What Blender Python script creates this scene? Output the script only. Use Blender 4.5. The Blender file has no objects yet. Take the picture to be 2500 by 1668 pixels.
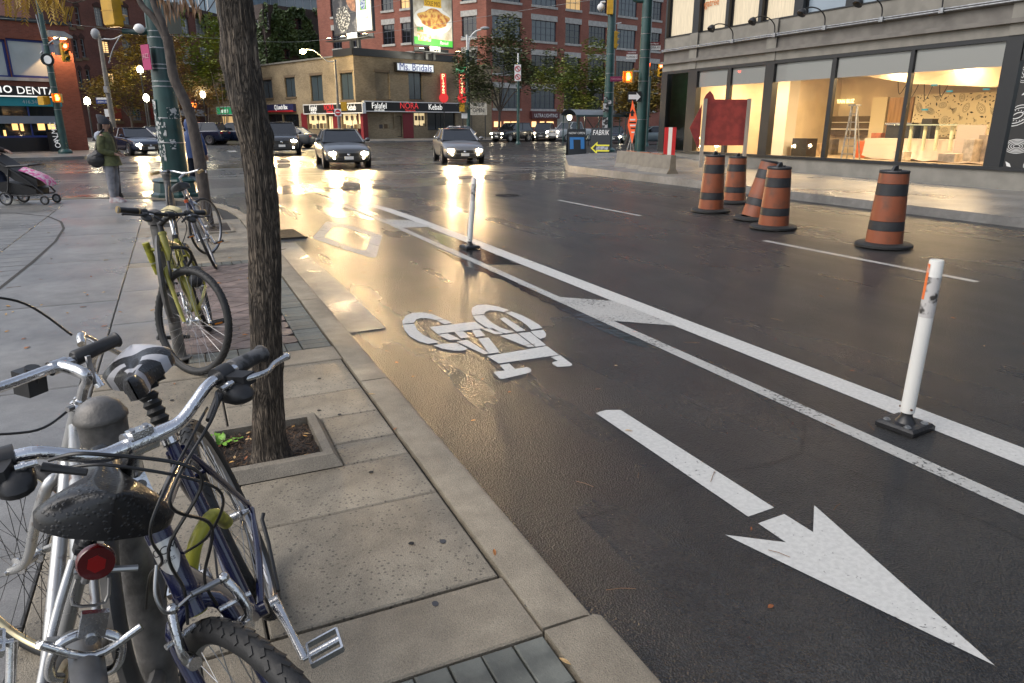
import bpy, bmesh, math, random
from mathutils import Vector, Matrix, noise
R = math.radians; PI = math.pi
V = Vector
rng = random.Random(7)
scene = bpy.context.scene
COL = scene.collection
# ---------------------------------------------------------------- camera, sky, sun, exposure
CAM_H = 1.65; PITCH = R(17.14); YAW = R(24.81); FPX = 1725.0
cam_d = bpy.data.cameras.new('camera'); cam = bpy.data.objects.new('camera', cam_d); COL.objects.link(cam)
cam_d.lens = 24.84; cam_d.sensor_width = 36.0; cam_d.clip_start = 0.05; cam_d.clip_end = 2000
cam.location = (0, 0, CAM_H); cam.rotation_euler = (PI/2 - PITCH, 0, -YAW)
scene.camera = cam
world = bpy.data.worlds.new('World'); scene.world = world; world.use_nodes = True
wn = world.node_tree; wn.nodes.clear()
w_out = wn.nodes.new('ShaderNodeOutputWorld'); w_bg = wn.nodes.new('ShaderNodeBackground')
w_sky = wn.nodes.new('ShaderNodeTexSky'); w_sky.sky_type = 'NISHITA'; w_sky.sun_disc = False
SUN_EL, SUN_AZ = R(46), R(-85)      # soft overcast light from the left
w_sky.sun_elevation = SUN_EL; w_sky.sun_rotation = SUN_AZ
w_sky.air_density = 1.0; w_sky.dust_density = 3.0; w_sky.ozone_density = 1.5
w_hsv = wn.nodes.new('ShaderNodeHueSaturation'); w_hsv.inputs['Saturation'].default_value = 0.58
wn.links.new(w_sky.outputs[0], w_hsv.inputs['Color']); wn.links.new(w_hsv.outputs[0], w_bg.inputs['Color'])
w_bg.inputs['Strength'].default_value = 0.1
wn.links.new(w_bg.outputs[0], w_out.inputs['Surface'])
sun_d = bpy.data.lights.new('sun', 'SUN'); sun = bpy.data.objects.new('sun', sun_d); COL.objects.link(sun)
sun_d.energy = 0.5; sun_d.angle = R(50); sun_d.color = (1.0, 0.95, 0.88)
sun.rotation_euler = (PI/2 - SUN_EL, 0, PI - SUN_AZ)
vs = scene.view_settings; vs.view_transform = 'Standard'; vs.look = 'None'; vs.exposure = 1.15; vs.gamma = 1.0
vs.use_curve_mapping = False
scene.cycles.max_bounces = 8; scene.cycles.glossy_bounces = 4; scene.cycles.transparent_max_bounces = 12
scene.cycles.sample_clamp_indirect = 6.0; scene.cycles.caustics_reflective = False; scene.cycles.caustics_refractive = False
# ---------------------------------------------------------------- pixel -> direction helpers (2500 x 1668 photo pixels)
_cp, _sp, _cy, _sy = math.cos(PITCH), math.sin(PITCH), math.cos(YAW), math.sin(YAW)
FW = V((_sy*_cp, _cy*_cp, -_sp)); RT = V((_cy, -_sy, 0)); UPV = RT.cross(FW); HF = V((_sy, _cy, 0)); CAMP = V((0, 0, CAM_H))
def ray(x, y): return FW*FPX + RT*(x-1250) - UPV*(y-834)
def gp(x, y, z=0.0):
    d = ray(x, y); return CAMP + d*((z-CAM_H)/d.z)
def pd(x, y, D):                     # point at forward distance D
    d = ray(x, y); return CAMP + d*(D/d.dot(HF))
def ground(x, D, z=0.0):             # ground point under pixel column x at forward distance D
    p = pd(x, 302, D); return V((p.x, p.y, z))
# ---------------------------------------------------------------- mesh builder
def frame_of(d):
    d = d.normalized(); a = V((0, 0, 1)) if abs(d.z) < .9 else V((1, 0, 0))
    u = d.cross(a).normalized(); return u, d.cross(u).normalized()
class MB:
    def __init__(s, m=None): s.v = []; s.f = []; s.i = []; s.mi = 0; s.m = m
    def add(s, pts):
        n = len(s.v)
        for p in pts:
            p = V(p); s.v.append(s.m @ p if s.m is not None else p)
        return n
    def face(s, idx): s.f.append(tuple(idx)); s.i.append(s.mi)
    def poly(s, pts):
        n = s.add(pts); s.face(range(n, n+len(pts))); return s
    def box(s, c, d, rot=None):
        x, y, z = d[0]/2, d[1]/2, d[2]/2; c = V(c)
        q = [V((a*x, b*y, e*z)) for e in (-1, 1) for b in (-1, 1) for a in (-1, 1)]
        if rot is not None: q = [rot @ p for p in q]
        n = s.add([c+p for p in q])
        for f in ((0,2,3,1),(4,5,7,6),(0,1,5,4),(2,6,7,3),(0,4,6,2),(1,3,7,5)): s.face([n+k for k in f])
        return s
    def cbox(s, c, d, ch, rot=None):     # box with its upper edges chamfered
        x, y, z = d[0]/2, d[1]/2, d[2]/2; c = V(c)
        q = [V((a*x, b*y, -z)) for a, b in ((-1,-1),(1,-1),(1,1),(-1,1))]
        q += [V((a*x, b*y, z-ch)) for a, b in ((-1,-1),(1,-1),(1,1),(-1,1))]
        q += [V((a*(x-ch), b*(y-ch), z)) for a, b in ((-1,-1),(1,-1),(1,1),(-1,1))]
        if rot is not None: q = [rot @ p for p in q]
        n = s.add([c+p for p in q])
        for k in range(4):
            j = (k+1) % 4
            s.face((n+k, n+j, n+4+j, n+4+k)); s.face((n+4+k, n+4+j, n+8+j, n+8+k))
        s.face((n+8, n+9, n+10, n+11)); s.face((n+3, n+2, n+1, n)); return s
    def tube(s, pts, r, n=8, closed=False, caps=True, sq=None):
        pts = [V(p) for p in pts]; N = len(pts)
        rs = r if isinstance(r, (list, tuple)) else [r]*N
        u = None; rings = []
        for k in range(N):
            if closed: t = pts[(k+1) % N]-pts[k-1]
            else: t = pts[min(k+1, N-1)]-pts[max(k-1, 0)]
            if t.length < 1e-9: t = V((0, 0, 1))
            t.normalize()
            if u is None: u, w = frame_of(t)
            else:
                u = u - t*u.dot(t)
                if u.length < 1e-6: u, w = frame_of(t)
                u.normalize(); w = t.cross(u)
            rings.append(s.add([pts[k] + (u*math.cos(2*PI*j/n) + w*math.sin(2*PI*j/n))*rs[k] for j in range(n)]))
        for k in range(N if closed else N-1):
            a, b = rings[k], rings[(k+1) % N]
            for j in range(n): s.face((a+j, a+(j+1) % n, b+(j+1) % n, b+j))
        if caps and not closed:
            s.face([rings[0]+j for j in range(n-1, -1, -1)]); s.face([rings[-1]+j for j in range(n)])
        return s
    def cyl(s, a, b, r, r2=None, n=12, caps=True): return s.tube([a, b], [r, r if r2 is None else r2], n, caps=caps)
    def lathe(s, prof, n=24, m=None, caps=False):
        rings = []
        for r, z in prof:
            q = [V((r*math.cos(2*PI*j/n), r*math.sin(2*PI*j/n), z)) for j in range(n)]
            if m is not None: q = [m @ p for p in q]
            rings.append(s.add(q))
        for a, b in zip(rings, rings[1:]):
            for j in range(n): s.face((a+j, a+(j+1) % n, b+(j+1) % n, b+j))
        if caps:
            s.face([rings[0]+j for j in range(n-1, -1, -1)]); s.face([rings[-1]+j for j in range(n)])
        return s
    def torus(s, c, Rr, r, n=48, m=8, M=None, sc=(1, 1)):      # ring about local y axis (x-z plane)
        c = V(c); rings = []
        for k in range(n):
            a = 2*PI*k/n; q = []
            for j in range(m):
                b = 2*PI*j/m; rr = Rr + r*sc[0]*math.cos(b)
                p = V((rr*math.cos(a), r*sc[1]*math.sin(b), rr*math.sin(a)))
                q.append(c + (M @ p if M is not None else p))
            rings.append(s.add(q))
        for k in range(n):
            a, b = rings[k], rings[(k+1) % n]
            for j in range(m): s.face((a+j, a+(j+1) % m, b+(j+1) % m, b+j))
        return s
    def sph(s, c, r, n=12, m=8, M=None):
        c = V(c); r = V((r, r, r)) if isinstance(r, (int, float)) else V(r); rings = []
        for k in range(1, m):
            t = PI*k/m
            q = [V((r.x*math.sin(t)*math.cos(2*PI*j/n), r.y*math.sin(t)*math.sin(2*PI*j/n), r.z*math.cos(t))) for j in range(n)]
            rings.append(s.add([c + (M @ p if M is not None else p) for p in q]))
        t0 = V((0, 0, r.z)); t1 = -t0
        if M is not None: t0 = M @ t0; t1 = M @ t1
        a0 = s.add([c+t0]); a1 = s.add([c+t1])
        for a, b in zip(rings, rings[1:]):
            for j in range(n): s.face((a+j, b+j, b+(j+1) % n, a+(j+1) % n))
        for j in range(n):
            s.face((a0, rings[0]+j, rings[0]+(j+1) % n)); s.face((a1, rings[-1]+(j+1) % n, rings[-1]+j))
        return s
    def loft(s, secs, closed=True, caps=True):
        rings = [s.add(q) for q in secs]; n = len(secs[0])
        for a, b in zip(rings, rings[1:]):
            for j in range(n if closed else n-1): s.face((a+j, a+(j+1) % n, b+(j+1) % n, b+j))
        if caps and closed:
            s.face([rings[0]+j for j in range(n-1, -1, -1)]); s.face([rings[-1]+j for j in range(n)])
        return s
    def prism(s, poly, h, m=None):        # polygon in local xy, extruded 0..h in z
        n = len(poly); q = [V((p[0], p[1], 0)) for p in poly] + [V((p[0], p[1], h)) for p in poly]
        if m is not None: q = [m @ p for p in q]
        a = s.add(q)
        s.face([a+k for k in range(n-1, -1, -1)]); s.face([a+n+k for k in range(n)])
        for k in range(n): s.face((a+k, a+(k+1) % n, a+n+(k+1) % n, a+n+k))
        return s
    def mesh(s, name, mats, smooth=None):
        me = bpy.data.meshes.new(name); me.from_pydata([tuple(p) for p in s.v], [], s.f)
        for m in (mats if isinstance(mats, (list, tuple)) else [mats]): me.materials.append(m)
        if any(s.i): me.polygons.foreach_set('material_index', s.i)
        if smooth:
            me.polygons.foreach_set('use_smooth', [True]*len(me.polygons)); me.update()
            me.set_sharp_from_angle(angle=R(smooth))
        me.update(); return me
    def build(s, name, mats, parent=None, smooth=None, wld=False):
        return link(name, s.mesh(name, mats, smooth), parent, wld)
def link(name, me, parent=None, wld=False):
    o = bpy.data.objects.new(name, me); COL.objects.link(o)
    if parent is not None:
        o.parent = parent
        if wld:
            b = parent.matrix_basis.copy()
            if parent.parent is not None: b = parent.parent.matrix_basis @ parent.matrix_parent_inverse @ b
            o.matrix_parent_inverse = b.inverted()
    return o
def thing(name, label, cat, loc=(0, 0, 0), rz=0.0, group=None, mat=None):
    o = bpy.data.objects.new(name, None); COL.objects.link(o); o.empty_display_size = .1
    if mat is not None: o.matrix_basis = mat
    else: o.location = loc; o.rotation_euler = (0, 0, rz)
    return tag(o, label, cat, group)
def tag(o, label, cat, group=None):
    o['label'] = label; o['category'] = cat
    if group: o['group'] = group
    return o
def struct(o): o['kind'] = 'structure'; return o
def stuff(o): o['kind'] = 'stuff'; return o
def text(s, size, mat, parent, loc, rot=(PI/2, 0, 0), ext=.004, name='lettering', align='CENTER', sx=1.0, wld=False, shear=0.0, spacing=1.0):
    c = bpy.data.curves.new('t', 'FONT'); c.body = s; c.size = size; c.align_x = align; c.align_y = 'CENTER'; c.extrude = ext
    c.resolution_u = 3; c.shear = shear; c.space_character = spacing
    t = bpy.data.objects.new('t', c); me = bpy.data.meshes.new_from_object(t)
    bpy.data.objects.remove(t); bpy.data.curves.remove(c)
    me.name = name; me.materials.clear(); me.materials.append(mat)
    o = link(name, me, parent, wld); o.location = loc; o.rotation_euler = rot; o.scale = (sx, 1, 1); return o
def rotm(ax, a): return Matrix.Rotation(a, 4, V(ax))
def trs(loc, rz=0.0): return Matrix.Translation(V(loc)) @ Matrix.Rotation(rz, 4, 'Z')
# ---------------------------------------------------------------- materials
MC = {}
def mat(name, col, rough=.6, metal=0.0, var=0.0, vs=4.0, bump=0.0, bs=60.0, coat=0.0, col2=None, cs=(.4, .6), rvar=0.0, rnd=0.0, spec=.5,
        emit=None, es=0.0, trans=0.0, bdist=.01, detail=6.0, stretch=None, drops=0.0, dstr=.22):
    if name in MC: return MC[name]
    m = bpy.data.materials.new(name); m.use_nodes = True; nt = m.node_tree; b = nt.nodes['Principled BSDF']; N = nt.nodes.new; L = nt.links.new
    b.inputs['Roughness'].default_value = rough; b.inputs['Metallic'].default_value = metal
    b.inputs['Specular IOR Level'].default_value = spec; b.inputs['Coat Weight'].default_value = coat; b.inputs['Coat Roughness'].default_value = .08
    b.inputs['Transmission Weight'].default_value = trans
    c4 = (*col, 1); b.inputs['Base Color'].default_value = c4
    tc = N('ShaderNodeTexCoord'); src = tc.outputs['Object']
    if stretch:
        mp = N('ShaderNodeMapping'); mp.inputs['Scale'].default_value = stretch; L(src, mp.inputs[0]); src = mp.outputs[0]
    out = None
    if col2 is not None or var:
        nz = N('ShaderNodeTexNoise'); nz.inputs['Scale'].default_value = vs; nz.inputs['Detail'].default_value = detail; L(src, nz.inputs['Vector'])
        rp = N('ShaderNodeValToRGB'); rp.color_ramp.elements[0].position = cs[0]; rp.color_ramp.elements[1].position = cs[1]
        if col2 is None:
            rp.color_ramp.elements[0].color = (*[max(0, x*(1-var)) for x in col], 1); rp.color_ramp.elements[1].color = (*[min(1, x*(1+var)) for x in col], 1)
        else: rp.color_ramp.elements[0].color = c4; rp.color_ramp.elements[1].color = (*col2, 1)
        L(nz.outputs[0], rp.inputs[0]); out = rp.outputs[0]
    if rnd:
        oi = N('ShaderNodeObjectInfo'); h = N('ShaderNodeHueSaturation'); mr = N('ShaderNodeMapRange')
        mr.inputs[3].default_value = 1-rnd; mr.inputs[4].default_value = 1+rnd; L(oi.outputs['Random'], mr.inputs[0]); L(mr.outputs[0], h.inputs['Value'])
        if out is not None: L(out, h.inputs['Color'])
        else: h.inputs['Color'].default_value = c4
        out = h.outputs[0]
    if out is not None: L(out, b.inputs['Base Color'])
    if rvar:
        n2 = N('ShaderNodeTexNoise'); n2.inputs['Scale'].default_value = vs*.7; n2.inputs['Detail'].default_value = 4; L(src, n2.inputs['Vector'])
        mr = N('ShaderNodeMapRange'); mr.inputs[1].default_value = .35; mr.inputs[2].default_value = .65
        mr.inputs[3].default_value = max(.03, rough-rvar); mr.inputs[4].default_value = rough+rvar; L(n2.outputs[0], mr.inputs[0]); L(mr.outputs[0], b.inputs['Roughness'])
    last = None
    if bump:
        n3 = N('ShaderNodeTexNoise'); n3.inputs['Scale'].default_value = bs; n3.inputs['Detail'].default_value = 4; L(src, n3.inputs['Vector'])
        bp = N('ShaderNodeBump'); bp.inputs['Strength'].default_value = bump; bp.inputs['Distance'].default_value = bdist
        L(n3.outputs[0], bp.inputs['Height']); last = bp.outputs[0]
    if drops:                             # rain drops standing on the surface
        vo = N('ShaderNodeTexVoronoi'); vo.inputs['Scale'].default_value = drops; L(tc.outputs['Object'], vo.inputs['Vector'])
        r2 = N('ShaderNodeValToRGB'); r2.color_ramp.elements[0].position = .18; r2.color_ramp.elements[0].color = (1, 1, 1, 1)
        r2.color_ramp.elements[1].position = .4; r2.color_ramp.elements[1].color = (0, 0, 0, 1); L(vo.outputs['Distance'], r2.inputs[0])
        bp = N('ShaderNodeBump'); bp.inputs['Strength'].default_value = dstr; bp.inputs['Distance'].default_value = .0015
        L(r2.outputs[0], bp.inputs['Height'])
        if last is not None: L(last, bp.inputs['Normal'])
        last = bp.outputs[0]
    if last is not None: L(last, b.inputs['Normal'])
    if emit is not None:
        b.inputs['Emission Color'].default_value = (*emit, 1); b.inputs['Emission Strength'].default_value = es
    MC[name] = m; return m
def glow(name, col, s): return mat(name, col, .5, emit=col, es=s)
def brickmat(name, c1, c2, mortar, sx=4.6, rough=.85, off=(0, 0, 0), dirt=.35):     # brick courses too fine to build at this distance
    m = bpy.data.materials.new(name); m.use_nodes = True; nt = m.node_tree; b = nt.nodes['Principled BSDF']; N = nt.nodes.new; L = nt.links.new
    tc = N('ShaderNodeTexCoord'); sp = N('ShaderNodeSeparateXYZ'); L(tc.outputs['Object'], sp.inputs[0])
    ad = N('ShaderNodeMath'); L(sp.outputs[0], ad.inputs[0]); L(sp.outputs[1], ad.inputs[1])
    cb = N('ShaderNodeCombineXYZ'); L(ad.outputs[0], cb.inputs[0]); L(sp.outputs[2], cb.inputs[1])
    br = N('ShaderNodeTexBrick'); br.inputs['Scale'].default_value = sx; br.inputs['Color1'].default_value = (*c1, 1); br.inputs['Color2'].default_value = (*c2, 1)
    br.inputs['Mortar'].default_value = (*mortar, 1); br.inputs['Mortar Size'].default_value = .015; br.inputs['Brick Width'].default_value = 1.0; br.inputs['Row Height'].default_value = .34
    L(cb.outputs[0], br.inputs['Vector'])
    nz = N('ShaderNodeTexNoise'); nz.inputs['Scale'].default_value = .35; nz.inputs['Detail'].default_value = 8; L(tc.outputs['Object'], nz.inputs['Vector'])
    rp = N('ShaderNodeValToRGB'); rp.color_ramp.elements[0].position = .35; rp.color_ramp.elements[0].color = (1-dirt,)*3+(1,); rp.color_ramp.elements[1].position = .6; rp.color_ramp.elements[1].color = (1, 1, 1, 1)
    L(nz.outputs[0], rp.inputs[0]); mx = N('ShaderNodeMix'); mx.data_type = 'RGBA'; mx.blend_type = 'MULTIPLY'; mx.inputs[0].default_value = 1
    L(br.outputs[0], mx.inputs[6]); L(rp.outputs[0], mx.inputs[7]); L(mx.outputs[2], b.inputs['Base Color'])
    b.inputs['Roughness'].default_value = rough
    bp = N('ShaderNodeBump'); bp.inputs['Strength'].default_value = .5; bp.inputs['Distance'].default_value = .01; L(br.outputs['Fac'], bp.inputs['Height']); bp.invert = True
    L(bp.outputs[0], b.inputs['Normal']); return m
def glassmat(name='window_glass', tint=(.93, .96, .95)):
    m = bpy.data.materials.new(name); m.use_nodes = True; nt = m.node_tree; nt.nodes.clear(); N = nt.nodes.new; L = nt.links.new
    o = N('ShaderNodeOutputMaterial'); mx = N('ShaderNodeMixShader'); tr = N('ShaderNodeBsdfTransparent'); gl = N('ShaderNodeBsdfGlossy'); fr = N('ShaderNodeFresnel')
    fr.inputs[0].default_value = 1.5; gl.inputs['Roughness'].default_value = .02; tr.inputs[0].default_value = (*tint, 1)
    L(fr.outputs[0], mx.inputs[0]); L(tr.outputs[0], mx.inputs[1]); L(gl.outputs[0], mx.inputs[2]); L(mx.outputs[0], o.inputs[0]); return m
def wetmat(name, c1, c2, rough_lo, rough_hi, puddle, grain, gs, gd=.004, speck=None, crack=False, agg=False):
    """ground material: mottled colour, aggregate relief, wet film whose gloss varies from damp to standing water"""
    m = bpy.data.materials.new(name); m.use_nodes = True; nt = m.node_tree; b = nt.nodes['Principled BSDF']; N = nt.nodes.new; L = nt.links.new
    tc = N('ShaderNodeTexCoord'); co = tc.outputs['Object']
    def nz(sc, d=5, dist=0.0):
        n = N('ShaderNodeTexNoise'); n.inputs['Scale'].default_value = sc; n.inputs['Detail'].default_value = d; n.inputs['Distortion'].default_value = dist; L(co, n.inputs['Vector']); return n.outputs[0]
    def ramp(src, a, b_, c0, c1_):
        r = N('ShaderNodeValToRGB'); r.color_ramp.elements[0].position = a; r.color_ramp.elements[1].position = b_
        r.color_ramp.elements[0].color = (*c0, 1); r.color_ramp.elements[1].color = (*c1_, 1); L(src, r.inputs[0]); return r.outputs[0]
    def mul(a, b_, f=1.0):
        x = N('ShaderNodeMix'); x.data_type = 'RGBA'; x.blend_type = 'MULTIPLY'; x.inputs[0].default_value = f; L(a, x.inputs[6]); L(b_, x.inputs[7]); return x.outputs[2]
    base = ramp(nz(1.3, 8), .35, .65, c1, c2)
    base = mul(base, ramp(nz(170, 5), .3, .7, (.78, .78, .78), (1.2, 1.2, 1.2)))
    base = mul(base, ramp(nz(11, 6), .35, .65, (.86, .86, .86), (1.08, 1.08, 1.08)))
    if speck:
        vo = N('ShaderNodeTexVoronoi'); vo.inputs['Scale'].default_value = speck[0]; L(co, vo.inputs['Vector'])
        msk = ramp(nz(3, 4), .36, .55, (1, 1, 1), (0, 0, 0)) ; pit = ramp(vo.outputs['Distance'], .2, .27, (.42, .42, .44), (1, 1, 1))
        x = N('ShaderNodeMix'); x.data_type = 'RGBA'; x.blend_type = 'LIGHTEN'; x.inputs[0].default_value = 1; L(pit, x.inputs[6]); L(msk, x.inputs[7])
        base = mul(base, x.outputs[2])
    if crack:
        vo = N('ShaderNodeTexVoronoi'); vo.feature = 'DISTANCE_TO_EDGE'; vo.inputs['Scale'].default_value = .33
        dn = N('ShaderNodeTexNoise'); dn.inputs['Scale'].default_value = 2.2; dn.inputs['Detail'].default_value = 6; L(co, dn.inputs['Vector'])
        ad = N('ShaderNodeMixRGB'); ad.inputs[0].default_value = .12; L(co, ad.inputs[1]); L(dn.outputs['Color'], ad.inputs[2]); L(ad.outputs[0], vo.inputs['Vector'])
        base = mul(base, ramp(vo.outputs['Distance'], .0006, .0022, (.35, .35, .35), (1, 1, 1)))
    if agg:
        va = N('ShaderNodeTexVoronoi'); va.inputs['Scale'].default_value = 150; L(co, va.inputs['Vector'])
        base = mul(base, ramp(va.outputs['Color'], .1, .95, (.45, .45, .45), (1.9, 1.85, 1.75)))
    L(base, b.inputs['Base Color'])
    mr = N('ShaderNodeMapRange'); mr.inputs[1].default_value = puddle[0]; mr.inputs[2].default_value = puddle[1]; mr.inputs[3].default_value = rough_lo; mr.inputs[4].default_value = rough_hi
    wet = nz(puddle[2], 6, .4)
    if agg:                                  # tyre tracks polish and darken lanes lengthwise
        mp = N('ShaderNodeMapping'); mp.inputs['Scale'].default_value = (1.5, .09, 1); L(co, mp.inputs[0]); ns = N('ShaderNodeTexNoise'); ns.inputs['Scale'].default_value = 1.0; ns.inputs['Detail'].default_value = 6; L(mp.outputs[0], ns.inputs['Vector'])
        av = N('ShaderNodeMix'); av.data_type = 'FLOAT'; av.inputs[0].default_value = .55; L(wet, av.inputs[2]); L(ns.outputs[0], av.inputs[3]); wet = av.outputs[0]
    L(wet, mr.inputs[0]); L(mr.outputs[0], b.inputs['Roughness'])
    b1 = N('ShaderNodeBump'); b1.inputs['Distance'].default_value = gd
    vo2 = N('ShaderNodeTexVoronoi'); vo2.inputs['Scale'].default_value = gs; L(co, vo2.inputs['Vector']); L(vo2.outputs['Distance'], b1.inputs['Height'])
    ms = N('ShaderNodeMapRange'); ms.inputs[1].default_value = puddle[0]-.02; ms.inputs[2].default_value = puddle[1]; ms.inputs[3].default_value = grain*.55; ms.inputs[4].default_value = grain; L(wet, ms.inputs[0]); L(ms.outputs[0], b1.inputs['Strength'])
    b2 = N('ShaderNodeBump'); b2.inputs['Distance'].default_value = .02; b2.inputs['Strength'].default_value = .12; L(nz(2.0, 5), b2.inputs['Height']); L(b2.outputs[0], b1.inputs['Normal'])
    L(b1.outputs[0], b.inputs['Normal']); b.inputs['Specular IOR Level'].default_value = .5
    return m
M_ASPH = wetmat('wet_asphalt', (.016, .0165, .0175), (.028, .028, .028), .2, .36, (.3, .62, .35), 1.0, 125, .006, crack=True, agg=True)
M_CONC = wetmat('damp_concrete', (.14, .137, .132), (.215, .21, .2), .22, .48, (.3, .65, .5), .5, 230, .002)
M_SLAB = wetmat('pitted_concrete', (.175, .15, .112), (.285, .248, .188), .32, .6, (.3, .55, 1.2), .6, 200, .003, speck=(46,))
M_KERB = wetmat('kerb_concrete', (.215, .182, .134), (.33, .283, .212), .4, .68, (.3, .5, 1.5), .7, 210, .003)
M_XWALK = wetmat('crosswalk_concrete', (.07, .068, .064), (.11, .105, .1), .08, .3, (.35, .6, .4), .5, 160, .002)
M_SETT = mat('grey_paver', (.125, .128, .11), .62, var=.25, vs=9, bump=.5, bs=220, bdist=.003, rnd=.18, rvar=.15)
M_REDP = mat('red_paver', (.15, .112, .098), .5, var=.25, vs=9, bump=.5, bs=220, bdist=.003, rnd=.2, rvar=.15)
M_JOINT = mat('joint_sand', (.035, .032, .028), .8, var=.3, vs=60, bump=.6, bs=300)
def paintmat(name, c, wear):
    m = mat(name, c, .42, var=.07, vs=45, bump=.4, bs=240, bdist=.003, rvar=.12); nt = m.node_tree; N = nt.nodes.new; L = nt.links.new; b = nt.nodes['Principled BSDF']; src = b.inputs['Base Color'].links[0].from_socket
    tc = N('ShaderNodeTexCoord'); n1 = N('ShaderNodeTexNoise'); n1.inputs['Scale'].default_value = 38; n1.inputs['Detail'].default_value = 9; n1.inputs['Roughness'].default_value = .72; L(tc.outputs['Object'], n1.inputs['Vector'])
    n2 = N('ShaderNodeTexNoise'); n2.inputs['Scale'].default_value = 2.2; n2.inputs['Detail'].default_value = 4; L(tc.outputs['Object'], n2.inputs['Vector']); ad = N('ShaderNodeMath'); ad.operation = 'MULTIPLY_ADD'; L(n2.outputs[0], ad.inputs[0]); ad.inputs[1].default_value = .35; L(n1.outputs[0], ad.inputs[2])
    r = N('ShaderNodeValToRGB'); r.color_ramp.elements[0].position = wear; r.color_ramp.elements[1].position = wear+.03; r.color_ramp.elements[0].color = (0, 0, 0, 1); r.color_ramp.elements[1].color = (1, 1, 1, 1); L(ad.outputs[0], r.inputs[0])
    mx = N('ShaderNodeMix'); mx.data_type = 'RGBA'; L(r.outputs[0], mx.inputs[0]); mx.inputs[7].default_value = (.05, .048, .045, 1); L(src, mx.inputs[6]); L(mx.outputs[2], b.inputs['Base Color']); return m
M_PAINT = paintmat('road_paint', (.5, .495, .465), .81)
M_PAINTW = paintmat('worn_road_paint', (.38, .375, .35), .745)
M_WATER = mat('puddle_water', (.012, .012, .012), .14, spec=.5, bump=.3, bs=9)
M_GREEN = mat('pole_green', (.012, .052, .048), .38, var=.2, vs=3, coat=.25)
M_GALV = mat('galvanised_steel', (.33, .34, .35), .42, .8, var=.15, vs=12)
M_ALU = mat('alloy', (.62, .62, .62), .2, 1.0, var=.08, vs=20, drops=210)
M_CHROME = mat('chrome', (.72, .72, .73), .09, 1.0, var=.06, vs=15, drops=210)
M_STEEL = mat('spoke_steel', (.4, .4, .4), .3, 1.0)
M_BLACK = mat('black_plastic', (.018, .018, .019), .42, var=.2, vs=30)
M_BLKWET = mat('wet_black_vinyl', (.009, .009, .01), .34, coat=.25, drops=120, dstr=.6)
M_RUBBER = mat('rubber', (.016, .016, .016), .6, var=.2, vs=20, bump=.3, bs=200, bdist=.002)
M_CABLE = mat('cable_black', (.012, .012, .012), .35)
M_WHITE = mat('white_paint', (.72, .72, .7), .45, var=.06, vs=8)
M_DARKMET = mat('dark_metal', (.03, .031, .033), .4, .3)
M_DGLASS = mat('dark_glass', (.012, .015, .018), .05, spec=.8)
M_BLUEGL = mat('bluish_glass', (.05, .07, .085), .06, spec=.9)
M_GLASS = glassmat()
M_SIGNW = mat('sign_white', (.78, .78, .76), .5)
M_SIGNK = mat('sign_black', (.012, .012, .012), .5)
M_SIGNR = mat('sign_red', (.5, .02, .025), .5)
M_CABIN = mat('car_cabin', (.01, .01, .011), .8)
# ================================================================ GROUND
SW = .13                                    # sidewalk height
b = MB(); b.poly([(-500, -80, 0), (600, -80, 0), (600, 900, 0), (-500, 900, 0)])
road = struct(b.build('road', M_ASPH))
def flat(pts, z, name, m, parent, smooth=None):
    q = MB(); q.poly([(p[0], p[1], z) for p in pts])
    # keep faces pointing up
    o = q.build(name, m, parent)
    if o.data.polygons[0].normal.z < 0: o.data.flip_normals()
    return o
def px(pts, o=(0, 0), s=1.0, z=0.0): return [gp(o[0]+x*s, o[1]+y*s, z) for x, y in pts]
def strip(path, w, z, name, m, parent):      # painted line along a path (x, y), width w
    q = MB(); n = len(path); L = []; Rr = []
    for k in range(n):
        t = V(path[min(k+1, n-1)]) - V(path[max(k-1, 0)]); t = V((t[0], t[1])).normalized(); nn = V((-t.y, t.x))
        p = V((path[k][0], path[k][1])); L.append(p+nn*w/2); Rr.append(p-nn*w/2)
    a = q.add([(p.x, p.y, z) for p in L]); c = q.add([(p.x, p.y, z) for p in Rr])
    for k in range(n-1): q.face((a+k, c+k, c+k+1, a+k+1))
    return q.build(name, m, parent)
# crosswalk concrete, then paint
flat([(0.9, 17.9), (13, 20.4), (13, 23.2), (.6, 20.6), (-2.5, 20.2), (-2.5, 18.4)], .0008, 'crosswalk_surface', M_XWALK, road)
strip([(3.255, -4), (3.255, 8), (3.23, 12), (3.05, 16.3)], .105, .0014, 'lane_line', M_PAINTW, road)
strip([(3.80, -4), (3.80, 12.5), (3.74, 14.2), (3.55, 15.6)], .215, .0014, 'lane_line', M_PAINT, road)
for y0 in (-1.6, 4.73, 11.1): strip([(7.78, y0), (7.74, y0+3.15)], .1, .0014, 'lane_dash', M_PAINTW, road)
Z4 = ((1300, 560), .5106)
flat(px([(135, 325), (385, 343), (450, 365), (690, 462), (380, 438), (300, 415)], *Z4), .002, 'buffer_hatch', M_PAINTW, road)
Z5 = ((650, 480), .3617)
flat(px([(800, 155), (960, 160), (1130, 205), (890, 212)], *Z5), .002, 'buffer_hatch', M_PAINTW, road)
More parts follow.
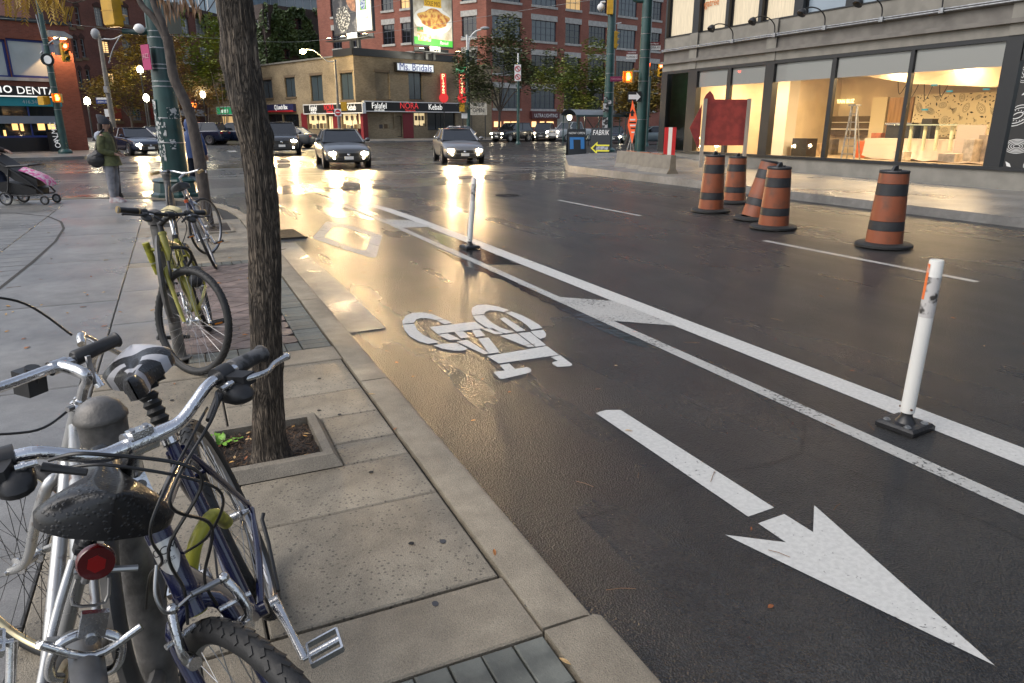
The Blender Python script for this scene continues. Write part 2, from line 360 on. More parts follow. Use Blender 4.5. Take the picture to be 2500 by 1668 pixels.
sym = [[(1200,828),(1120,795),(1050,783),(985,786),(940,806),(918,842),(920,860),(998,852),(1012,830),(1045,821),(1095,823),(1140,833)],
 [(920,866),(935,905),(970,945),(1030,978),(1090,995),(1178,985),(1120,965),(1060,935),(1020,900),(1000,860)],
 [(1128,1005),(1190,1028),(1270,1042),(1330,1040),(1362,1028),(1330,1012),(1280,990),(1200,993)],
 [(1150,838),(1205,830),(1255,852),(1205,862)],
 [(1385,770),(1392,750),(1425,733),(1490,731),(1560,742),(1640,768),(1600,780),(1560,772),(1510,768),(1480,778),(1470,795),(1392,801)],
 [(1395,806),(1420,840),(1480,880),(1550,912),(1620,925),(1680,912),(1640,905),(1580,885),(1520,850),(1480,815),(1470,801)],
 [(1615,785),(1655,777),(1720,800),(1790,835),(1840,865),(1865,888),(1790,900),(1760,870),(1710,835),(1660,808)],
 [(1785,910),(1870,900),(1890,930),(1885,950),(1850,962),(1815,940)],
 [(1575,825),(1610,815),(1750,905),(1690,912)], [(1100,882),(1410,845),(1475,890),(1155,928)], [(1455,895),(1530,890),(1600,928),(1540,930)],
 [(1390,905),(1440,898),(1480,940),(1415,950)], [(1270,915),(1330,910),(1375,950),(1315,958)], [(1160,935),(1225,925),(1310,965),(1235,970)],
 [(1285,980),(1355,968),(1505,1060),(1470,1065)], [(1430,960),(1500,952),(1578,1052),(1505,1062)], [(1575,940),(1690,925),(1810,1015),(1770,1018)],
 [(1700,924),(1780,915),(1890,1005),(1820,1015)], [(1490,1078),(1895,1010),(1975,1070),(1570,1128)],
 [(1575,1138),(1640,1128),(1680,1165),(1760,1152),(1785,1165),(1790,1180),(1770,1192),(1600,1232),(1575,1230),(1535,1190),(1540,1183),(1610,1176)],
 [(1920,1085),(1985,1072),(2062,1130),(2065,1138),(2050,1146),(1965,1151),(1930,1130),(1932,1120),(1968,1110)]]
bs_ = MB()
for p in sym: bs_.poly([(q.x, q.y, .0014) for q in px(p, *Z5)])
o = bs_.build('painted_bicycle_symbol', M_PAINT, road)
for pl in o.data.polygons: pass
outer = [(312, 283), (405, 168), (520, 185), (785, 262), (740, 415), (690, 408)]; inner = [(388, 272), (455, 198), (560, 218), (710, 266), (672, 366), (600, 354)]
dm = MB()
for k in range(6):
    j = (k+1) % 6
    for a, c in ((0.0, .47), (.5, .985)):
        lerp = lambda P, Q, t: (P[0]+(Q[0]-P[0])*t, P[1]+(Q[1]-P[1])*t)
        dm.poly([(q.x, q.y, .0014) for q in px([lerp(outer[k], outer[j], a), lerp(outer[k], outer[j], c), lerp(inner[k], inner[j], c), lerp(inner[k], inner[j], a)], *Z5)])
dm.build('painted_diamond', M_PAINTW, road)
ar = MB()
ar.poly([(2.09, 3.33, .0014), (2.09, 2.05, .0014), (2.25, 2.06, .0014), (2.25, 3.31, .0014), (2.17, 3.345, .0014)][::1])
ar.poly([(2.17, 1.03, .0014), (2.43, 2.0, .0014), (2.252, 1.84, .0014), (2.25, 2.0, .0014), (2.09, 1.99, .0014), (2.09, 1.83, .0014), (1.9, 1.98, .0014)])
ar.build('painted_arrow', M_PAINT, road)
for k in range(9):      # far crosswalk bars and track lines across the wide street
    strip([(-1.5+k*1.6, 47.5), (-1.5+k*1.6, 50)], .5, .0014, 'crosswalk_bar', M_PAINTW, road)
for k, yy in enumerate((24.5, 25.6)): strip([(-30, yy), (60, yy)], .12, .0014, 'lane_line', M_PAINTW, road)
for yy in (30.2, 31.6, 34.0, 35.4): strip([(-60, yy), (90, yy)], .07, .0014, 'tram_rail', mat('rail_steel', (.25, .24, .23), .2, .9), road)
flat([(-60, 29.2), (90, 29.2), (90, 36.4), (-60, 36.4)], .0008, 'tram_bed', M_XWALK, road)
def puddle(pts, seed):
    r_ = random.Random(seed); out = []; n = len(pts)
    for k in range(n):
        a, c = V(pts[k]), V(pts[(k+1) % n]); m_ = max(2, int((c-a).length/.08))
        for j in range(m_): p = a.lerp(c, j/m_); out.append((p.x+.05*noise.noise(V((p.x*5, p.y*5, seed)))+.02*noise.noise(V((p.x*19, p.y*19, seed))), p.y+.07*noise.noise(V((p.y*5, p.x*5, seed+3)))))
    flat(out, .0008, 'puddle', M_WATER, road)
puddle([(3.06, 4.4), (3.2, 4.2), (3.2, 7.6), (3.12, 9.4), (3.06, 8.0), (3.1, 6.8)], 1); puddle([(3.31, 7.9), (3.68, 7.7), (3.69, 10.0), (3.55, 11.0), (3.32, 9.6)], 2)
# manhole covers and catch basin
def manhole(c, r, label):
    t = thing('manhole_cover', label, 'manhole', (c.x, c.y, .003))
    q = MB(); q.lathe([(r, 0), (r, .0014), (r*.93, .007), (r*.93, .004), (0.001, .004)], 36); q.build('cover_plate', mat('cast_iron', (.05, .047, .043), .35, .7, var=.3, vs=30), t, 30)
    q = MB()
    for a in range(-4, 5):
        for s in (-1, 1):
            y = a*r*.2; h = math.sqrt(max(0, (r*.85)**2-y*y))
            if h > .06: q.box((s*h*.5, y, .006), (h*.8, r*.09, .005))
    q.build('raised_bars', MC['cast_iron'], t)
manhole(gp(1238, 478), .36, 'round cast iron manhole cover in the traffic lane')
manhole(gp(825, 459), .4, 'round iron manhole cover beside the pale crosswalk')
cb = thing('catch_basin', 'rusty slotted catch basin grate at the kerb', 'storm drain', (1.33, 11.4, .003), R(3))
q = MB(); q.box((0, 0, .002), (.62, .95, .004)); q.build('pit', mat('drain_dark', (.006, .006, .006), .7), cb)
q = MB()
for k in range(12): q.box((0, -.42+k*.077, .014), (.6, .03, .02))
q.box((-.3, 0, .013), (.03, .95, .022)); q.box((.3, 0, .013), (.03, .95, .022)); q.build('grate_bars', MC['cast_iron'], cb)
# ---- near sidewalk
corner = [(.87, 12.3), (.85, 13.2), (.76, 14.2), (.58, 15.1), (.3, 15.95), (-.15, 16.7), (-.75, 17.25), (-1.6, 17.65), (-3, 17.85), (-40, 17.9)]
b = MB(); pts = [(.87, -9)] + corner + [(-40, -9)]
b.prism(pts, SW-.028); side = struct(b.build('sidewalk', M_JOINT))
def slab(x0, x1, y0, y1, m, name='concrete_slab', top=SW, th=.05, g=.004, ch=.006, parent=None):
    q = MB(); q.cbox((0, 0, 0), (x1-x0-2*g, y1-y0-2*g, th), ch); o = q.build(name, m, parent or side)
    o.location = ((x0+x1)/2, (y0+y1)/2, top-th/2 + rng.uniform(-.0015, .0015)); o.rotation_euler = (rng.uniform(-.0012, .0012), rng.uniform(-.0012, .0012), 0); return o
xs = [(.08, .855)]
for y0, y1 in ((1.96, 2.62), (2.62, 3.03)): slab(.08, .855, y0, y1, M_SLAB)
PIT = (-.08, .53, 2.92, 3.70)
slab(.535, .855, 3.03, 3.27, M_SLAB); slab(.535, .855, 3.27, 3.62, M_SLAB)
slab(.08, .855, 3.62, 4.0, M_SLAB); slab(.08, .855, 4.0, 4.6, M_SLAB)
slab(-.62, .08, 1.96, 3.03, M_SLAB); slab(-.62, -.06, 3.03, 3.62, M_SLAB); slab(-.62, .08, 3.62, 4.6, M_SLAB)
slab(-.62, .866, 1.63, 1.95, M_KERB, 'concrete_band'); slab(-.62, .866, 4.61, 4.92, M_KERB, 'concrete_band')
slab(-.62, .866, 8.72, 9.02, M_KERB, 'concrete_band')
for k, (y0, y1) in enumerate(((9.02, 9.7), (9.7, 10.4), (10.4, 11.1), (12.1, 12.7), (12.7, 13.4), (13.4, 14.1))):
    slab(-.1 if k % 2 else -.3, .85 if y1 < 12.9 else .6, y0, y1, M_SLAB)
slab(.62, .86, 11.1, 12.1, M_SLAB); slab(-.62, .05, 11.1, 12.1, M_SLAB)
slab(-.62, .3, 14.1, 15.2, M_CONC); slab(-.62, -.1, 15.2, 16.3, M_CONC)
slab(-.62, -.3, 9.02, 11.1, M_CONC); slab(-.62, -.3, 12.1, 14.1, M_CONC)
for x0, x1 in ((-2.1, -.62), (-3.6, -2.1), (-6.5, -3.6), (-12, -6.5)):
    ys = (-8, -4, -1.2, 2.35, 4.76, 7.12, 9.4, 11.7, 14.0, 16.35)
    for y0, y1 in zip(ys, ys[1:]): slab(x0, x1, y0, y1, M_CONC)
for y0, y1 in ((4.93, 6.2), (6.2, 7.45), (7.45, 8.71)): slab(-.62, -.165, y0, y1, M_CONC)
flat([(-12, 16.35), (-.5, 16.35), (-.62, 17.0), (-1.6, 17.45), (-3, 17.7), (-12, 17.75)], SW, 'concrete_apron', M_CONC, side)
# small grey setts: a soldier course and rows beside it, close to the camera
bm_ = {}
def paver(cx, cy, lx, ly, m, top=SW):
    key = (round(lx, 3), round(ly, 3), m.name)
    if key not in bm_:
        q = MB(); q.cbox((0, 0, 0), (lx-.006, ly-.006, .05), .004); bm_[key] = q.mesh('paver', m)
    o = link('paver', bm_[key], side); o.location = (cx, cy, top-.025+rng.uniform(-.0025, .0015)); o.rotation_euler = (rng.uniform(-.012, .012), rng.uniform(-.012, .012), rng.uniform(-.012, .012)); return o
for k in range(14): paver(.805-k*.105, 1.52, .105, .21, M_SETT)
for k in range(7):
    for j in range(8): paver(.752-k*.21-(.105 if j % 2 else 0), 1.36-j*.105, .21, .105, M_SETT)
# paved bay beside the second bicycle: grey border, red field laid on the diagonal
for k in range(36): paver(.755, 4.98+k*.104, .2, .104, M_SETT)
for k in range(7): paver(.6-k*.105, 5.02, .105, .19, M_SETT)
for k in range(7): paver(.6-k*.105, 8.6, .105, .19, M_SETT)
def clip(poly, ax, v, keep):
    out = []
    for a, c in zip(poly, poly[1:]+poly[:1]):
        ia, ic = keep*(a[ax]-v) >= 0, keep*(c[ax]-v) >= 0
        if ia: out.append(a)
        if ia != ic:
            t = (v-a[ax])/(c[ax]-a[ax]); out.append((a[0]+(c[0]-a[0])*t, a[1]+(c[1]-a[1])*t))
    return out
d = .3
for i in range(-12, 40):
    for j in range(-12, 40):
        cx, cy = -.3+(i-j)*d*.5, 5.0+(i+j)*d*.36
        pl = [(cx-d*.48, cy), (cx, cy-d*.345), (cx+d*.48, cy), (cx, cy+d*.345)]
        for ax, v, kp in ((0, -.16, 1), (0, .65, -1), (1, 5.125, 1), (1, 8.495, -1)):
            pl = clip(pl, ax, v, kp)
            if len(pl) < 3: break
        if len(pl) < 3: continue
        ar_ = sum(a[0]*c[1]-c[0]*a[1] for a, c in zip(pl, pl[1:]+pl[:1]))/2
        if abs(ar_) < .004: continue
        q = MB(); q.prism(pl, .04); o = q.build('red_paver', M_REDP, side); o.location.z = SW-.04+rng.uniform(-.002, .001)
# kerb stones
def kerb(path, w0, name='kerb_stone', zt=SW+.004):
    q = MB(); n = len(path); prof = ((-.0, zt), (w0-.035, zt), (w0-.008, zt-.012), (w0, zt-.04), (w0+.012, -.02), (0, -.02)); secs = []
    for k in range(n):
        t = V(path[min(k+1, n-1)]) - V(path[max(k-1, 0)]); t.normalize(); nn = V((t.y, -t.x))
        secs.append([(path[k][0]+nn.x*u, path[k][1]+nn.y*u, z) for u, z in prof])
    q.loft(secs); return q.build(name, M_KERB, side, 35)
ky = [-8, -5.4, -2.7, -.4, 1.64, 4.1, 6.4, 8.7, 11, 12.3]
for a, c in zip(ky, ky[1:]):
    n_ = 6; kerb([(.868+rng.uniform(-.002, .002), a+.006+(c-a-.012)*k/n_) for k in range(n_+1)], .185+(.03 if a < 1 else 0))
for k in range(0, len(corner)-2, 2): kerb([V(c) for c in corner[k:k+3]], .18)
kerb([V(corner[-2]), V((-12, 17.87)), V((-40, 17.9))], .18)
gt = MB(); gt.prism([(1.052, 5.62), (1.44, 5.66), (1.46, 7.5), (1.42, 9.2), (1.44, 10.6), (1.052, 10.6)], .002); gt.build('gutter_slab', wetmat('gutter_concrete', (.2, .185, .155), (.33, .3, .25), .2, .42, (.3, .6, 2), .7, 200, .003), road)
# curved joint and grooves in the ramp panel
cj = [(-1.72, 6.9), (-1.69, 8.1), (-1.63, 9.6), (-1.6, 11.2), (-1.66, 12.6), (-1.8, 13.5), (-2.1, 14.4), (-2.7, 15.2), (-3.8, 15.7)]
strip(cj, .035, SW+.004, 'expansion_joint', M_JOINT, side)
for k in range(22):
    y = 7.3+k*.3; x1 = min((abs(c[1]-y), c[0]) for c in cj)[1]-.03
    strip([(x1, y), (-3.55, y-.12)], .011, SW+.003, 'groove', M_JOINT, side)
# bolt holes and patches on the slabs
hole = mat('hole_dark', (.01, .01, .01), .7)
for x, y in ((779, 1003), (829, 1013), (906, 1154), (1004, 1328), (780, 925), (420, 978)):
    p = gp(x, y, SW)
    q = MB(); q.lathe([(.011, .002), (.008, .0025), (.001, .0022)], 12); o = q.build('anchor_hole', hole, side); o.location = (p.x, p.y, SW+.001)
gum = mat('gum_spot', (.05, .05, .055), .5)
for x, y in ((1081, 1323), (1063, 1475), (1290, 1477), (1411, 1538)):
    p = gp(x, y, SW); q = MB(); q.prism([((.012+rng.uniform(-.003, .003))*math.cos(a*PI/5), .014*math.sin(a*PI/5)) for a in range(10)], .002)
    o = q.build('gum_spot', gum, side); o.location = (p.x, p.y, SW+.001)
# tree pit: soil, raised border
tp = thing('tree_pit', 'square tree pit with raised concrete border and dark soil', 'tree pit', (.22, 3.3, SW))
q = MB(); M_BORD = wetmat('pit_border', (.16, .14, .11), (.24, .21, .165), .4, .65, (.3, .5, 3), .7, 180, .003)
x0, x1, y0, y1 = -.21, .24, -.2, .25; w = .075; h = .055; sl = .04
for pts_ in ([(x0, y0), (x1, y0), (x1+w, y0-w), (x0-w, y0-w)], [(x1, y0), (x1, y1), (x1+w, y1+w), (x1+w, y0-w)], [(x1, y1), (x0, y1), (x0-w, y1+w), (x1+w, y1+w)], [(x0, y1), (x0, y0), (x0-w, y0-w), (x0-w, y1+w)]):
    (a, c, e, f) = [V((p[0], p[1], 0)) for p in pts_]; q = MB(); up = V((0, 0, h))
    e2 = c+(e-c)*.55; f2 = a+(f-a)*.55
    n_ = q.add([a-V((0, 0, .06)), c-V((0, 0, .06)), c+up, a+up, e2+up, f2+up, e+V((0, 0, .001)), f+V((0, 0, .001))])
    for fc in ((0, 1, 2, 3), (3, 2, 4, 5), (5, 4, 6, 7)): q.face([n_+k for k in fc])
    q.build('border_kerb', M_BORD, tp)
q = MB(); N_ = 28
M_SOIL = mat('soil', (.022, .015, .01), .75, col2=(.07, .045, .028), vs=70, cs=(.45, .7), bump=1.0, bs=120, bdist=.01)
a = q.add([(x0+(x1-x0)*i/N_, y0+(y1-y0)*j/N_, .012+.022*noise.noise(V((i*.35, j*.35, 3)))+.012*noise.noise(V((i*.9, j*.9, 7)))) for i in range(N_+1) for j in range(N_+1)])
for i in range(N_):
    for j in range(N_):
        k = a+i*(N_+1)+j; q.face((k, k+N_+1, k+N_+2, k+1))
q.build('soil', M_SOIL, tp, 60)
q = MB()
for k in range(420):
    x, y = rng.uniform(x0+.01, x1-.01), rng.uniform(y0+.01, y1-.01); a = rng.uniform(0, PI); l = rng.uniform(.006, .03)
    q.box((x, y, .028+rng.uniform(-.006, .012)), (l, rng.uniform(.002, .005), .003), Matrix.Rotation(a, 3, 'Z') @ Matrix.Rotation(rng.uniform(-.5, .5), 3, 'Y'))
stuff(q.build('bark_chips', mat('mulch', (.05, .03, .018), .7, col2=(.16, .09, .045), vs=25, cs=(.4, .65)), tp))
tp2 = thing('tree_pit', 'far tree pit of dark soil under the slim forked tree', 'tree pit', (.36, 11.6, SW)); q = MB(); q.cbox((0, 0, -.01), (.54, .95, .05), .01); q.build('soil', M_SOIL, tp2)
q = MB()
for sx_ in (-1, 1): q.cbox((sx_*.29, 0, .0), (.05, 1.0, .06), .012)
for sy_ in (-1, 1): q.cbox((0, sy_*.5, .001), (.53, .05, .06), .012)
q.build('border_kerb', M_BORD, tp2)
# weed in the pit
wd = thing('weed', 'bright green leafy weed in the corner of the tree pit', 'plant', (.03, 3.47, SW+.02))
M_WEED = mat('weed_leaf', (.16, .34, .03), .45, var=.35, vs=30)
for a, l, w_, t in ((2.6, .085, .045, .9), (1.9, .07, .04, 1.1), (.1, .11, .028, .35), (-.4, .09, .03, .45), (3.5, .07, .045, .7), (1.1, .06, .035, 1.2), (-1.2, .07, .03, .5), (2.9, .05, .035, 1.3)):
    q = MB(); n_ = 6; rows = []
    for k in range(n_+1):
        u = k/n_; ww = w_*.5*math.sin(PI*min(1, u*.93+.07))**.8; r_ = l*u; z = l*math.sin(t)*u-.5*l*u*u*.5; c = V((math.cos(a)*r_*math.cos(t*.6), math.sin(a)*r_*math.cos(t*.6), z)); sd = V((-math.sin(a), math.cos(a), 0))
        rows.append(q.add([c-sd*ww+V((0, 0, .006*math.sin(k*2))), c, c+sd*ww+V((0, 0, .006*math.cos(k*2)))]))
    for r0, r1 in zip(rows, rows[1:]):
        for j in range(2): q.face((r0+j, r0+j+1, r1+j+1, r1+j))
    q.build('leaf', M_WEED, wd, 60)
# fallen leaves and twigs
lm = []
for cols in ((.5, .26, .05), (.42, .16, .04), (.55, .36, .16), (.3, .1, .03)):
    q = MB(); n_ = 5; rows = []
    for k in range(n_+1):
        u = k/n_; ww = .0075*math.sin(PI*u)**.75+.0003; rows.append(q.add([(-.02+.04*u, -ww, .003*math.sin(u*3)+.002), (-.02+.04*u, 0, .0005), (-.02+.04*u, ww, .003*math.cos(u*2)+.001)]))
    for r0, r1 in zip(rows, rows[1:]):
        for j in range(2): q.face((r0+j, r1+j, r1+j+1, r0+j+1))
    lm.append(q.mesh('fallen_leaf', mat('leaf_%d' % len(lm), cols, .5, var=.3, vs=60), 60))
def leaf(x, y, z, sc, lab, grp):
    o = link('fallen_leaf', lm[rng.choice((0, 0, 1, 2, 2, 3))]); o.location = (x, y, z+.002); o.rotation_euler = (rng.uniform(-.2, .2), rng.uniform(-.2, .2), rng.uniform(0, 6.3)); o.scale = (sc, sc*rng.uniform(.7, 1.2), sc)
    return tag(o, lab, 'leaf', grp)
for k in range(70):
    x, y = rng.uniform(-2.4, .8), rng.uniform(4.5, 14)
    leaf(x, y, SW, rng.uniform(.7, 1.3)*(1+.03*y), 'fallen autumn leaf lying flat on the damp sidewalk', 'leaves on the sidewalk')
for x, y in ((1302, 1350), (1167, 728), (908, 965), (1207, 1353), (965, 1050), (1380, 1620), (600, 300)):
    if y > 500:
        p = gp(x, y, SW)
        if p.x < 1.0: leaf(p.x, p.y, SW+.004, 1.0, 'fallen autumn leaf lying flat on the damp sidewalk', 'leaves on the sidewalk')
for k in range(46):
    y = rng.uniform(1.2, 12); x = 1.1+abs(rng.gauss(0, .5)) if k % 2 else rng.uniform(1.2, 6.5)
    leaf(x, y, .004, rng.uniform(.6, 1.1), 'small yellow leaf stuck to the wet asphalt', 'leaves on the road')
for k in range(22):
    leaf(rng.uniform(.02, .44), rng.uniform(3.12, 3.53), SW+.035, rng.uniform(.5, .95), 'orange or brown leaf lying on the soil of the tree pit', 'leaves in the tree pit')
tw = mat('twig', (.2, .1, .04), .7)
for k in range(40):
    s_ = k % 2; x, y = (rng.uniform(-2.2, .7), rng.uniform(3.8, 11)) if s_ else (rng.uniform(1.2, 5), rng.uniform(1.3, 8)); l = rng.uniform(.04, .13); a = rng.uniform(0, PI)
    q = MB(); q.tube([(-l/2*math.cos(a), -l/2*math.sin(a), .003), (.006, .008, .0014), (l/2*math.cos(a), l/2*math.sin(a), .003)], .0014, 4)
    o = q.build('twig', tw); o.location = (x, y, SW if s_ else .005); tag(o, 'thin brown leaf stalk on the damp sidewalk' if s_ else 'thin brown leaf stalk on the wet road', 'twig', 'leaf stalks on the sidewalk' if s_ else 'leaf stalks on the road')
# ---- far pavements
def pave(name, pts, z=.14, m=None):
    q = MB(); q.prism(pts, z); return struct(q.build(name, m or M_CONC))
pave('far_sidewalk', [(-80, 40.2), (-5.2, 40.2), (-4.0, 40.9), (-3.6, 42.2), (-3.6, 130), (-80, 130)])
pave('far_sidewalk', [(15.4, 130), (15.4, 68.5), (16.5, 66.8), (18, 66.4), (110, 58), (160, 58), (160, 140), (15.4, 140)])
b = MB(); zz = lambda y: .06+.031*(y-10)     # right-hand sidewalk climbs gently towards the crossing
P0 = [(12.6, -8), (12.6, 22.5), (13.4, 24.2), (15, 25), (60, 25.4), (60, -8)]
n_ = b.add([(x, y, max(.08, zz(y)) if x > 13 else max(.08, .1+.006*y)) for x, y in P0]); b.face(range(n_, n_+6))
for k in range(6):
    x, y = P0[k]; x2, y2 = P0[(k+1) % 6]
    b.poly([(x, y, -.02), (x2, y2, -.02), tuple(b.v[n_+(k+1) % 6]), tuple(b.v[n_+k])])
struct(b.build('right_sidewalk', M_CONC))
# ================================================================ BICYCLES
def crv(pts, n=6):                          # smooth curve through points
    pts = [V(p) for p in pts]; out = []
    for k in range(len(pts)-1):
        p0, p1, p2, p3 = pts[max(k-1, 0)], pts[k], pts[k+1], pts[min(k+2, len(pts)-1)]
        for j in range(n):
            t = j/n; out.append(.5*((2*p1)+(p2-p0)*t+(2*p0-5*p1+4*p2-p3)*t*t+(3*p1-p0-3*p2+p3)*t**3))
    return out+[pts[-1]]
HT = V((.80, 0, .86)); HB = V((.86, 0, .70))
def wheel(parent, hub, m, rim_m, tyre_r, spoke_m, rear=False, tread=0, name='wheel', R0=.34):
    q = MB(m); hub = V(hub); rr = R0-tyre_r*1.75
    q.torus(hub, rr, .012, 64, 8, sc=(.75, .95)); w = q.build(name, rim_m, parent, 50)
    q = MB(m); q.torus(hub, R0-tyre_r, tyre_r, 72, 14)
    q.build('tyre', M_RUBBER, w, 60)
    if tread:
        q = MB(m); nb = tread
        for k in range(nb):
            a = 2*PI*k/nb
            for s in (-1, 1):
                for off, yy, tilt in ((0, .30, .5), (.5, .72, .9)):
                    aa = a+off*2*PI/nb; ph = yy; y = s*tyre_r*math.sin(ph); rad = R0-tyre_r+tyre_r*math.cos(ph)
                    M3 = Matrix.Rotation(-aa, 3, 'Y') @ Matrix.Rotation(s*ph, 3, 'Z')  # x outwards
                    M3 = M3 @ Matrix.Rotation(s*.55, 3, 'X')
                    q.box(hub+V((rad*math.cos(aa), y, rad*math.sin(aa))), (.0035, .0085, .016), M3)
        q.build('tread', M_RUBBER, w)
    q = MB(m); n = 32
    for k in range(n):
        a = 2*PI*k/n; s = 1 if k % 2 else -1; b_ = a + (1.25 if (k//2) % 2 else -1.25)
        q.tube([hub+V((.02*math.cos(b_), s*.028, .02*math.sin(b_))), hub+V(((rr-.005)*math.cos(a), 0, (rr-.005)*math.sin(a)))], .0011, 4, caps=False)
    q.build('spokes', spoke_m, w)
    q = MB(m)
    q.tube([hub+V((0, y, 0)) for y in (-.07, -.05, -.034, -.03, -.026, -.02, .02, .026, .03, .034, .05, .07)], [.005, .007, .012, .026, .026, .014, .014, .026, .026, .012, .007, .005], 14)
    if rear:
        for j, r_ in enumerate((.055, .05, .043, .037, .031)): q.tube([hub+V((0, -.036-j*.004, 0)), hub+V((0, -.039-j*.004, 0))], r_, 24)
    q.build('hub', M_ALU, w, 40)
    return w
def saddle(parent, top, L, hw, nw, mats, dip=.012, thick=.045, matf=None, tilt=0.0, arch=0.0):
    nu, nv = 22, 14; g_ = []; T = Matrix.Translation(V(top)) @ Matrix.Rotation(tilt, 4, 'Y'); q = MB(T)
    def wid(u):
        a = math.sin(min(1, u/.22)*PI/2)**.55*hw
        t = max(0, min(1, (u-.2)/.45)); t = t*t*(3-2*t); w = a*(1-t)+nw*t
        return w*math.sqrt(max(0, 1-max(0, (u-.9)/.1)**2)) if u > .9 else w
    for i in range(nu+1):
        u = i/nu; w = max(.002, wid(u)); row = []
        for j in range(nv+1):
            v = -1+2*j/nv; z = -dip*math.sin(PI*min(1, u*1.05))-thick*.55*abs(v)**3-arch*v*v*max(0, 1-u*1.3)+.012*(1-u)**3-.006*math.exp(-(v*4)**2)*(u < .9)
            row.append((-L*.45+L*u, w*v, z))
        row = [(row[0][0], row[0][1]*.97, row[0][2]-thick*.7)]+row+[(row[-1][0], row[-1][1]*.97, row[-1][2]-thick*.7)]
        g_.append(q.add(row))
    for i in range(nu):
        for j in range(nv+2):
            if matf: q.mi = matf((i+.5)/nu, -1+2*(j-.5)/nv)
            q.face((g_[i]+j, g_[i+1]+j, g_[i+1]+j+1, g_[i]+j+1))
    q.mi = 0
    for i in range(nu): q.face((g_[i], g_[i]+nv+2, g_[i+1]+nv+2, g_[i+1]))
    q.face([g_[0]+j for j in range(nv+3)])
    o = q.build('saddle', mats, parent, 65)
    q = MB(T)
    for s in (-1, 1): q.tube(crv([(-L*.35, s*.045, -.045), (-L*.2, s*.035, -.065), (L*.1, s*.022, -.065), (L*.42, s*.008, -.04)], 4), .0035, 6)
    q.box((-L*.08, 0, -.07), (.045, .06, .035)); q.cyl((-L*.08, -.05, -.072), (-L*.08, .05, -.072), .011)
    q.build('saddle_rails', M_DARKMET, o); return o
def pose(x, y, psi, lean): return Matrix.Translation((x, y, SW)) @ Matrix.Rotation(R(psi), 4, 'Z') @ Matrix.Rotation(R(lean), 4, 'X')
def steerm(a): return Matrix.Translation(HB) @ Matrix.Rotation(R(a), 4, (HT-HB).normalized()) @ Matrix.Translation(-HB)
def bicycle(label, ps, st, fm, forkm, rimm, spokem, tyre_r=.02, tread=0, sad=(.22, .95), barz=1.0, tubes=(.017, .019, .0165, .021), curved=False, ttz=.81, crank=30, chainm=None):
    t = thing('bicycle', label, 'bicycle', mat=pose(*ps)); S = steerm(st)
    rh, bb, fh = V((0, 0, .34)), V((.43, 0, .28)), V((1.05, 0, .34)); seat = V((.29, 0, .74)); ax = (HT-HB).normalized()
    q = MB(); q.tube([seat-V((-.01, 0, .03)), HT-ax*.035], tubes[0], 14); q.tube([bb, HB+ax*.035], tubes[1], 14); q.tube([bb, seat+V((-.012, 0, .035))], tubes[2], 14)
    q.tube([HB-ax*.005, HT+ax*.005], tubes[3], 16); q.tube([HT+ax*.005, HT+ax*.02], tubes[3]*1.15, 16); q.tube([HB-ax*.018, HB-ax*.003], tubes[3]*1.15, 16); q.cyl(bb-V((0, .036, 0)), bb+V((0, .036, 0)), .02, n=16)
    for s in (-1, 1):
        q.tube(crv([bb+V((-.02, s*.022, 0)), V((.25, s*.045, .305)), V((.1, s*.058, .33)), rh+V((0, s*.062, 0))], 4), [.011]*9+[.009]*4, 10)
        q.tube(crv([seat+V((-.01, s*.016, 0)), V((.2, s*.04, .6)), rh+V((.01, s*.06, .02))], 5), [.009]*11, 10)
        q.box(rh+V((.01, s*.062, .005)), (.05, .006, .045))
    q.tube([V((.205, -.045, .62)), V((.205, .045, .62))], .007, 8)
    frame = q.build('frame', fm, t, 40)
    q = MB(S)                                 # fork
    q.tube([HB-ax*.02, HB-ax*.05], .021, 14)
    for s in (-1, 1):
        if curved: path = crv([HB-ax*.035+V((0, s*.012, 0)), HB-ax*.05+V((.0, s*.045, 0)), V((.935, s*.05, .52)), V((.965, s*.052, .43)), V((1.0, s*.053, .375)), fh+V((0, s*.053, 0))], 5)
        else: path = crv([HB-ax*.03+V((0, s*.0, 0)), HB-ax*.045+V((.005, s*.05, -.015)), V((.945, s*.055, .53)), fh+V((-.02, s*.055, .03)), fh+V((0, s*.055, 0))], 5)
        n_ = len(path); q.tube(path, [.0165-(.0065*k/n_) for k in range(n_)], 12)
    q.build('fork', forkm, t, 50)
    wheel(t, rh, None, rimm, tyre_r, spokem, True, tread); wheel(t, fh, S, rimm, tyre_r, spokem, False, tread)
    sx, sz = sad
    q = MB(); q.cyl(seat+V((-.01, 0, .03)), V((sx+.01, 0, sz-.06)), .0135, n=14); q.build('seatpost', M_ALU, t, 40)
    q = MB(); q.tube([seat+V((-.008, 0, .02)), seat+V((-.016, 0, .045))], .021, 14); q.cyl(seat+V((-.035, -.02, .03)), seat+V((-.035, .02, .03)), .006); q.build('seat_clamp', M_BLACK, t, 40)
    # crankset, chain
    ca = R(crank); cr = V((math.cos(ca), 0, math.sin(ca)))*.17
    q = MB(); q.torus(bb+V((0, -.052, 0)), .088, .004, 48, 6); q.torus(bb+V((0, -.052, 0)), .035, .006, 24, 6)
    for k in range(5):
        a = 2*PI*k/5; q.tube([bb+V((.03*math.cos(a), -.052, .03*math.sin(a))), bb+V((.086*math.cos(a), -.052, .086*math.sin(a)))], .006, 6)
    for s in (-1, 1):
        c0 = bb+V((0, s*.06, 0)); q.tube([c0, c0+cr*s*.5+V((0, s*.01, 0)), c0+cr*s+V((0, s*.018, 0))], [.015, .0105, .012], 10); q.cyl(c0-V((0, .012, 0)), c0+V((0, .012, 0)), .017, n=14)
    cs_ = q.build('crankset', M_ALU, t, 40)
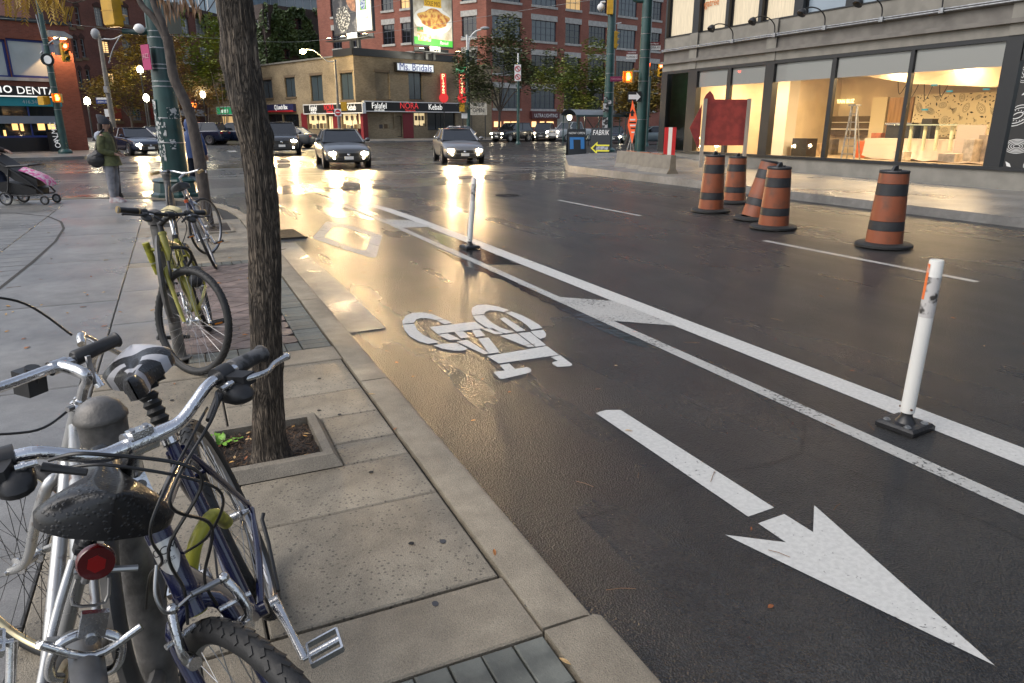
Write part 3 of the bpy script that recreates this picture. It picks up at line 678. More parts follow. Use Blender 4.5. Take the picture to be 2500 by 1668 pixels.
    for s in (-1, 1):
        pc = bb+V((0, s*.135, 0))+cr*s; q = MB(); q.cyl(pc-V((0, s*.06, 0)), pc+V((0, s*.04, 0)), .007)
        for dx in (-.04, .04): q.box(pc+V((dx, 0, 0)), (.006, .085, .016))
        for dy in (-.042, .042): q.box(pc+V((0, dy, 0)), (.08, .006, .014))
        q.cyl(pc-V((0, .04, 0)), pc+V((0, .04, 0)), .011)
        p_ = q.build('pedal', M_ALU if not chainm else M_BLACK, cs_, 40)
        q = MB()
        for dx in (-.045, .045): q.box(pc+V((dx, 0, 0)), (.004, .05, .01))
        if chainm: q.build('pedal_reflector', mat('amber_reflector', (.6, .2, .02), .3), cs_)
    q = MB(); A, B_ = bb+V((0, -.052, 0)), rh+V((0, -.05, 0)); pth = []
    for k in range(13):
        a = -PI/2+PI*k/12; pth.append(A+V((.088*math.cos(a), 0, .088*math.sin(a))))
    for k in range(9):
        a = PI/2+PI*k/8; pth.append(B_+V((.045*math.cos(a), 0, .045*math.sin(a))))
    q.tube(pth, .0035, 5, closed=True); q.build('chain', M_DARKMET, t)
    return t, S, frame
def grip(q, a, b_, r=.0165): 
    a, b_ = V(a), V(b_); q.tube([a, a+(b_-a)*.04, a+(b_-a)*.5, a+(b_-a)*.93, a+(b_-a)*.96, b_], [r*.95, r*1.15, r*.98, r*1.0, r*1.2, r*1.1], 16)
def lever(t, S, p, out, fwd, mlev, big=True):
    """brake lever set: p on the bar, out towards the grip, fwd away from the rider"""
    p, out, fwd = V(p), V(out).normalized(), V(fwd).normalized(); up = V((0, 0, 1))
    q = MB(S)
    q.tube([p-out*.016, p+out*.016], .021, 16)
    if big:                                   # shifter pod under the bar
        sec = []
        for k in range(9):
            a = PI*k/8; c = p-out*.005+fwd*(.018+.02*math.sin(a))-out*.06*math.cos(a)*.5-up*.022; r_ = .006+.022*math.sin(a)**.6
            sec.append([c+fwd*(r_*1.1*math.cos(b_))+up*(r_*.72*math.sin(b_)) for b_ in [2*PI*j/12 for j in range(12)]])
        q.loft(sec)
        q.tube([p+fwd*.03-out*.045-up*.012, p+fwd*.05-out*.1-up*.03], [.008, .006], 10)
    q.loft([[p+fwd*f_+out*(o_+sx_)+up*sz_ for sx_, sz_ in ((-.014, -.012), (.018, -.012), (.018, .01), (-.014, .01))] for f_, o_ in ((.01, 0), (.03, .004), (.045, .012), (.052, .016))])
    q.build('brake_perch', M_BLACK, t, 35)
    q = MB(S); a = p+fwd*.045+out*.012; path = crv([a, a+fwd*.012+out*.03, a+fwd*.012+out*.055-up*.002, a-fwd*.002+out*.09-up*.006, a-fwd*.004+out*.13-up*.008], 5); n_ = len(path)
    q.tube(path, [.0075-.002*math.sin(PI*k/(n_-1)) for k in range(n_)], 10); q.sph(path[-1], .0085, 10, 8); q.build('brake_lever', mlev, t, 50)
    q = MB(S); a = p+fwd*.035-out*.012; q.tube([a, a-out*.03], [.0065, .0055], 10); q.tube([a-out*.008, a-out*.014], .008, 10); q.build('barrel_adjuster', M_ALU, t, 40)
    return p+fwd*.035-out*.045
def cable(t, S, pts, r=.0026, n=6):
    q = MB(S); q.tube(crv(pts, 8), r, 6); return q.build('cable', M_CABLE, t, 60)
# ---- navy bicycle facing the camera
M_NAVY = mat('navy_enamel', (.009, .012, .05), .22, coat=.8, var=.25, vs=12)
NV = bicycle('dark navy blue bicycle with alloy riser handlebar and black and silver saddle', (.123, 2.164, -90.3, 16.8), 29.7, M_NAVY, M_NAVY,
             mat('alloy_rim', (.35, .35, .36), .35, .9), M_STEEL, .023, 46, sad=(.23, .985), tubes=(.017, .0225, .0165, .0245), crank=-38)
t, S, fr = NV
bc = V((.865, 0, 1.015))
q = MB(S); ax = (HT-HB).normalized(); q.tube([HT+ax*.01, HT+ax*.09], .0165, 16); q.tube(crv([HT+ax*.06, HT+ax*.085+V((.02, 0, .005)), bc-V((.02, 0, .004)), bc], 4), [.02]*5+[.017]*4+[.016]*4, 14)
q.tube([bc-V((0, .024, 0)), bc+V((0, .024, 0))], .0235, 18); q.box(bc+V((.012, 0, .02)), (.03, .036, .012)); q.box(HT+ax*.05+V((.022, 0, 0)), (.012, .03, .05), Matrix.Rotation(-.35, 3, 'Y'))
q.build('stem', M_ALU, t, 40)
q = MB(S)
for yb in (-.012, .012): q.cyl(bc+V((.012, yb, .024)), bc+V((.014, yb, .03)), .005, n=10)
q.cyl(HT+ax*.05+V((.026, 0, .008)), HT+ax*.05+V((.031, 0, .008)), .009, n=12); q.build('stem_bolts', M_STEEL, t, 40)
half = [(0, 0, 0), (.003, .04, 0), (.005, .075, .006), (-.002, .115, .028), (-.012, .15, .046), (-.026, .19, .05), (-.05, .25, .05), (-.078, .315, .048)]
path = [bc+V((x, -y, z)) for x, y, z in half[::-1]]+[bc+V(p) for p in half[1:]]
pp = crv(path, 6); n_ = len(pp); q = MB(S); q.tube(pp, [.0112+.004*math.exp(-((k-n_/2)/10)**2) for k in range(n_)], 16); hb = q.build('handlebar', M_CHROME, t, 60)
for s in (1, -1):
    f = lambda k: bc+V((half[k][0], s*half[k][1], half[k][2]))
    q = MB(S); grip(q, f(6)-V((-.006, s*.028, .0)), f(7)); q.build('grip', mat('grey_grip', (.09, .09, .092), .5, col2=(.02, .02, .021), vs=26, cs=(.42, .5), drops=90), hb, 50)
    e = lever(t, S, f(5), V((-.28, s, .05)), V((.9, s*.25, -.25)), M_ALU)
for s, zz_ in ((1, .0), (-1, .02)):
    f = bc+V((half[5][0], s*half[5][1], half[5][2]))
    cable(t, S, [f+V((.05, -s*.045, -.012)), f+V((.11, -s*.09, -.03+zz_)), bc+V((.13, -s*.03, -.07+zz_)), bc+V((.09, s*.04, -.17)), HB+V((.05, s*.02, .03)), HB+V((.045, s*.03, -.04))], .0032)
    cable(t, S, [f+V((.03, -s*.06, -.04)), f+V((.09, -s*.12, -.05)), bc+V((.11, -s*.06, -.1)), bc+V((.06, -s*.045, -.2)), V((.78, -s*.025, .72)), V((.68, -s*.02, .6))], .0028)
# head badge and frame sticker
ax3 = (HT-HB).normalized(); mid = (HT+HB)/2-ax3*.005
Mb = Matrix(((0, ax3.x, ax3.z), (1, 0, 0), (0, ax3.z, -ax3.x))).to_4x4()     # columns: right(viewer)=+y, up along tube, outward=forward
Mb = Matrix.Translation(mid) @ Matrix(((0, ax3.x, ax3.z, 0), (1, 0, 0, 0), (0, ax3.z, -ax3.x, 0), (0, 0, 0, 1)))
q = MB(Mb); r_ = .0251; rows = []
for k in range(9):
    a = -1.0+2.0*k/8; lo = -.042 if abs(a) < .1 else -.042+.03*abs(a)**1.6; rows.append(q.add([(r_*math.sin(a), lo, r_*math.cos(a)), (r_*math.sin(a), .026, r_*math.cos(a))]))
for r0, r1 in zip(rows, rows[1:]): q.face((r0, r1, r1+1, r0+1))
bdg = q.build('head_badge', mat('badge_silver', (.62, .6, .56), .3, .5), t, 60)
def curved_text(s, size, y0, rad, m, parent, name='badge_lettering', Mx=None, sx=1.0):
    c = bpy.data.curves.new('t', 'FONT'); c.body = s; c.size = size; c.align_x = 'CENTER'; c.align_y = 'CENTER'; c.resolution_u = 3; c.shear = .15
    o = bpy.data.objects.new('t', c); me = bpy.data.meshes.new_from_object(o); bpy.data.objects.remove(o); bpy.data.curves.remove(c)
    bm = bmesh.new(); bm.from_mesh(me); bmesh.ops.triangulate(bm, faces=bm.faces); bmesh.ops.subdivide_edges(bm, edges=bm.edges, cuts=1)
    for v in bm.verts:
        a = v.co.x*sx/rad; v.co = Mx @ V((rad*math.sin(a), v.co.y+y0, rad*math.cos(a)))
    bm.to_mesh(me); bm.free(); me.materials.clear(); me.materials.append(m); me.name = name; return link(name, me, parent)
curved_text('CCM', .021, .007, .0257, M_SIGNK, bdg, Mx=Mb, sx=1.15); curved_text('BIKES', .0095, -.012, .0257, M_SIGNK, bdg, Mx=Mb, sx=1.2)
bbv = V((.43, 0, .28)); dt = (HB+ax3*.035-bbv); dl = dt.length; dt.normalize(); nrm = V((-dt.z, 0, dt.x)); 
Ms = Matrix.Translation(bbv+dt*dl*.62) @ Matrix(((0, dt.x, nrm.x, 0), (1, 0, 0, 0), (0, dt.z, nrm.z, 0), (0, 0, 0, 1)))
q = MB(Ms); rows = []
for k in range(7):
    a = -.2+1.2*k/6; rows.append(q.add([(.0229*math.sin(a), -.045, .0229*math.cos(a)), (.0229*math.sin(a), .045, .0229*math.cos(a))]))
for r0, r1 in zip(rows, rows[1:]): q.face((r0, r1, r1+1, r0+1))
q.build('frame_sticker', mat('sticker', (.5, .5, .5), .4, col2=(.02, .02, .02), vs=90, cs=(.48, .52)), t, 60)
# front linear-pull brake
q = MB(S)
fdir = (V((1.05, 0, .34))-HB).normalized()
for s in (-1, 1):
    b0 = HB+fdir*.1+V((.03, s*.055, .0)); q.tube(crv([b0, b0-fdir*.03+V((.022, s*.012, 0)), b0-fdir*.08+V((.03, s*.006, 0)), b0-fdir*.115+V((.03, -s*.004, 0))], 4), [.011]*3+[.0085]*8+[.008]*2, 10)
    q.cyl(b0-V((.01, 0, 0)), b0+V((.018, 0, 0)), .013, n=14); q.sph(b0-fdir*.115+V((.034, -s*.004, 0)), .011, 10, 8)
    q.cyl(b0-fdir*.055+V((.01, -s*.03, 0)), b0-fdir*.055+V((.02, s*.03, 0)), .0055, n=8)
q.build('brake_arms', M_ALU, t, 40)
q = MB(S); b1 = HB+fdir*.1-fdir*.115+V((.065, 0, 0)); q.tube([b1+V((0, -.05, -.004)), b1+V((.004, -.015, .008))], .0035, 8); q.tube([b1+V((.004, -.015, .008)), b1+V((0, .04, 0))], .006, 10); q.tube(crv([b1+V((0, -.05, -.004)), b1+V((.008, -.068, .01)), b1+V((0, -.07, .045)), b1+V((-.01, -.05, .09))], 5), .0035, 8); q.build('brake_noodle', M_STEEL, t, 50)
# boot on the suspension seatpost
q = MB(); a, c = V((.272, 0, .80)), V((.24, 0, .90)); prof = []; rad = []
for k in range(11): prof.append(a+(c-a)*k/10); rad.append(.0245 if k % 2 else .018)
q.tube(prof, rad, 16); q.build('seatpost_boot', mat('matt_rubber', (.014, .014, .014), .55), t, 30)
q = MB(); q.tube([V((.283, 0, .765)), V((.274, 0, .795))], .0205, 16); q.build('seatpost_collar', M_CHROME, t, 40)
def mf(u, v):
    if u < .2: return 1
    if .3 < u < .42 and abs(v) > .35: return 1
    if .5 < u < .62 and abs(v) < .55: return 1
    if .62 < u < .84 and v > .45: return 1
    return 0
saddle(t, (.23, 0, .99), .27, .088, .022, [M_BLKWET, mat('silver_vinyl', (.42, .42, .44), .35, .1, drops=70)], matf=mf)
q = MB(); q.tube([V((.36, .07, .26)), V((.2, .085, .32)), V((.13, .09, .36)), V((.115, .1, .37))], .006, 8); q.build('kickstand', M_DARKMET, t, 50)
# yellow lock tucked into the frame
M_YEL = mat('lock_yellow', (.26, .25, .025), .4, var=.35, vs=30)
q = MB(); q.tube(crv([V((.62, -.05, .56)), V((.6, 0, .64)), V((.55, .05, .66)), V((.5, .06, .6))], 5), [.016]*16, 12); q.tube([V((.64, -.06, .5)), V((.62, -.05, .58))], .024, 12); q.build('lock_body', M_YEL, t, 50)
# ---- old silver bicycle seen from behind
M_OLD = mat('rusty_silver', (.5, .5, .49), .32, .75, col2=(.13, .05, .02), vs=22, cs=(.6, .72), detail=10, rvar=.1)
M_GOLDRIM = mat('rusty_rim', (.55, .48, .3), .28, .9, col2=(.32, .14, .03), vs=9, cs=(.45, .62))
t, S, fr = bicycle('worn silver bicycle with rusty rims and wide black saddle', (-.434, 1.124, 98.5, 17.1), 42.4, M_OLD, M_OLD, M_GOLDRIM, mat('dark_spoke', (.05, .05, .05), .4, .8), .016, 0, sad=(.2, .955), curved=True, crank=70, tubes=(.016, .017, .0165, .019))
saddle(t, (.16, 0, .975), .25, .108, .03, [M_BLKWET], dip=.003, thick=.028, arch=.055)
bc = V((.845, 0, .98))
q = MB(S); q.tube([HT+ax*.0, HT+ax*.13], .0125, 14); q.tube(crv([HT+ax*.09, HT+ax*.122, bc-V((.035, 0, -.003)), bc], 5), [.014]*5+[.0155]*10+[.015], 14); q.tube([bc-V((0, .022, 0)), bc+V((0, .022, 0))], .018, 16)
q.lathe([(.017, 0), (.022, .004), (.022, .014), (.016, .02), (.016, .03), (.0125, .034)], 8, Matrix.Translation(HT+ax*.018) @ ax.to_track_quat('Z', 'Y').to_matrix().to_4x4()); q.build('stem', M_ALU, t, 35)
q = MB(S); q.tube(crv([bc+V((.02, .27, .0)), bc+V((.0, .16, 0)), bc, bc+V((0, -.1, 0)), bc+V((.02, -.15, -.005)), bc+V((.07, -.175, -.03)), bc+V((.1, -.18, -.09)), bc+V((.07, -.18, -.14))], 6), .0125, 16); hb = q.build('handlebar', M_CHROME, t, 60)
q = MB(S); grip(q, bc+V((.0, -.045, .004)), bc+V((-.02, -.165, .025)), .018); q.build('grip', M_BLACK, hb, 50)
q = MB(S); q.box(bc+V((.035, .05, -.03)), (.05, .05, .06)); q.cyl(bc+V((.02, .05, .01)), bc+V((.03, .05, -.05)), .017); q.build('light_bracket', M_BLACK, t)
q = MB(S); q.tube(crv([bc+V((.03, -.1, .02)), bc+V((.06, -.13, .03)), bc+V((.075, -.2, -.02)), bc+V((.07, -.26, -.07))], 5), [.011]*6+[.007]*10, 10); q.build('brake_lever', M_ALU, t, 50)
cable(t, S, [bc+V((.06, -.1, .04)), bc+V((.13, -.02, .14)), bc+V((.16, .14, .17)), bc+V((.12, .28, .09)), bc+V((.06, .27, -.06)), bc+V((-.03, .12, -.12)), HT+V((.0, .02, .02))], .0033)
q = MB(S); q.tube([HT+ax*.04+V((.012, -.016, 0)), HT+ax*.075+V((.014, -.02, .01))], .004, 8); q.box(HT+ax*.1+V((.01, -.03, .02)), (.006, .012, .075), Matrix.Rotation(.15, 3, 'Y')); q.cyl(HT+ax*.03+V((0, -.035, 0)), HT+ax*.03+V((0, .035, 0)), .007); q.build('shift_lever', M_STEEL, t, 40)
q = MB(); c = V((.12, 0, .82)); d_ = V((-1, 0, .12)).normalized(); Mr = Matrix.Translation(c) @ d_.to_track_quat('Z', 'Y').to_matrix().to_4x4()
q.lathe([(.031, -.01), (.031, .003), (.029, .006), (.001, .006)], 28, Mr); rf = q.build('reflector', mat('reflector_housing', (.09, .004, .005), .25, coat=.5), t, 40)
q = MB(Mr); q.prism([(.016*math.cos(PI/6+k*PI/3), .016*math.sin(PI/6+k*PI/3)) for k in range(6)], .008); q.build('reflector_core', mat('reflector_red', (.28, .006, .006), .2, coat=.5), rf)
q = MB(); q.tube([c+V((.02, 0, 0)), V((.2, 0, .74))], .008, 8); q.tube(crv([V((.12, .025, .79)), V((.115, .025, .745)), V((.115, -.025, .745)), V((.12, -.025, .79))], 3), .003, 6); q.cyl(V((.13, -.07, .8)), V((.13, .03, .8)), .006, n=8); q.build('reflector_bracket', M_STEEL, t, 40)
q = MB()                                      # rear fender and side-pull brake
secs = []
for k in range(23):
    a = R(-30+k*9.5); rr = .362; c = V((rr*math.cos(a), 0, .34+rr*math.sin(a))); o_ = V((math.cos(a), 0, math.sin(a)))
    secs.append([c+V((0, y, 0))-o_*(y/.027)**2*.012 for y in (-.027, -.018, -.009, 0, .009, .018, .027)])
q.loft(secs, closed=False); 
q.build('fender', mat('dull_fender', (.13, .13, .13), .4, .5, var=.2, vs=15), t, 60)
q = MB(); c = V((.055, 0, .695))
for s in (-1, 1): q.tube(crv([c+V((0, 0, .035)), c+V((-.012, s*.045, .02)), c+V((-.012, s*.05, -.03)), c+V((-.0, s*.03, -.05))], 5), .0085, 10)
q.cyl(c+V((-.03, 0, .035)), c+V((.02, 0, .035)), .009); q.box(c+V((-.02, .0, .06)), (.012, .04, .045)); q.tube(crv([c+V((-.012, .05, .02)), c+V((-.02, .07, .03)), c+V((-.02, -.01, .0)), c+V((-.018, -.075, .045))], 5), .007, 8); q.build('rear_brake', M_ALU, t, 50)
# ---- yellow bicycle
M_MUST = mat('mustard_enamel', (.27, .245, .03), .32, coat=.4, var=.18, vs=14)
t, S, fr = bicycle('mustard yellow bicycle with cream saddle and black straight handlebar', (.087, 5.739, -95.2, 9.6), 46, M_MUST, M_MUST, mat('black_rim', (.03, .03, .03), .4, .3), M_STEEL, .022, 56, sad=(.2, .95), tubes=(.0175, .021, .0165, .0225), crank=-35, chainm=1)
saddle(t, (.2, 0, .965), .26, .082, .022, [mat('cream_vinyl', (.62, .52, .27), .4, var=.08, vs=14, drops=70)])
bc = V((.87, 0, .99))
q = MB(S); q.tube([HT+ax*.0, HT+ax*.085], .0175, 14); q.tube([HT+ax*.07, bc], .0175, 14); q.tube([bc-V((0, .024, 0)), bc+V((0, .024, 0))], .022, 14); q.build('stem', M_BLACK, t, 40)
q = MB(S); q.tube(crv([bc+V((-.055, -.3, .02)), bc+V((-.02, -.15, .01)), bc, bc+V((-.02, .15, .01)), bc+V((-.055, .3, .02))], 6), .0118, 14); hb = q.build('handlebar', M_BLACK, t, 50)
for s in (-1, 1):
    q = MB(S); grip(q, bc+V((-.036, s*.185, .0145)), bc+V((-.055, s*.305, .02)), .0175); g_ = q.build('grip', M_BLACK, hb, 50)
    q = MB(S); 
    for u in (.02, .97): p_ = bc+V((-.036, s*.185, .0145)).lerp(V((-.055, s*.305, .02)), u); q.tube([p_-V((0, .004, 0)), p_+V((0, .004, 0))], .0215, 14)
    q.build('grip_ring', mat('tan_ring', (.3, .22, .1), .5), hb, 50)
    lever(t, S, bc+V((-.03, s*.155, .012)), V((-.15, s, .05)), V((.9, s*.15, -.35)), M_BLACK)
    cable(t, S, [bc+V((.0, s*.11, .01)), bc+V((.09, s*.05, .03)), bc+V((.1, -s*.04, -.06)), HB+V((.06, -s*.03, .08)), HB+V((.03, -s*.03, -.02))], .0028)
cable(t, S, [HB+V((.04, -.03, .1)), HB+V((.07, .02, .06)), HB+V((.05, .03, 0)), HB+V((.06, -.01, -.03)), HB+V((.05, -.035, .05))], .0025)
q = MB(S)
for s in (-1, 1):
    b0 = HB+fdir*.1+V((.03, s*.055, .0)); q.tube(crv([b0, b0-fdir*.04+V((.022, s*.01, 0)), b0-fdir*.11+V((.028, 0, 0))], 4), .008, 8)
stuff(q.build('brake_arms', M_DARKMET, t, 40))
q = MB(S); q.box(HB+fdir*.02+V((.05, .02, -.035)), (.02, .07, .022)); q.build('front_reflector', mat('clear_reflector', (.6, .62, .62), .25), t)
q = MB(); q.tube([V((.74, -.12, .83)), V((.73, -.115, .70))], .022, 14); q.tube([V((.73, -.115, .69)), V((.72, -.11, .62))], .02, 14); q.tube([V((.78, -.02, .77)), V((.74, -.1, .78))], .012, 10); q.build('lock_mount', M_YEL, t, 40)
q = MB(); q.tube([pd(390, 700, 4.55), pd(391, 760, 4.55), pd(393, 826, 4.55)], .0075, 10); q.tube(crv([pd(390, 704, 4.55), pd(400, 690, 4.6), pd(432, 692, 4.75)], 4), .0075, 10); q.tube([pd(384, 826, 4.55), pd(462, 822, 4.72)], .0135, 14); q.build('shackle_lock', M_BLACK, t, 50, wld=True)
q = MB(); q.tube(crv([V((.78, -.03, .78)), V((.7, .09, .74)), V((.62, .1, .66)), V((.6, .03, .6)), V((.66, -.05, .64))], 6), .011, 10); q.build('cable_lock', M_BLACK, t, 50)
q = MB(); q.sph((.3, .06, .5), (.09, .055, .05), 14, 9); q.sph((.36, .05, .46), (.07, .05, .05), 14, 9); q.build('saddle_bag', mat('bag_black', (.02, .02, .022), .6, bump=.6, bs=40, bdist=.02), t, 60)
# ---- far bicycle with drop of cork grips, seen from behind
M_SLATE = mat('slate_enamel', (.07, .08, .12), .3, .3, coat=.4, var=.2, vs=12)
t, S, fr = bicycle('slim grey bicycle with cork grips, black saddle and thin tyres', (.265, 8.304, 87.9, -16.3), -34, M_SLATE, M_ALU, mat('alloy_rim2', (.3, .3, .31), .35, .9), M_STEEL, .015, 0, sad=(.2, .94), crank=20, chainm=1)
saddle(t, (.18, 0, .955), .25, .1, .025, [M_BLKWET], thick=.06)
bc = V((.87, 0, 1.0))
q = MB(S); q.tube([HT, HT+ax*.12], .0125, 12); q.tube([HT+ax*.115, bc], .0135, 12); q.tube([bc-V((0, .02, 0)), bc+V((0, .02, 0))], .018, 12); q.build('stem', M_ALU, t, 40)
q = MB(S); q.tube(crv([bc+V((-.17, -.29, .03)), bc+V((-.08, -.27, .035)), bc+V((.02, -.18, .03)), bc+V((.02, -.08, .01)), bc, bc+V((.02, .08, .01)), bc+V((.02, .18, .03)), bc+V((-.08, .27, .035)), bc+V((-.17, .29, .03))], 5), .0115, 12); hb = q.build('handlebar', M_CHROME, t, 50)
for s in (-1, 1):
    q = MB(S); grip(q, bc+V((-.07, s*.272, .035)), bc+V((-.18, s*.292, .03)), .0155); q.build('grip', mat('cork', (.35, .24, .1), .7, var=.3, vs=90), hb, 50)
    lever(t, S, bc+V((.0, s*.2, .03)), V((-.7, s*.6, 0)), V((.7, s*.6, -.2)), M_ALU, False)
q = MB(); q.tube([V((.02, .0, .75)), V((.02, .0, .78))], .02, 12); q.build('rear_reflector', mat('orange_reflector', (.5, .08, .02), .3), t)
cable(t, S, [bc+V((.03, .2, .02)), bc+V((.12, .1, .0)), bc+V((.1, -.02, -.1)), HB+V((.05, 0, 0))], .0025)
# ---- ring-and-post stands
def bike_stand(x, y, rz, label, h=.99, tilt=0.0):
    t = thing('bike_stand', label, 'bike rack', mat=Matrix.Translation((x, y, SW)) @ Matrix.Rotation(rz, 4, 'Z') @ Matrix.Rotation(tilt, 4, 'Y'), group='ring and post bike stands')
    mp = mat('weathered_zinc', (.11, .105, .098), .5, .5, col2=(.22, .21, .2), vs=14, cs=(.4, .62), bump=.2, bs=90)
    q = MB(); q.lathe([(.07, 0), (.07, .008), (.038, .012), (.038, h-.09)], 28); q.build('post', mp, t, 40)
    q = MB(); q.lathe([(.036, h-.085), (.046, h-.083), (.048, h-.035), (.052, h-.033), (.052, h-.026), (.049, h-.022), (.04, h-.004), (.022, h+.008), (.001, h+.012)], 32); q.build('cap', mp, t, 40)
    q = MB(Matrix.Rotation(PI/2, 4, 'Z')); n = 48; secs = []; Rr = .27
    q.torus((0, 0, .55), Rr, .022, 56, 8, sc=(1.35, .85)); q.build('ring', mat('cast_aluminium', (.09, .087, .084), .5, .4, col2=(.15, .145, .14), vs=10, cs=(.4, .65)), t, 60)
    return t
bike_stand(-.175, 1.60, R(-3), 'dull metal post and ring stand between the silver and navy bicycles', .965, R(-2))
bike_stand(-.13, 5.07, R(-4), 'dull metal post and ring stand holding the yellow bicycle', .99, R(-2))
p = gp(408, 421, 1.1); bike_stand(p.x, p.y, R(-6), 'dull metal post and ring stand beside the slim grey bicycle', .98, R(-1))
# ================================================================ TREES
def barkmat(name, c1, c2, sc):
    m = bpy.data.materials.new(name); m.use_nodes = True; nt = m.node_tree; b = nt.nodes['Principled BSDF']; N = nt.nodes.new; L = nt.links.new
    tc = N('ShaderNodeTexCoord'); mp = N('ShaderNodeMapping'); mp.inputs['Scale'].default_value = (1, 1, .13); L(tc.outputs['Object'], mp.inputs[0])
    nd = N('ShaderNodeTexNoise'); nd.inputs['Scale'].default_value = 22; nd.inputs['Detail'].default_value = 6; L(mp.outputs[0], nd.inputs['Vector']); mx = N('ShaderNodeMixRGB'); mx.inputs[0].default_value = .1; L(mp.outputs[0], mx.inputs[1]); L(nd.outputs['Color'], mx.inputs[2])
    vo = N('ShaderNodeTexVoronoi'); vo.feature = 'DISTANCE_TO_EDGE'; vo.inputs['Scale'].default_value = sc; L(mx.outputs[0], vo.inputs['Vector'])
    r = N('ShaderNodeValToRGB'); r.color_ramp.elements[0].position = .0; r.color_ramp.elements[0].color = (*[x*.22 for x in c1], 1); r.color_ramp.elements[1].position = .3; r.color_ramp.elements[1].color = (*c2, 1); e = r.color_ramp.elements.new(.1); e.color = (*c1, 1); L(vo.outputs['Distance'], r.inputs[0])
    n2 = N('ShaderNodeTexNoise'); n2.inputs['Scale'].default_value = 7; n2.inputs['Detail'].default_value = 8; L(tc.outputs['Object'], n2.inputs['Vector']); r2 = N('ShaderNodeValToRGB'); r2.color_ramp.elements[0].position = .35; r2.color_ramp.elements[0].color = (.5, .5, .5, 1); r2.color_ramp.elements[1].position = .65; r2.color_ramp.elements[1].color = (1.15, 1.15, 1.15, 1); L(n2.outputs[0], r2.inputs[0])
    ml = N('ShaderNodeMix'); ml.data_type = 'RGBA'; ml.blend_type = 'MULTIPLY'; ml.inputs[0].default_value = 1; L(r.outputs[0], ml.inputs[6]); L(r2.outputs[0], ml.inputs[7]); L(ml.outputs[2], b.inputs['Base Color']); b.inputs['Roughness'].default_value = .8
    mr = N('ShaderNodeMapRange'); mr.inputs[2].default_value = .25; L(vo.outputs['Distance'], mr.inputs[0]); ad = N('ShaderNodeMath'); ad.operation = 'MULTIPLY_ADD'; ad.inputs[1].default_value = .4; L(nd.outputs[0], ad.inputs[0]); L(mr.outputs[0], ad.inputs[2])
    bp = N('ShaderNodeBump'); bp.inputs['Strength'].default_value = 1; bp.inputs['Distance'].default_value = .008; L(ad.outputs[0], bp.inputs['Height']); L(bp.outputs[0], b.inputs['Normal']); return m
M_BARK = barkmat('bark', (.11, .085, .062), (.185, .147, .108), 75)
M_BARK2 = mat('smooth_bark', (.055, .043, .037), .8, col2=(.11, .09, .075), vs=20, cs=(.35, .7), bump=.4, bs=60, bdist=.008, stretch=(1, 1, .5))
def trunk(parent, pts, rad, m, n=40, ridge=.0, name='trunk', step=.02, seed=0, knots=()):
    q = MB(); cp = crv(pts, 14); N = len(cp); rr = []
    for k in range(N):
        f = k/(N-1)*(len(rad)-1); i = min(int(f), len(rad)-2); rr.append(rad[i]+(rad[i+1]-rad[i])*(f-i))
    rings = []
    for k in range(N):
        row = []
        for j in range(n):
            a = 2*PI*j/n; c, s = math.cos(a), math.sin(a); h = cp[k].z
            nz = noise.noise(V((c*3.2+seed, s*3.2, h*2.6)))*.35+noise.noise(V((c*9+seed, s*9, h*5)))*.4+abs(noise.noise(V((c*14, s*14+seed, h*7))))*.5
            kb = sum(am*math.exp(-((math.atan2(math.sin(a-ka), math.cos(a-ka)))/.55)**2-((h-kz)/sz_)**2) for ka, kz, am, sz_ in knots); r = rr[k]*(1+ridge*nz+kb); row.append((cp[k].x+c*r, cp[k].y+s*r, h))
        rings.append(q.add(row))
    for a, b_ in zip(rings, rings[1:]):
        for j in range(n): q.face((a+j, a+(j+1) % n, b_+(j+1) % n, b_+j))
    return q.build(name, m, parent, 80)
def leafquads(q, c, n, rad, size, r_=rng, droop=.3, flat=.0):
    c = V(c)
    for _ in range(n):
        while True:
            p = V((r_.uniform(-1, 1), r_.uniform(-1, 1), r_.uniform(-1, 1)))
            if .12 < p.length < 1: break
        p = p*(p.length**-.35); p = V((p.x*rad[0], p.y*rad[1], p.z*rad[2]))
        s = size*r_.uniform(.6, 1.4); a = r_.uniform(0, 6.28); t = r_.gauss(0, .6)
        u = V((math.cos(a), math.sin(a), r_.uniform(-.6, .3)*droop*2)).normalized()*s; w = u.cross(V((math.sin(t), .3, math.cos(t)))).normalized()*s*.45
        k = q.add([c+p-u, c+p-w*.9, c+p+u, c+p+w*.9]); q.face((k, k+1, k+2, k+3))
D1 = 3.19*_cy+.24*_sy
spec = [(1137, 614, 722), (1090, 618, 704), (1000, 617, 694), (800, 611, 686), (528, 607, 681), (380, 594, 664), (287, 573, 650), (191, 553, 634), (96, 546, 619), (0, 534, 611)]
P_ = []; Rd = []
for y, a, c in spec:
    p = pd((a+c)/2, y, D1); P_.append(p); Rd.append((c-a)/2*D1/FPX*.985)
P_[0].z = SW-.03; P_.append(P_[-1]+V((-.03, .02, .7))); Rd.append(.055); P_.append(P_[-1]+V((.02, .05, .9))); Rd.append(.05); P_.append(P_[-1]+V((.05, .0, .8))); Rd.append(.04)
tr = thing('street_tree', 'honey locust with rough dark trunk rising from the square tree pit', 'tree', (.24, 3.19, SW))
trunk(tr, P_, Rd, M_BARK, 96, .2, knots=((-1.9, 1.72, .28, .05), (-.4, 1.6, .22, .04), (2.6, 1.9, .25, .05), (-1.2, 1.15, .12, .06), (.1, .62, .14, .03), (-2.6, .35, .12, .05), (-1.6, .14, .15, .06), (-.2, .14, .18, .06), (3.0, .14, .16, .06))).matrix_parent_inverse = tr.matrix_basis.inverted()
M_YLEAF = mat('yellow_leaf', (.5, .3, .035), .5, col2=(.3, .22, .03), vs=3, cs=(.35, .65))
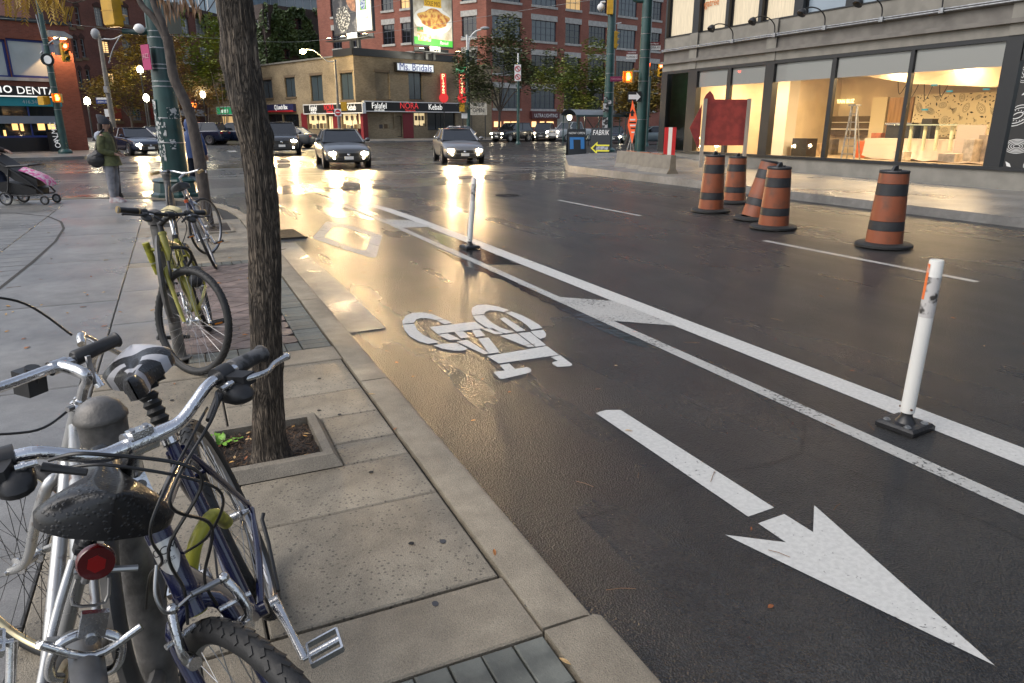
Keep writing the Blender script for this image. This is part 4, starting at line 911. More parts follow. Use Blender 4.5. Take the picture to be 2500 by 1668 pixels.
q = MB(); top = P_[-1]; heads = []
for k in range(9):
    a = k*2.4; e = top+V((math.cos(a)*rng.uniform(.8, 1.9), math.sin(a)*rng.uniform(.8, 1.9), rng.uniform(.6, 2.2))); q.tube(crv([top-V((0, 0, .5*rng.random())), top.lerp(e, .5)+V((0, 0, .25)), e], 4), [.03-.0028*j for j in range(9)], 7); heads.append(e)
q.build('limbs', M_BARK, tr, 60, wld=True)
q = MB()
for e in heads: leafquads(q, e, 130, (.9, .9, .6), .05)
def spray(q, p, d, l, n=9, w=.012):
    d = V(d).normalized(); sd = d.cross(V((0, .4, 1))).normalized()
    for k in range(n):
        c = V(p)+d*l*k/n+V((0, 0, -.25*l*(k/n)**2))
        for s in (-1, 1):
            t_ = (sd*s+d*.6+V((0, 0, -.5))).normalized()*l*.24; ww = d*w; i = q.add([c, c+t_*.5+ww, c+t_, c+t_*.5-ww]); q.face((i, i+1, i+2, i+3))
for x, y, l in ((10, -6, .2), (30, -10, .24), (45, 4, .25), (62, -14, .24), (75, 0, .2), (92, -8, .18), (108, -4, .2), (118, 10, .28), (122, 20, .2), (133, -6, .14), (148, 26, .16), (163, 36, .13)):
    p = pd(x, y-22, 5.2)
    for j in range(3): spray(q, p+V((rng.uniform(-.04, .04), rng.uniform(-.2, .2), rng.uniform(-.02, .05))), V((rng.uniform(-.5, .6), rng.uniform(-.5, .5), -.8)), l*.62, 10, .0065)
q.build('crown', M_YLEAF, tr, wld=True)
q = MB(); br_ = [pd(x, y, 5.2) for x, y in ((30, -40), (115, -12), (140, 18), (172, 42))]; q.tube([heads[5], heads[5].lerp(br_[0], .6)+V((0, 0, .2))]+br_, [.014, .011, .008, .005, .004, .003], 6)
br_ = [pd(x, y, 5.2) for x, y in ((115, -12), (180, 8), (210, 0))]; q.tube(br_, [.006, .005, .003], 6); q.build('twig_branch', M_BARK, tr, 60, wld=True)
# slim forked tree
D2 = 11.58*_cy+.36*_sy
spec = [(565, 500, 528), (545, 502, 522), (509, 490, 516), (382, 472, 499), (287, 454, 477), (240, 436, 460), (191, 414, 436), (134, 405, 426), (90, 398, 419)]
P2 = []; R2 = []
for y, a, c in spec: P2.append(pd((a+c)/2, y, D2)); R2.append((c-a)/2*D2/FPX)
P2[0].z = SW-.02
tr2 = thing('street_tree', 'slim dark forked street tree beside the tall green pole', 'tree', (.36, 11.58, SW))
trunk(tr2, P2, R2, M_BARK2, 28, .12, wld if False else 'trunk').matrix_parent_inverse = tr2.matrix_basis.inverted()
q = MB()
for pts_ in ([(406, 95, 9), (393, 70, 8), (372, 40, 8), (348, 15, 7), (335, -15, 6), (322, -60, 5)], [(406, 95, 9), (398, 60, 9), (380, 20, 8), (368, -20, 7), (360, -70, 6)]):
    q.tube(crv([pd(x, y, D2) for x, y, r_ in pts_], 4), [.055-.0012*j for j in range((len(pts_)-1)*4+1)], 12)
h2 = []
for k in range(8):
    a = k*2.4; b0 = pd(345 if k % 2 else 362, -65, D2); e = b0+V((math.cos(a)*1.3, math.sin(a)*1.3, 1.2+rng.random()*1.5)); q.tube([b0, b0.lerp(e, .5)+V((0, 0, .2)), e], [.035, .025, .01], 7); h2.append(e)
q.build('limbs', M_BARK2, tr2, 60, wld=True)
M_POD = mat('dry_leaf', (.2, .1, .035), .6, col2=(.09, .045, .02), vs=8, cs=(.35, .65))
q = MB()
for e in h2: leafquads(q, e, 90, (.9, .9, .6), .07)
for x, y, n_ in ((395, -8, 8), (415, 4, 9), (428, 14, 8), (440, -6, 7), (455, 2, 8), (468, 6, 7), (405, 20, 6), (478, 16, 5)):
    for j in range(n_):
        p = pd(x+rng.uniform(-14, 14), y+rng.uniform(-16, 4), D2-1.2); l = rng.uniform(.12, .24); d_ = V((rng.uniform(-.25, .25), rng.uniform(-.3, .3), -1)).normalized()*l; s_ = RT*.011
        k = q.add([p-s_*.4, p+d_*.5-s_, p+d_, p+d_*.5+s_]); q.face((k, k+1, k+2, k+3))
q.build('crown', M_POD, tr2, wld=True)
# trees across the intersection
M_LG = mat('leaf_green', (.07, .115, .025), .55, col2=(.21, .22, .04), vs=.9, cs=(.35, .65)); M_LY = mat('leaf_olive', (.14, .12, .02), .55, col2=(.3, .19, .03), vs=.8, cs=(.35, .65)); M_LD = mat('leaf_dull', (.055, .08, .032), .6, col2=(.13, .14, .055), vs=.8, cs=(.35, .65))
def tree(label, x, D, blobs, m, size, n, dens=2.0, lean=0.0, group='street trees across the intersection', tr_r=.14):
    base = ground(x, D, .14); t = thing('street_tree', label, 'tree', base, group=group)
    cs_ = [(pd(bx, by, D+dd), br) for bx, by, br, dd in blobs]
    low = min(c.z for c, r_ in cs_); cx = sum((c for c, r_ in cs_), V())/len(cs_); fork = V((base.x*.6+cx.x*.4, base.y*.6+cx.y*.4, max(1.8, low*.6)))
    q = MB(); q.tube(crv([base-V((0, 0, .05)), base.lerp(fork, .5)+V((.05, 0, 0)), fork], 5), [tr_r-.004*k for k in range(11)], 10); q.build('trunk', M_BARK2, t, 60, wld=True)
    q = MB()
    for c, r_ in cs_: q.tube(crv([fork-V((0, 0, .3)), fork.lerp(c, .5)+V((0, 0, .3)), c], 4), [tr_r*.6-.008*k*tr_r/.14 for k in range(9)], 7)
    q.build('limbs', M_BARK2, t, 60, wld=True)
    q = MB()
    for c, r_ in cs_:
        for k in range(7):
            o_ = V((rng.gauss(0, .5), rng.gauss(0, .5), rng.gauss(0, .38)))*r_; leafquads(q, c+o_, int(n*dens/7), (r_*.55, r_*.55, r_*.36), size*.95)
    q.build('crown', m, t, wld=True); return t
tree('broad dull green tree in front of the red brick block', 1215, 70, [(1180, 150, 2.3, 0), (1240, 95, 2.2, 1), (1275, 150, 2.4, 0), (1220, 200, 2.6, 0), (1160, 210, 2.2, 0), (1290, 205, 2.2, 0)], M_LD, .17, 900)
tree('green and yellow tree above the bus shelter', 1412, 64, [(1415, 180, 2.0, 0), (1445, 205, 2.0, 1), (1385, 205, 2.0, 0), (1345, 190, 1.8, 2), (1470, 215, 1.7, 0), (1420, 235, 1.7, -1)], M_LG, .15, 850)
tree('olive yellow tree between the two green signal poles', 1530, 58, [(1520, 225, 1.8, 0), (1550, 250, 1.8, 0), (1590, 230, 1.8, 1), (1620, 250, 1.7, 0), (1560, 205, 1.3, 0)], M_LY, .14, 800)
tree('bright green tree behind the slim forked trunk', 505, 84, [(500, 130, 2.8, 0), (475, 165, 2.6, 0), (520, 185, 2.4, 0), (525, 100, 2.0, 2), (545, 75, 1.7, 2), (490, 205, 2.2, 0)], mat('leaf_bright', (.09, .15, .02), .55, col2=(.24, .26, .03), vs=.8, cs=(.35, .65)), .2, 900, 1.4)
tree('golden green tree in front of the dark brick block', 320, 74, [(300, 170, 2.5, 0), (330, 205, 2.5, 0), (280, 215, 2.3, 0), (345, 130, 2.2, 1), (330, 100, 1.6, 1), (255, 235, 1.8, 0), (310, 240, 2.2, 0)], M_LY, .17, 800, 1.2)
tree('thin autumn tree beside the pale brick shops', 470, 76, [(440, 210, 2.0, 0), (480, 235, 2.2, 0), (505, 225, 1.8, 0), (455, 260, 1.7, 0), (425, 120, 1.6, 2), (430, 160, 1.5, 2)], mat('leaf_rust', (.13, .08, .03), .6, col2=(.26, .17, .05), vs=.8, cs=(.35, .65)), .15, 420)
bt = thing('bare_sapling', 'leafless thin sapling in front of the pale brick shops', 'tree', ground(548, 72, .14)); q = MB(); b0 = ground(548, 72, .1)
for x, y in ((512, 165), (520, 200), (560, 205), (540, 190), (570, 225), (530, 240)): q.tube(crv([b0, b0.lerp(pd(x, y, 72), .45)+V((0, 0, .8)), pd(x, y, 72)], 4), [.05-.005*k for k in range(9)], 5)
q.build('stems', M_BARK2, bt, 60, wld=True)
# ================================================================ STREET FURNITURE NEAR
def sink(o): return o
M_POST = mat('post_plastic', (.68, .67, .63), .4, col2=(.4, .38, .35), vs=7, cs=(.55, .75), stretch=(1, 1, .3))
def flexpost(px_, py_, top, lean, label, orange=.0):
    b0 = gp(px_, py_); h = .96
    t = thing('flexible_post', label, 'bollard', mat=Matrix.Translation((b0.x, b0.y, .005)), group='flexible lane posts')
    Rm = Matrix.Rotation(lean[0], 4, 'X') @ Matrix.Rotation(lean[1], 4, 'Y')
    q = MB(); q.cbox((0, 0, .018), (.22, .22, .036), .014, Matrix.Rotation(.12, 3, 'Z')); q.lathe([(.055, .036), (.045, .05), (.03, .075), (.033, .1), (.03, .11)], 20); q.build('base_plate', mat('base_rubber', (.012, .012, .013), .35, bump=.3, bs=60), t, 40)
    for sx_ in (-1, 1):
        for sy_ in (-1, 1):
            q = MB(); q.cyl((sx_*.07, sy_*.065, .034), (sx_*.07, sy_*.065, .046), .014, n=6); q.cyl((sx_*.07, sy_*.065, .034), (sx_*.07, sy_*.065, .039), .02, n=12); q.build('bolt', M_GALV, t, 30)
    q = MB(Matrix.Translation((0, 0, .09)) @ Rm); q.lathe([(.03, 0), (.037, .004), (.037, .5), (.036, h-.1), (.033, h-.092), (.033, h-.11)], 24); q.build('tube', M_POST, t, 40)
    q = MB(Matrix.Translation((0, 0, .09)) @ Rm); q.lathe([(.0375, h*.58), (.0378, h*.6), (.0378, h*.8), (.0375, h*.81)], 24)
    q.build('reflective_band', mat('worn_band', (.5, .48, .46), .4, col2=(.05, .045, .04), vs=16, cs=(.5, .6), detail=9), t, 40)
    q = MB(Matrix.Translation((0, 0, .09)) @ Rm); rows = []
    for k in range(5):
        a = R(128+k*11); rows.append(q.add([(.0382*math.cos(a), .0382*math.sin(a), z) for z in (h*.68, h*.88)]))
    for r0, r1 in zip(rows, rows[1:]): q.face((r0, r1, r1+1, r0+1))
    if orange: q.build('orange_strip', mat('orange_tape', (.75, .17, .04), .4, col2=(.55, .5, .45), vs=12, cs=(.55, .65)), t, 40)
    q = MB(Matrix.Translation((0, 0, .09)) @ Rm)
    for a in (0, 2.1, 4.2): q.cyl((.034*math.cos(a), .034*math.sin(a), .03), (.045*math.cos(a), .045*math.sin(a), .03), .006, n=8)
    q.build('rivets', mat('rusty_rivet', (.1, .05, .03), .6), t)
flexpost(2208, 1045, 639, (R(0), R(1.5)), 'white flexible lane post with scuffed band beside the large road arrow', 1)
flexpost(1147, 606, 437, (R(1.5), R(5)), 'white flexible lane post with orange flash leaning over a puddle', 1)
# construction barrels
M_OR = mat('barrel_orange', (.24, .068, .028), .45, col2=(.13, .055, .032), vs=5, cs=(.5, .72), detail=10); M_BK = mat('barrel_black', (.022, .022, .024), .5, var=.2, vs=6)
def barrel(x, y, h, label, tilt=(0, 0), lid=True, tag_=True):
    t = thing('construction_barrel', label, 'barrel', mat=Matrix.Translation((x, y, .02)), group='construction barrels'); Rm = Matrix.Rotation(tilt[0], 4, 'X') @ Matrix.Rotation(tilt[1], 4, 'Y')
    q = MB(); q.lathe([(.3, 0), (.37, 0), (.37, .03), (.34, .05), (.24, .055), (.24, .01)], 40); q.build('rubber_base', M_RUBBER, t, 35)
    bands = [(.0, .2, 0), (.2, .33, 1), (.33, .68, 0), (.68, .84, 1), (.84, 1.0, 0)]
    q = MB(Matrix.Translation((0, 0, .03)) @ Rm)
    for a, c, m_ in bands:
        q.mi = m_; r0, r1 = .235-.055*a, .235-.055*c
        q.lathe([(r0+.004, a*h), (r0+.004, a*h+.006), (r1+.004, c*h-.006), (r1-.004, c*h)], 36)
    q.mi = 1; q.lathe([(.184, h-.03), (.19, h), (.182, h+.015), (.165, h+.015), (.15, h+.005), (.001, h+.005)] if lid else [(.184, h-.03), (.192, h), (.186, h+.012), (.17, h), (.165, h-.2), (.001, h-.2)], 36)
    q.build('drum', [M_OR, M_BK], t, 35)
    q = MB(Matrix.Translation((0, 0, .03)) @ Rm)
    if lid: q.loft([[(-.06+dx, -.02, h+.01), (-.06+dx, .02, h+.01), (-.05+dx, .02, h+zz_), (-.05+dx, -.02, h+zz_)] for dx, zz_ in ((0, .03), (.03, .07), (.08, .085), (.1, .03))])
    q.cyl((.1, 0, h), (.1, 0, h+.03), .02); q.build('handle', M_BK, t, 35)
barrel(8.84, 6.75, .98, 'tall orange and black construction barrel standing alone in the lane')
barrel(8.76, 8.75, .93, 'construction barrel with black rimmed top and small handle', (R(1), R(-1)))
barrel(9.3, 9.75, .98, 'open topped construction barrel leaning to one side', (R(4), R(12)), False)
barrel(9.35, 11.0, 1.02, 'construction barrel with torn sticker before the red board')
p = gp(1775, 505); barrel(10.9, 12.1, .92, 'construction barrel tucked behind the barrel with torn sticker')
# back of a red plywood detour board
M_RED = mat('red_plywood', (.22, .028, .024), .55, var=.18, vs=5, bump=.25, bs=30); M_WOOD = mat('grey_timber', (.22, .2, .175), .75, col2=(.33, .3, .26), vs=8, cs=(.35, .65), stretch=(1, 1, .15))
Db = 23.2; a0, a1 = pd(1712, 302, Db), pd(1825, 302, Db); sz = .34
t = thing('detour_board', 'large red plywood board on two grey timber posts seen from behind', 'road sign', (a0.x, a0.y, sz), math.atan2(a1.y-a0.y, a1.x-a0.x)); L_ = (a1-a0).length
zt = pd(1770, 243, Db).z-sz
q = MB(); q.box((L_/2, -.02, .65+(zt-.65)/2), (L_-.06, .02, zt-.65)); q.build('panel', M_RED, t)
q = MB(); q.prism([(-.36, zt-.85), (-.02, zt-.15), (-.02, zt-1.55)], .02, Matrix.Rotation(PI/2, 4, 'X')); q.build('arrow_point', M_RED, t)
q = MB(); q.prism([(.02, zt), (.36, zt), (.3, zt+.14), (.19, zt+.25), (.08, zt+.14)], .02, Matrix.Translation((0, -.005, 0)) @ Matrix.Rotation(PI/2, 4, 'X')); q.build('lamp_bracket', M_RED, t)
for x in (.06, L_-.03):
    q = MB(); q.box((x, -.07, zt/2), (.1, .09, zt+.04)); q.build('timber_post', M_WOOD, t)
# red and white barricade, diamond sign, sandwich boards
p = ground(1638, 27, .3)
t = thing('barricade_panel', 'upright red and white striped barricade panel', 'barrier', p, -YAW); q = MB()
for k in range(3): q.mi = k % 2; q.box((-.14+k*.14, 0, .62), (.14, .05, 1.2))
q.build('striped_panel', [M_SIGNR, M_SIGNW], t); q = MB(); q.box((0, 0, .02), (.6, .4, .06)); q.build('foot', M_RUBBER, t)
Dd = 27; p = ground(1533, Dd, .2)
t = thing('roadwork_sign', 'tilted orange diamond roadwork sign on a thin stand', 'road sign', p, -YAW)
c = pd(1541, 298, Dd); cz = c.z-.2; q = MB(); hh = .76
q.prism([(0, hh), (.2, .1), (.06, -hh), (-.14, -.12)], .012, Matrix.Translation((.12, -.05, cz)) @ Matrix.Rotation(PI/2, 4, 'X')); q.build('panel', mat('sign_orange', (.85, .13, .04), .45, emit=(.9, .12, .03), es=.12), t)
q = MB(); q.prism([(-.05, 0), (.05, 0), (.05, .1), (.1, .1), (0, .24), (-.1, .1), (-.05, .1)], .006, Matrix.Translation((.13, -.064, cz+.2)) @ Matrix.Rotation(PI/2, 4, 'X')); q.build('arrow_symbol', M_SIGNK, t)
for k, (w_, z_) in enumerate(((.2, .08), (.24, -.02), (.2, -.12), (.16, -.22), (.12, -.36))):
    q = MB(); q.box((.15+.01*k, -.066, cz+z_), (w_, .006, .05)); q.build('worn_print', M_SIGNK if k % 2 else M_SIGNW, t)
q = MB(); q.cyl((.12, 0, 0), (.2, -.03, cz+.6), .02); q.cyl((-.1, .1, 0), (.14, -.02, cz-.5), .018); q.cyl((.35, .1, 0), (.16, -.02, cz-.5), .018); q.build('stand', M_GALV, t, 40)
def aboard(x, D, w, h, label, tilt, z0=.14):
    p = ground(x, D, z0); t = thing('sandwich_board', label, 'sign', p, -YAW+tilt)
    for s in (-1, 1):
        q = MB(Matrix.Translation((0, s*.28, 0)) @ Matrix.Rotation(s*R(-12), 4, 'X').inverted()); q.box((0, 0, h/2), (w, .03, h)); q.build('panel', mat('board_dark', (.018, .022, .026), .5), t)
    return t, Matrix.Translation((0, -.28, 0)) @ Matrix.Rotation(R(-12), 4, 'X')
t, Mx = aboard(1468, 31, .82, 1.25, 'black sandwich board lettered FABRIK with a yellow arrow', R(-10), .25)
text('FABRIK', .3, M_SIGNW, t, Mx @ V((.0, -.02, 1.05)), (PI/2-R(12), 0, 0), sx=.72, shear=.15)
q = MB(Mx); yl = mat('arrow_yellow', (.75, .7, .05), .5); pl = [(-.4, .42), (-.12, .68), (-.12, .56), (.38, .56), (.38, .5), (-.17, .5), (-.17, .56), (-.32, .42), (-.17, .28), (-.17, .34), (.38, .34), (.38, .28), (-.12, .28), (-.12, .16)]
q.prism(pl, .01, Matrix.Translation((0, -.016, 0)) @ Matrix.Rotation(PI/2, 4, 'X')); q.build('arrow', yl, t)
q = MB(Mx); q.box((.08, -.018, .42), (.5, .006, .13)); q.build('arrow_fill', mat('arrow_grey', (.3, .32, .36), .5, var=.5, vs=14), t)
t, Mx = aboard(1408, 32, .8, 1.2, 'dark blue sandwich board lettered NOW OPEN', R(8), .25)
text('NOW OPEN', .13, M_SIGNW, t, Mx @ V((.0, -.02, 1.02)), (PI/2-R(12), 0, 0)); q = MB(Mx)
for s in (-1, 1): q.box((s*.24, -.018, .6), (.16, .006, .5))
q.box((0, -.018, .8), (.34, .006, .1)); q.build('blue_print', mat('print_blue', (.04, .2, .5), .5), t)
# ---- green signal pole with posters
p = V((-.02, 17.42, SW)); t = thing('signal_pole', 'tall dark green pole with torn posters and a wide flared base', 'pole', p)
q = MB(); q.lathe([(.3, .32), (.265, .36), (.26, 1.3), (.225, 2.2), (.19, 3.3), (.16, 5), (.12, 9)], 28); q.build('shaft', M_GREEN, t, 40)
q = MB(); q.lathe([(.56, 0), (.56, .06), (.5, .1), (.47, .3), (.5, .34), (.46, .38), (.3, .42)], 8); q.build('base_casting', M_GREEN, t, 25)
q = MB()
for z in (1.12, 1.62, 2.25, 2.35, 2.6, 2.68, 3.0, 3.2, 3.32):
    r_ = .266 if z < 1.3 else .26-(z-1.3)*.038; q.lathe([(r_+.004, z), (r_+.007, z+.004), (r_+.007, z+.018), (r_+.004, z+.022)], 28)
stuff(q.build('steel_bands', M_GALV, t))
pm = mat('poster_scrap', (.55, .55, .53), .8, col2=(.02, .05, .048), vs=16, cs=(.44, .5), detail=10)
for a, z, w_, h_ in ((-150, .75, .25, .9), (-165, 1.5, .2, .5), (-60, 1.62, .3, .22), (-128, 1.25, .2, .3), (-85, 1.0, .12, .2)):
    q = MB(); r_ = .267 if z < 1.2 else .269-(z-1.3)*.03; rows = []
    for k in range(6):
        b_ = R(a)+(k/5-.5)*w_/.265; rows.append(q.add([(r_*math.cos(b_), r_*math.sin(b_), z), (r_*math.cos(b_), r_*math.sin(b_), z+h_)]))
    for r0, r1 in zip(rows, rows[1:]): q.face((r0, r1, r1+1, r0+1))
    q.build('poster', pm, t)
def signal_head(parent, loc, rz, lit=None, name='signal_head', back=True, n=3, wld=False):
    M_Y = mat('signal_yellow', (.55, .3, .012), .4, var=.1, vs=5); Mx = Matrix.Translation(loc) @ Matrix.Rotation(rz, 4, 'Z')
    q = MB(Mx); H_ = .3*n
    q.loft([[(x*.17, y, z) for x, z in ((-1, -H_/2+.03), (-.8, -H_/2), (.8, -H_/2), (1, -H_/2+.03), (1, H_/2-.03), (.8, H_/2), (-.8, H_/2), (-1, H_/2-.03))] for y in (-.1, .05)]+[[(x*.15, .1, z) for x, z in ((-1, -H_/2+.06), (-.8, -H_/2+.03), (.8, -H_/2+.03), (1, -H_/2+.06), (1, H_/2-.06), (.8, H_/2-.03), (-.8, H_/2-.03), (-1, H_/2-.06))]])
    for k in range(1, n): q.box((0, 0, -H_/2+k*.3), (.345, .21, .012))
    hd = q.build(name, M_Y, parent, 30)
    for k in range(n):
        z = H_/2-.15-k*.3; on = lit == k; colr = ((1, .08, .03), (1, .5, .02), (.1, 1, .5))[k if n == 3 else 0]
        q = MB(Mx @ Matrix.Translation((0, -.11, z)) @ Matrix.Rotation(PI/2, 4, 'X')); q.lathe([(.105, 0), (.1, .01), (.001, .02)], 20); q.build('lens', glow('lens_on_%d' % k, colr, 14) if on else mat('lens_off_%d' % k, tuple(.05*v for v in colr), .2), hd, 40)
        q = MB(Mx @ Matrix.Translation((0, -.1, z)) @ Matrix.Rotation(PI/2, 4, 'X')); rows = []
        for j in range(13):
            a = R(-10)+R(200)*j/12; rows.append(q.add([(.12*math.cos(a), .12*math.sin(a), 0), (.12*math.cos(a), .12*math.sin(a), .2 if 2 < j < 10 else .1)]))
        for r0, r1 in zip(rows, rows[1:]): q.face((r0, r1, r1+1, r0+1))
        q.build('visor', M_Y, hd, 60)
    return hd
q = MB(); a_ = pd(345, 80, 15.7); e_ = pd(300, 76, 15.7); l2 = lambda w: w-p
q.tube([l2(a_), l2(e_)], .05, 12); q.tube([V((0, 0, 3.42)), l2(a_)], .06, 12); q.build('arm', M_GREEN, t, 40)
c = pd(271, 20, 15.6)-p; signal_head(t, c+V((0, 0, .1)), -YAW+R(158), None)
c = pd(357, 140, 15.5)-p; q = MB(Matrix.Translation(c) @ Matrix.Rotation(-YAW-R(35), 4, 'Z')); q.box((0, 0, 0), (.3, .015, .48)); sp_ = q.build('parking_plate', mat('plate_magenta', (.4, .02, .12), .5), t)
text('JAZZ', .12, mat('plate_print', (.6, .3, .35), .5), t, c+Matrix.Rotation(-YAW-R(35), 3, 'Z') @ V((0, -.012, .02)), (PI/2, 0, -YAW-R(35)), sx=.9)
q = MB(); q.sph(pd(340, 70, 15.3)-p, (.1, .1, .09), 12, 8); q.build('camera_dome', M_SIGNW, t, 60)
q = MB(); q.box(pd(408, 45, 16.4)-p, (.55, .05, .62), Matrix.Rotation(-YAW, 3, 'Z')); q.build('sign_back', mat('sign_back', (.1, .11, .1), .5, .4), t)
# ================================================================ PEOPLE
M_SKIN = mat('skin', (.42, .25, .18), .5, var=.08, vs=20)
def skin_body(parent, V_, E_, Rr, m, name='body'):
    me = bpy.data.meshes.new(name); me.from_pydata([tuple(v) for v in V_], E_, []); me.materials.append(m); o = link(name, me, parent)
    md = o.modifiers.new('skin', 'SKIN'); md.use_smooth_shade = True
    for k, sv in enumerate(me.skin_vertices[0].data): sv.radius = (Rr[k], Rr[k]); sv.use_root = (k == 0)
    o.modifiers.new('sub', 'SUBSURF').levels = 2; o.modifiers['sub'].render_levels = 2; return o
def hand(Vv, E, Rr, wrist, d, side):
    d = V(d).normalized(); s = V((0, side, 0)); w = len(Vv)-1
    palm = wrist+d*.06; Vv.append(palm); Rr.append(.024); E.append((w, len(Vv)-1)); pi = len(Vv)-1
    for k in range(4):
        b0 = palm+d*.02+s*(-.024+.016*k); Vv.append(b0); Rr.append(.0095); E.append((pi, len(Vv)-1)); Vv.append(b0+d*(.03+.006*(k in (1, 2)))+V((0, 0, -.008))); Rr.append(.0085); E.append((len(Vv)-2, len(Vv)-1)); Vv.append(Vv[-1]+d*.018+V((0, 0, -.016))); Rr.append(.007); E.append((len(Vv)-2, len(Vv)-1))
    Vv.append(palm-d*.015+s*.03*(1)+V((0, 0, -.01))); Rr.append(.01); E.append((pi, len(Vv)-1)); Vv.append(Vv[-1]+d*.03+s*.012); Rr.append(.0085); E.append((len(Vv)-2, len(Vv)-1))
def figure(label, loc, rz, h, el, ar_l, legs=((.0, .0), (.0, .0)), group=None):
    """el/ar_l: elbow and wrist positions per side (y>0 = left); legs: forward offset of knee and ankle"""
    t = thing('person', label, 'person', loc, rz, group); k_ = h/1.66; Vv = [V((0, 0, .87)), V((0, 0, 1.05)), V((.0, 0, 1.26)), V((-.005, 0, 1.37)), V((.01, 0, 1.44)), V((.03, 0, 1.53)), V((.035, 0, 1.60))]; Rr = [.125, .115, .125, .055, .055, .088, .075]; E = [(k, k+1) for k in range(6)]
    Vv.append(V((.125, 0, 1.515))); Rr.append(.014); E.append((5, 7))
    for s, (kn, an) in zip((1, -1), legs):
        b = len(Vv); Vv += [V((0, s*.085, .82)), V((kn, s*.09, .46)), V((an, s*.085, .09)), V((an+.05, s*.085, .05)), V((an+.16, s*.095, .035))]; Rr += [.085, .058, .04, .04, .035]; E += [(0, b), (b, b+1), (b+1, b+2), (b+2, b+3), (b+3, b+4)]
    for s in (1, -1):
        b = len(Vv); e_, w_ = V(el[s]), V(ar_l[s]); Vv += [V((-.01, s*.165, 1.31)), e_, w_]; Rr += [.055, .042, .028]; E += [(2, b), (b, b+1), (b+1, b+2)]; hand(Vv, E, Rr, w_, (w_-e_), s)
    Vv = [v*k_ for v in Vv]; body = skin_body(t, Vv, E, [r_*k_ for r_ in Rr], M_SKIN)
    for s in (-1, 1):
        q = MB(); q.sph(V((.108, s*.03, 1.545))*k_, .011*k_, 10, 8); q.build('eye', M_DARKMET, body, 60)
        q = MB(); q.sph(V((.03, s*.085, 1.535))*k_, V((.016, .008, .028))*k_, 10, 8); q.build('ear', M_SKIN, body, 60)
    q = MB(); q.tube([V((.107, -.022, 1.482))*k_, V((.113, 0, 1.48))*k_, V((.107, .022, 1.482))*k_], .006*k_, 6); q.build('mouth', mat('lips', (.3, .1, .09), .5), body, 60)
    return t, k_
def ell(c, rx, ry, n=20, tx=0.0, wob=0.0): return [V((c[0]+rx*math.cos(2*PI*j/n)+tx*0, c[1]+ry*math.sin(2*PI*j/n), c[2]+tx*math.cos(2*PI*j/n)+wob*math.sin(6*PI*j/n))) for j in range(n)]
def garment(name, m, parent, rings, k_, caps=True):
    q = MB(); q.loft([[p_*k_ for p_ in ring] for ring in rings], caps=caps); return q.build(name, m, parent, 60)
def limb(q, pts, rad, k_, n=14): q.tube([p_*k_ for p_ in crv(pts, 4)], [r_*k_ for r_ in [rad[min(int(i/4), len(rad)-2)]+(rad[min(int(i/4)+1, len(rad)-1)]-rad[min(int(i/4), len(rad)-2)])*((i % 4)/4) if i < (len(pts)-1)*4 else rad[-1] for i in range((len(pts)-1)*4+1)]], n)
pw = gp(283, 494, SW); face = -YAW+R(8)
t, k_ = figure('person in green parka, grey beanie and grey sweatpants waiting at the crossing', (pw.x, pw.y, SW), face, 1.62, {1: (-.03, .21, 1.05), -1: (-.03, -.23, 1.04)}, {1: (.17, .12, .98), -1: (.18, -.13, .97)}, ((.03, .0), (.0, -.02)))
M_PARKA = mat('parka_green', (.085, .092, .034), .7, var=.3, vs=9, bump=.5, bs=14, bdist=.03)
q = MB(); q.loft([[p_*k_ for p_ in r_] for r_ in (ell((.03, 0, .74), .2, .225, tx=-.0), ell((.02, 0, .86), .185, .215), ell((0, 0, 1.02), .155, .19), ell((-.005, 0, 1.18), .15, .195), ell((-.01, 0, 1.29), .135, .19), ell((-.015, 0, 1.36), .1, .14), ell((-.01, 0, 1.4), .075, .085))])
for s in (1, -1): limb(q, [V((-.015, s*.17, 1.31)), V((-.03, s*.215, 1.16)), V((-.03, s*.225, 1.05)), V((.06, s*.19, 1.0)), V((.16, s*.13, .98))], [.075, .072, .065, .06, .052], k_)
q.build('parka', M_PARKA, t, 60)
garment('hood', mat('hoodie_grey', (.33, .36, .42), .8, bump=.4, bs=20), t, [ell((-.1, 0, 1.22), .06, .1), ell((-.12, 0, 1.3), .085, .13), ell((-.08, 0, 1.38), .1, .12), ell((-.04, 0, 1.42), .07, .085)], k_)
q = MB()
for s in (1, -1): limb(q, [V((0, s*.085, .86)), V((.01, s*.09, .6)), V((.03 if s > 0 else 0, s*.09, .46)), V((0, s*.085, .25)), V((-.01, s*.085, .11))], [.115, .09, .075, .068, .046], k_)
q.build('sweatpants', mat('sweat_grey', (.24, .24, .26), .85, var=.2, vs=10, bump=.5, bs=18, bdist=.02), t, 60)
for s in (1, -1):
    q = MB(); q.loft([[p_*k_ for p_ in r_] for r_ in (ell((.05, s*.085, .0), .145, .046), ell((.05, s*.085, .025), .145, .048), ell((.03, s*.085, .06), .115, .045), ell((-.02, s*.085, .11), .055, .045))]); q.build('shoe', mat('shoe_pink', (.45, .3, .3), .6, col2=(.6, .58, .56), vs=12), t, 50)
garment('beanie', mat('beanie_grey', (.04, .042, .05), .9, bump=.6, bs=60), t, [ell((.02, 0, 1.545), .1, .094), ell((.018, 0, 1.56), .108, .099), ell((.015, 0, 1.6), .108, .098), ell((-.005, 0, 1.66), .095, .088), ell((-.04, 0, 1.71), .07, .065), ell((-.065, 0, 1.735), .035, .035)], k_)
garment('hair', mat('hair_brown', (.03, .018, .012), .5), t, [ell((-.06, 0, 1.36), .05, .085), ell((-.055, 0, 1.45), .055, .095), ell((-.04, 0, 1.56), .07, .1)], k_)
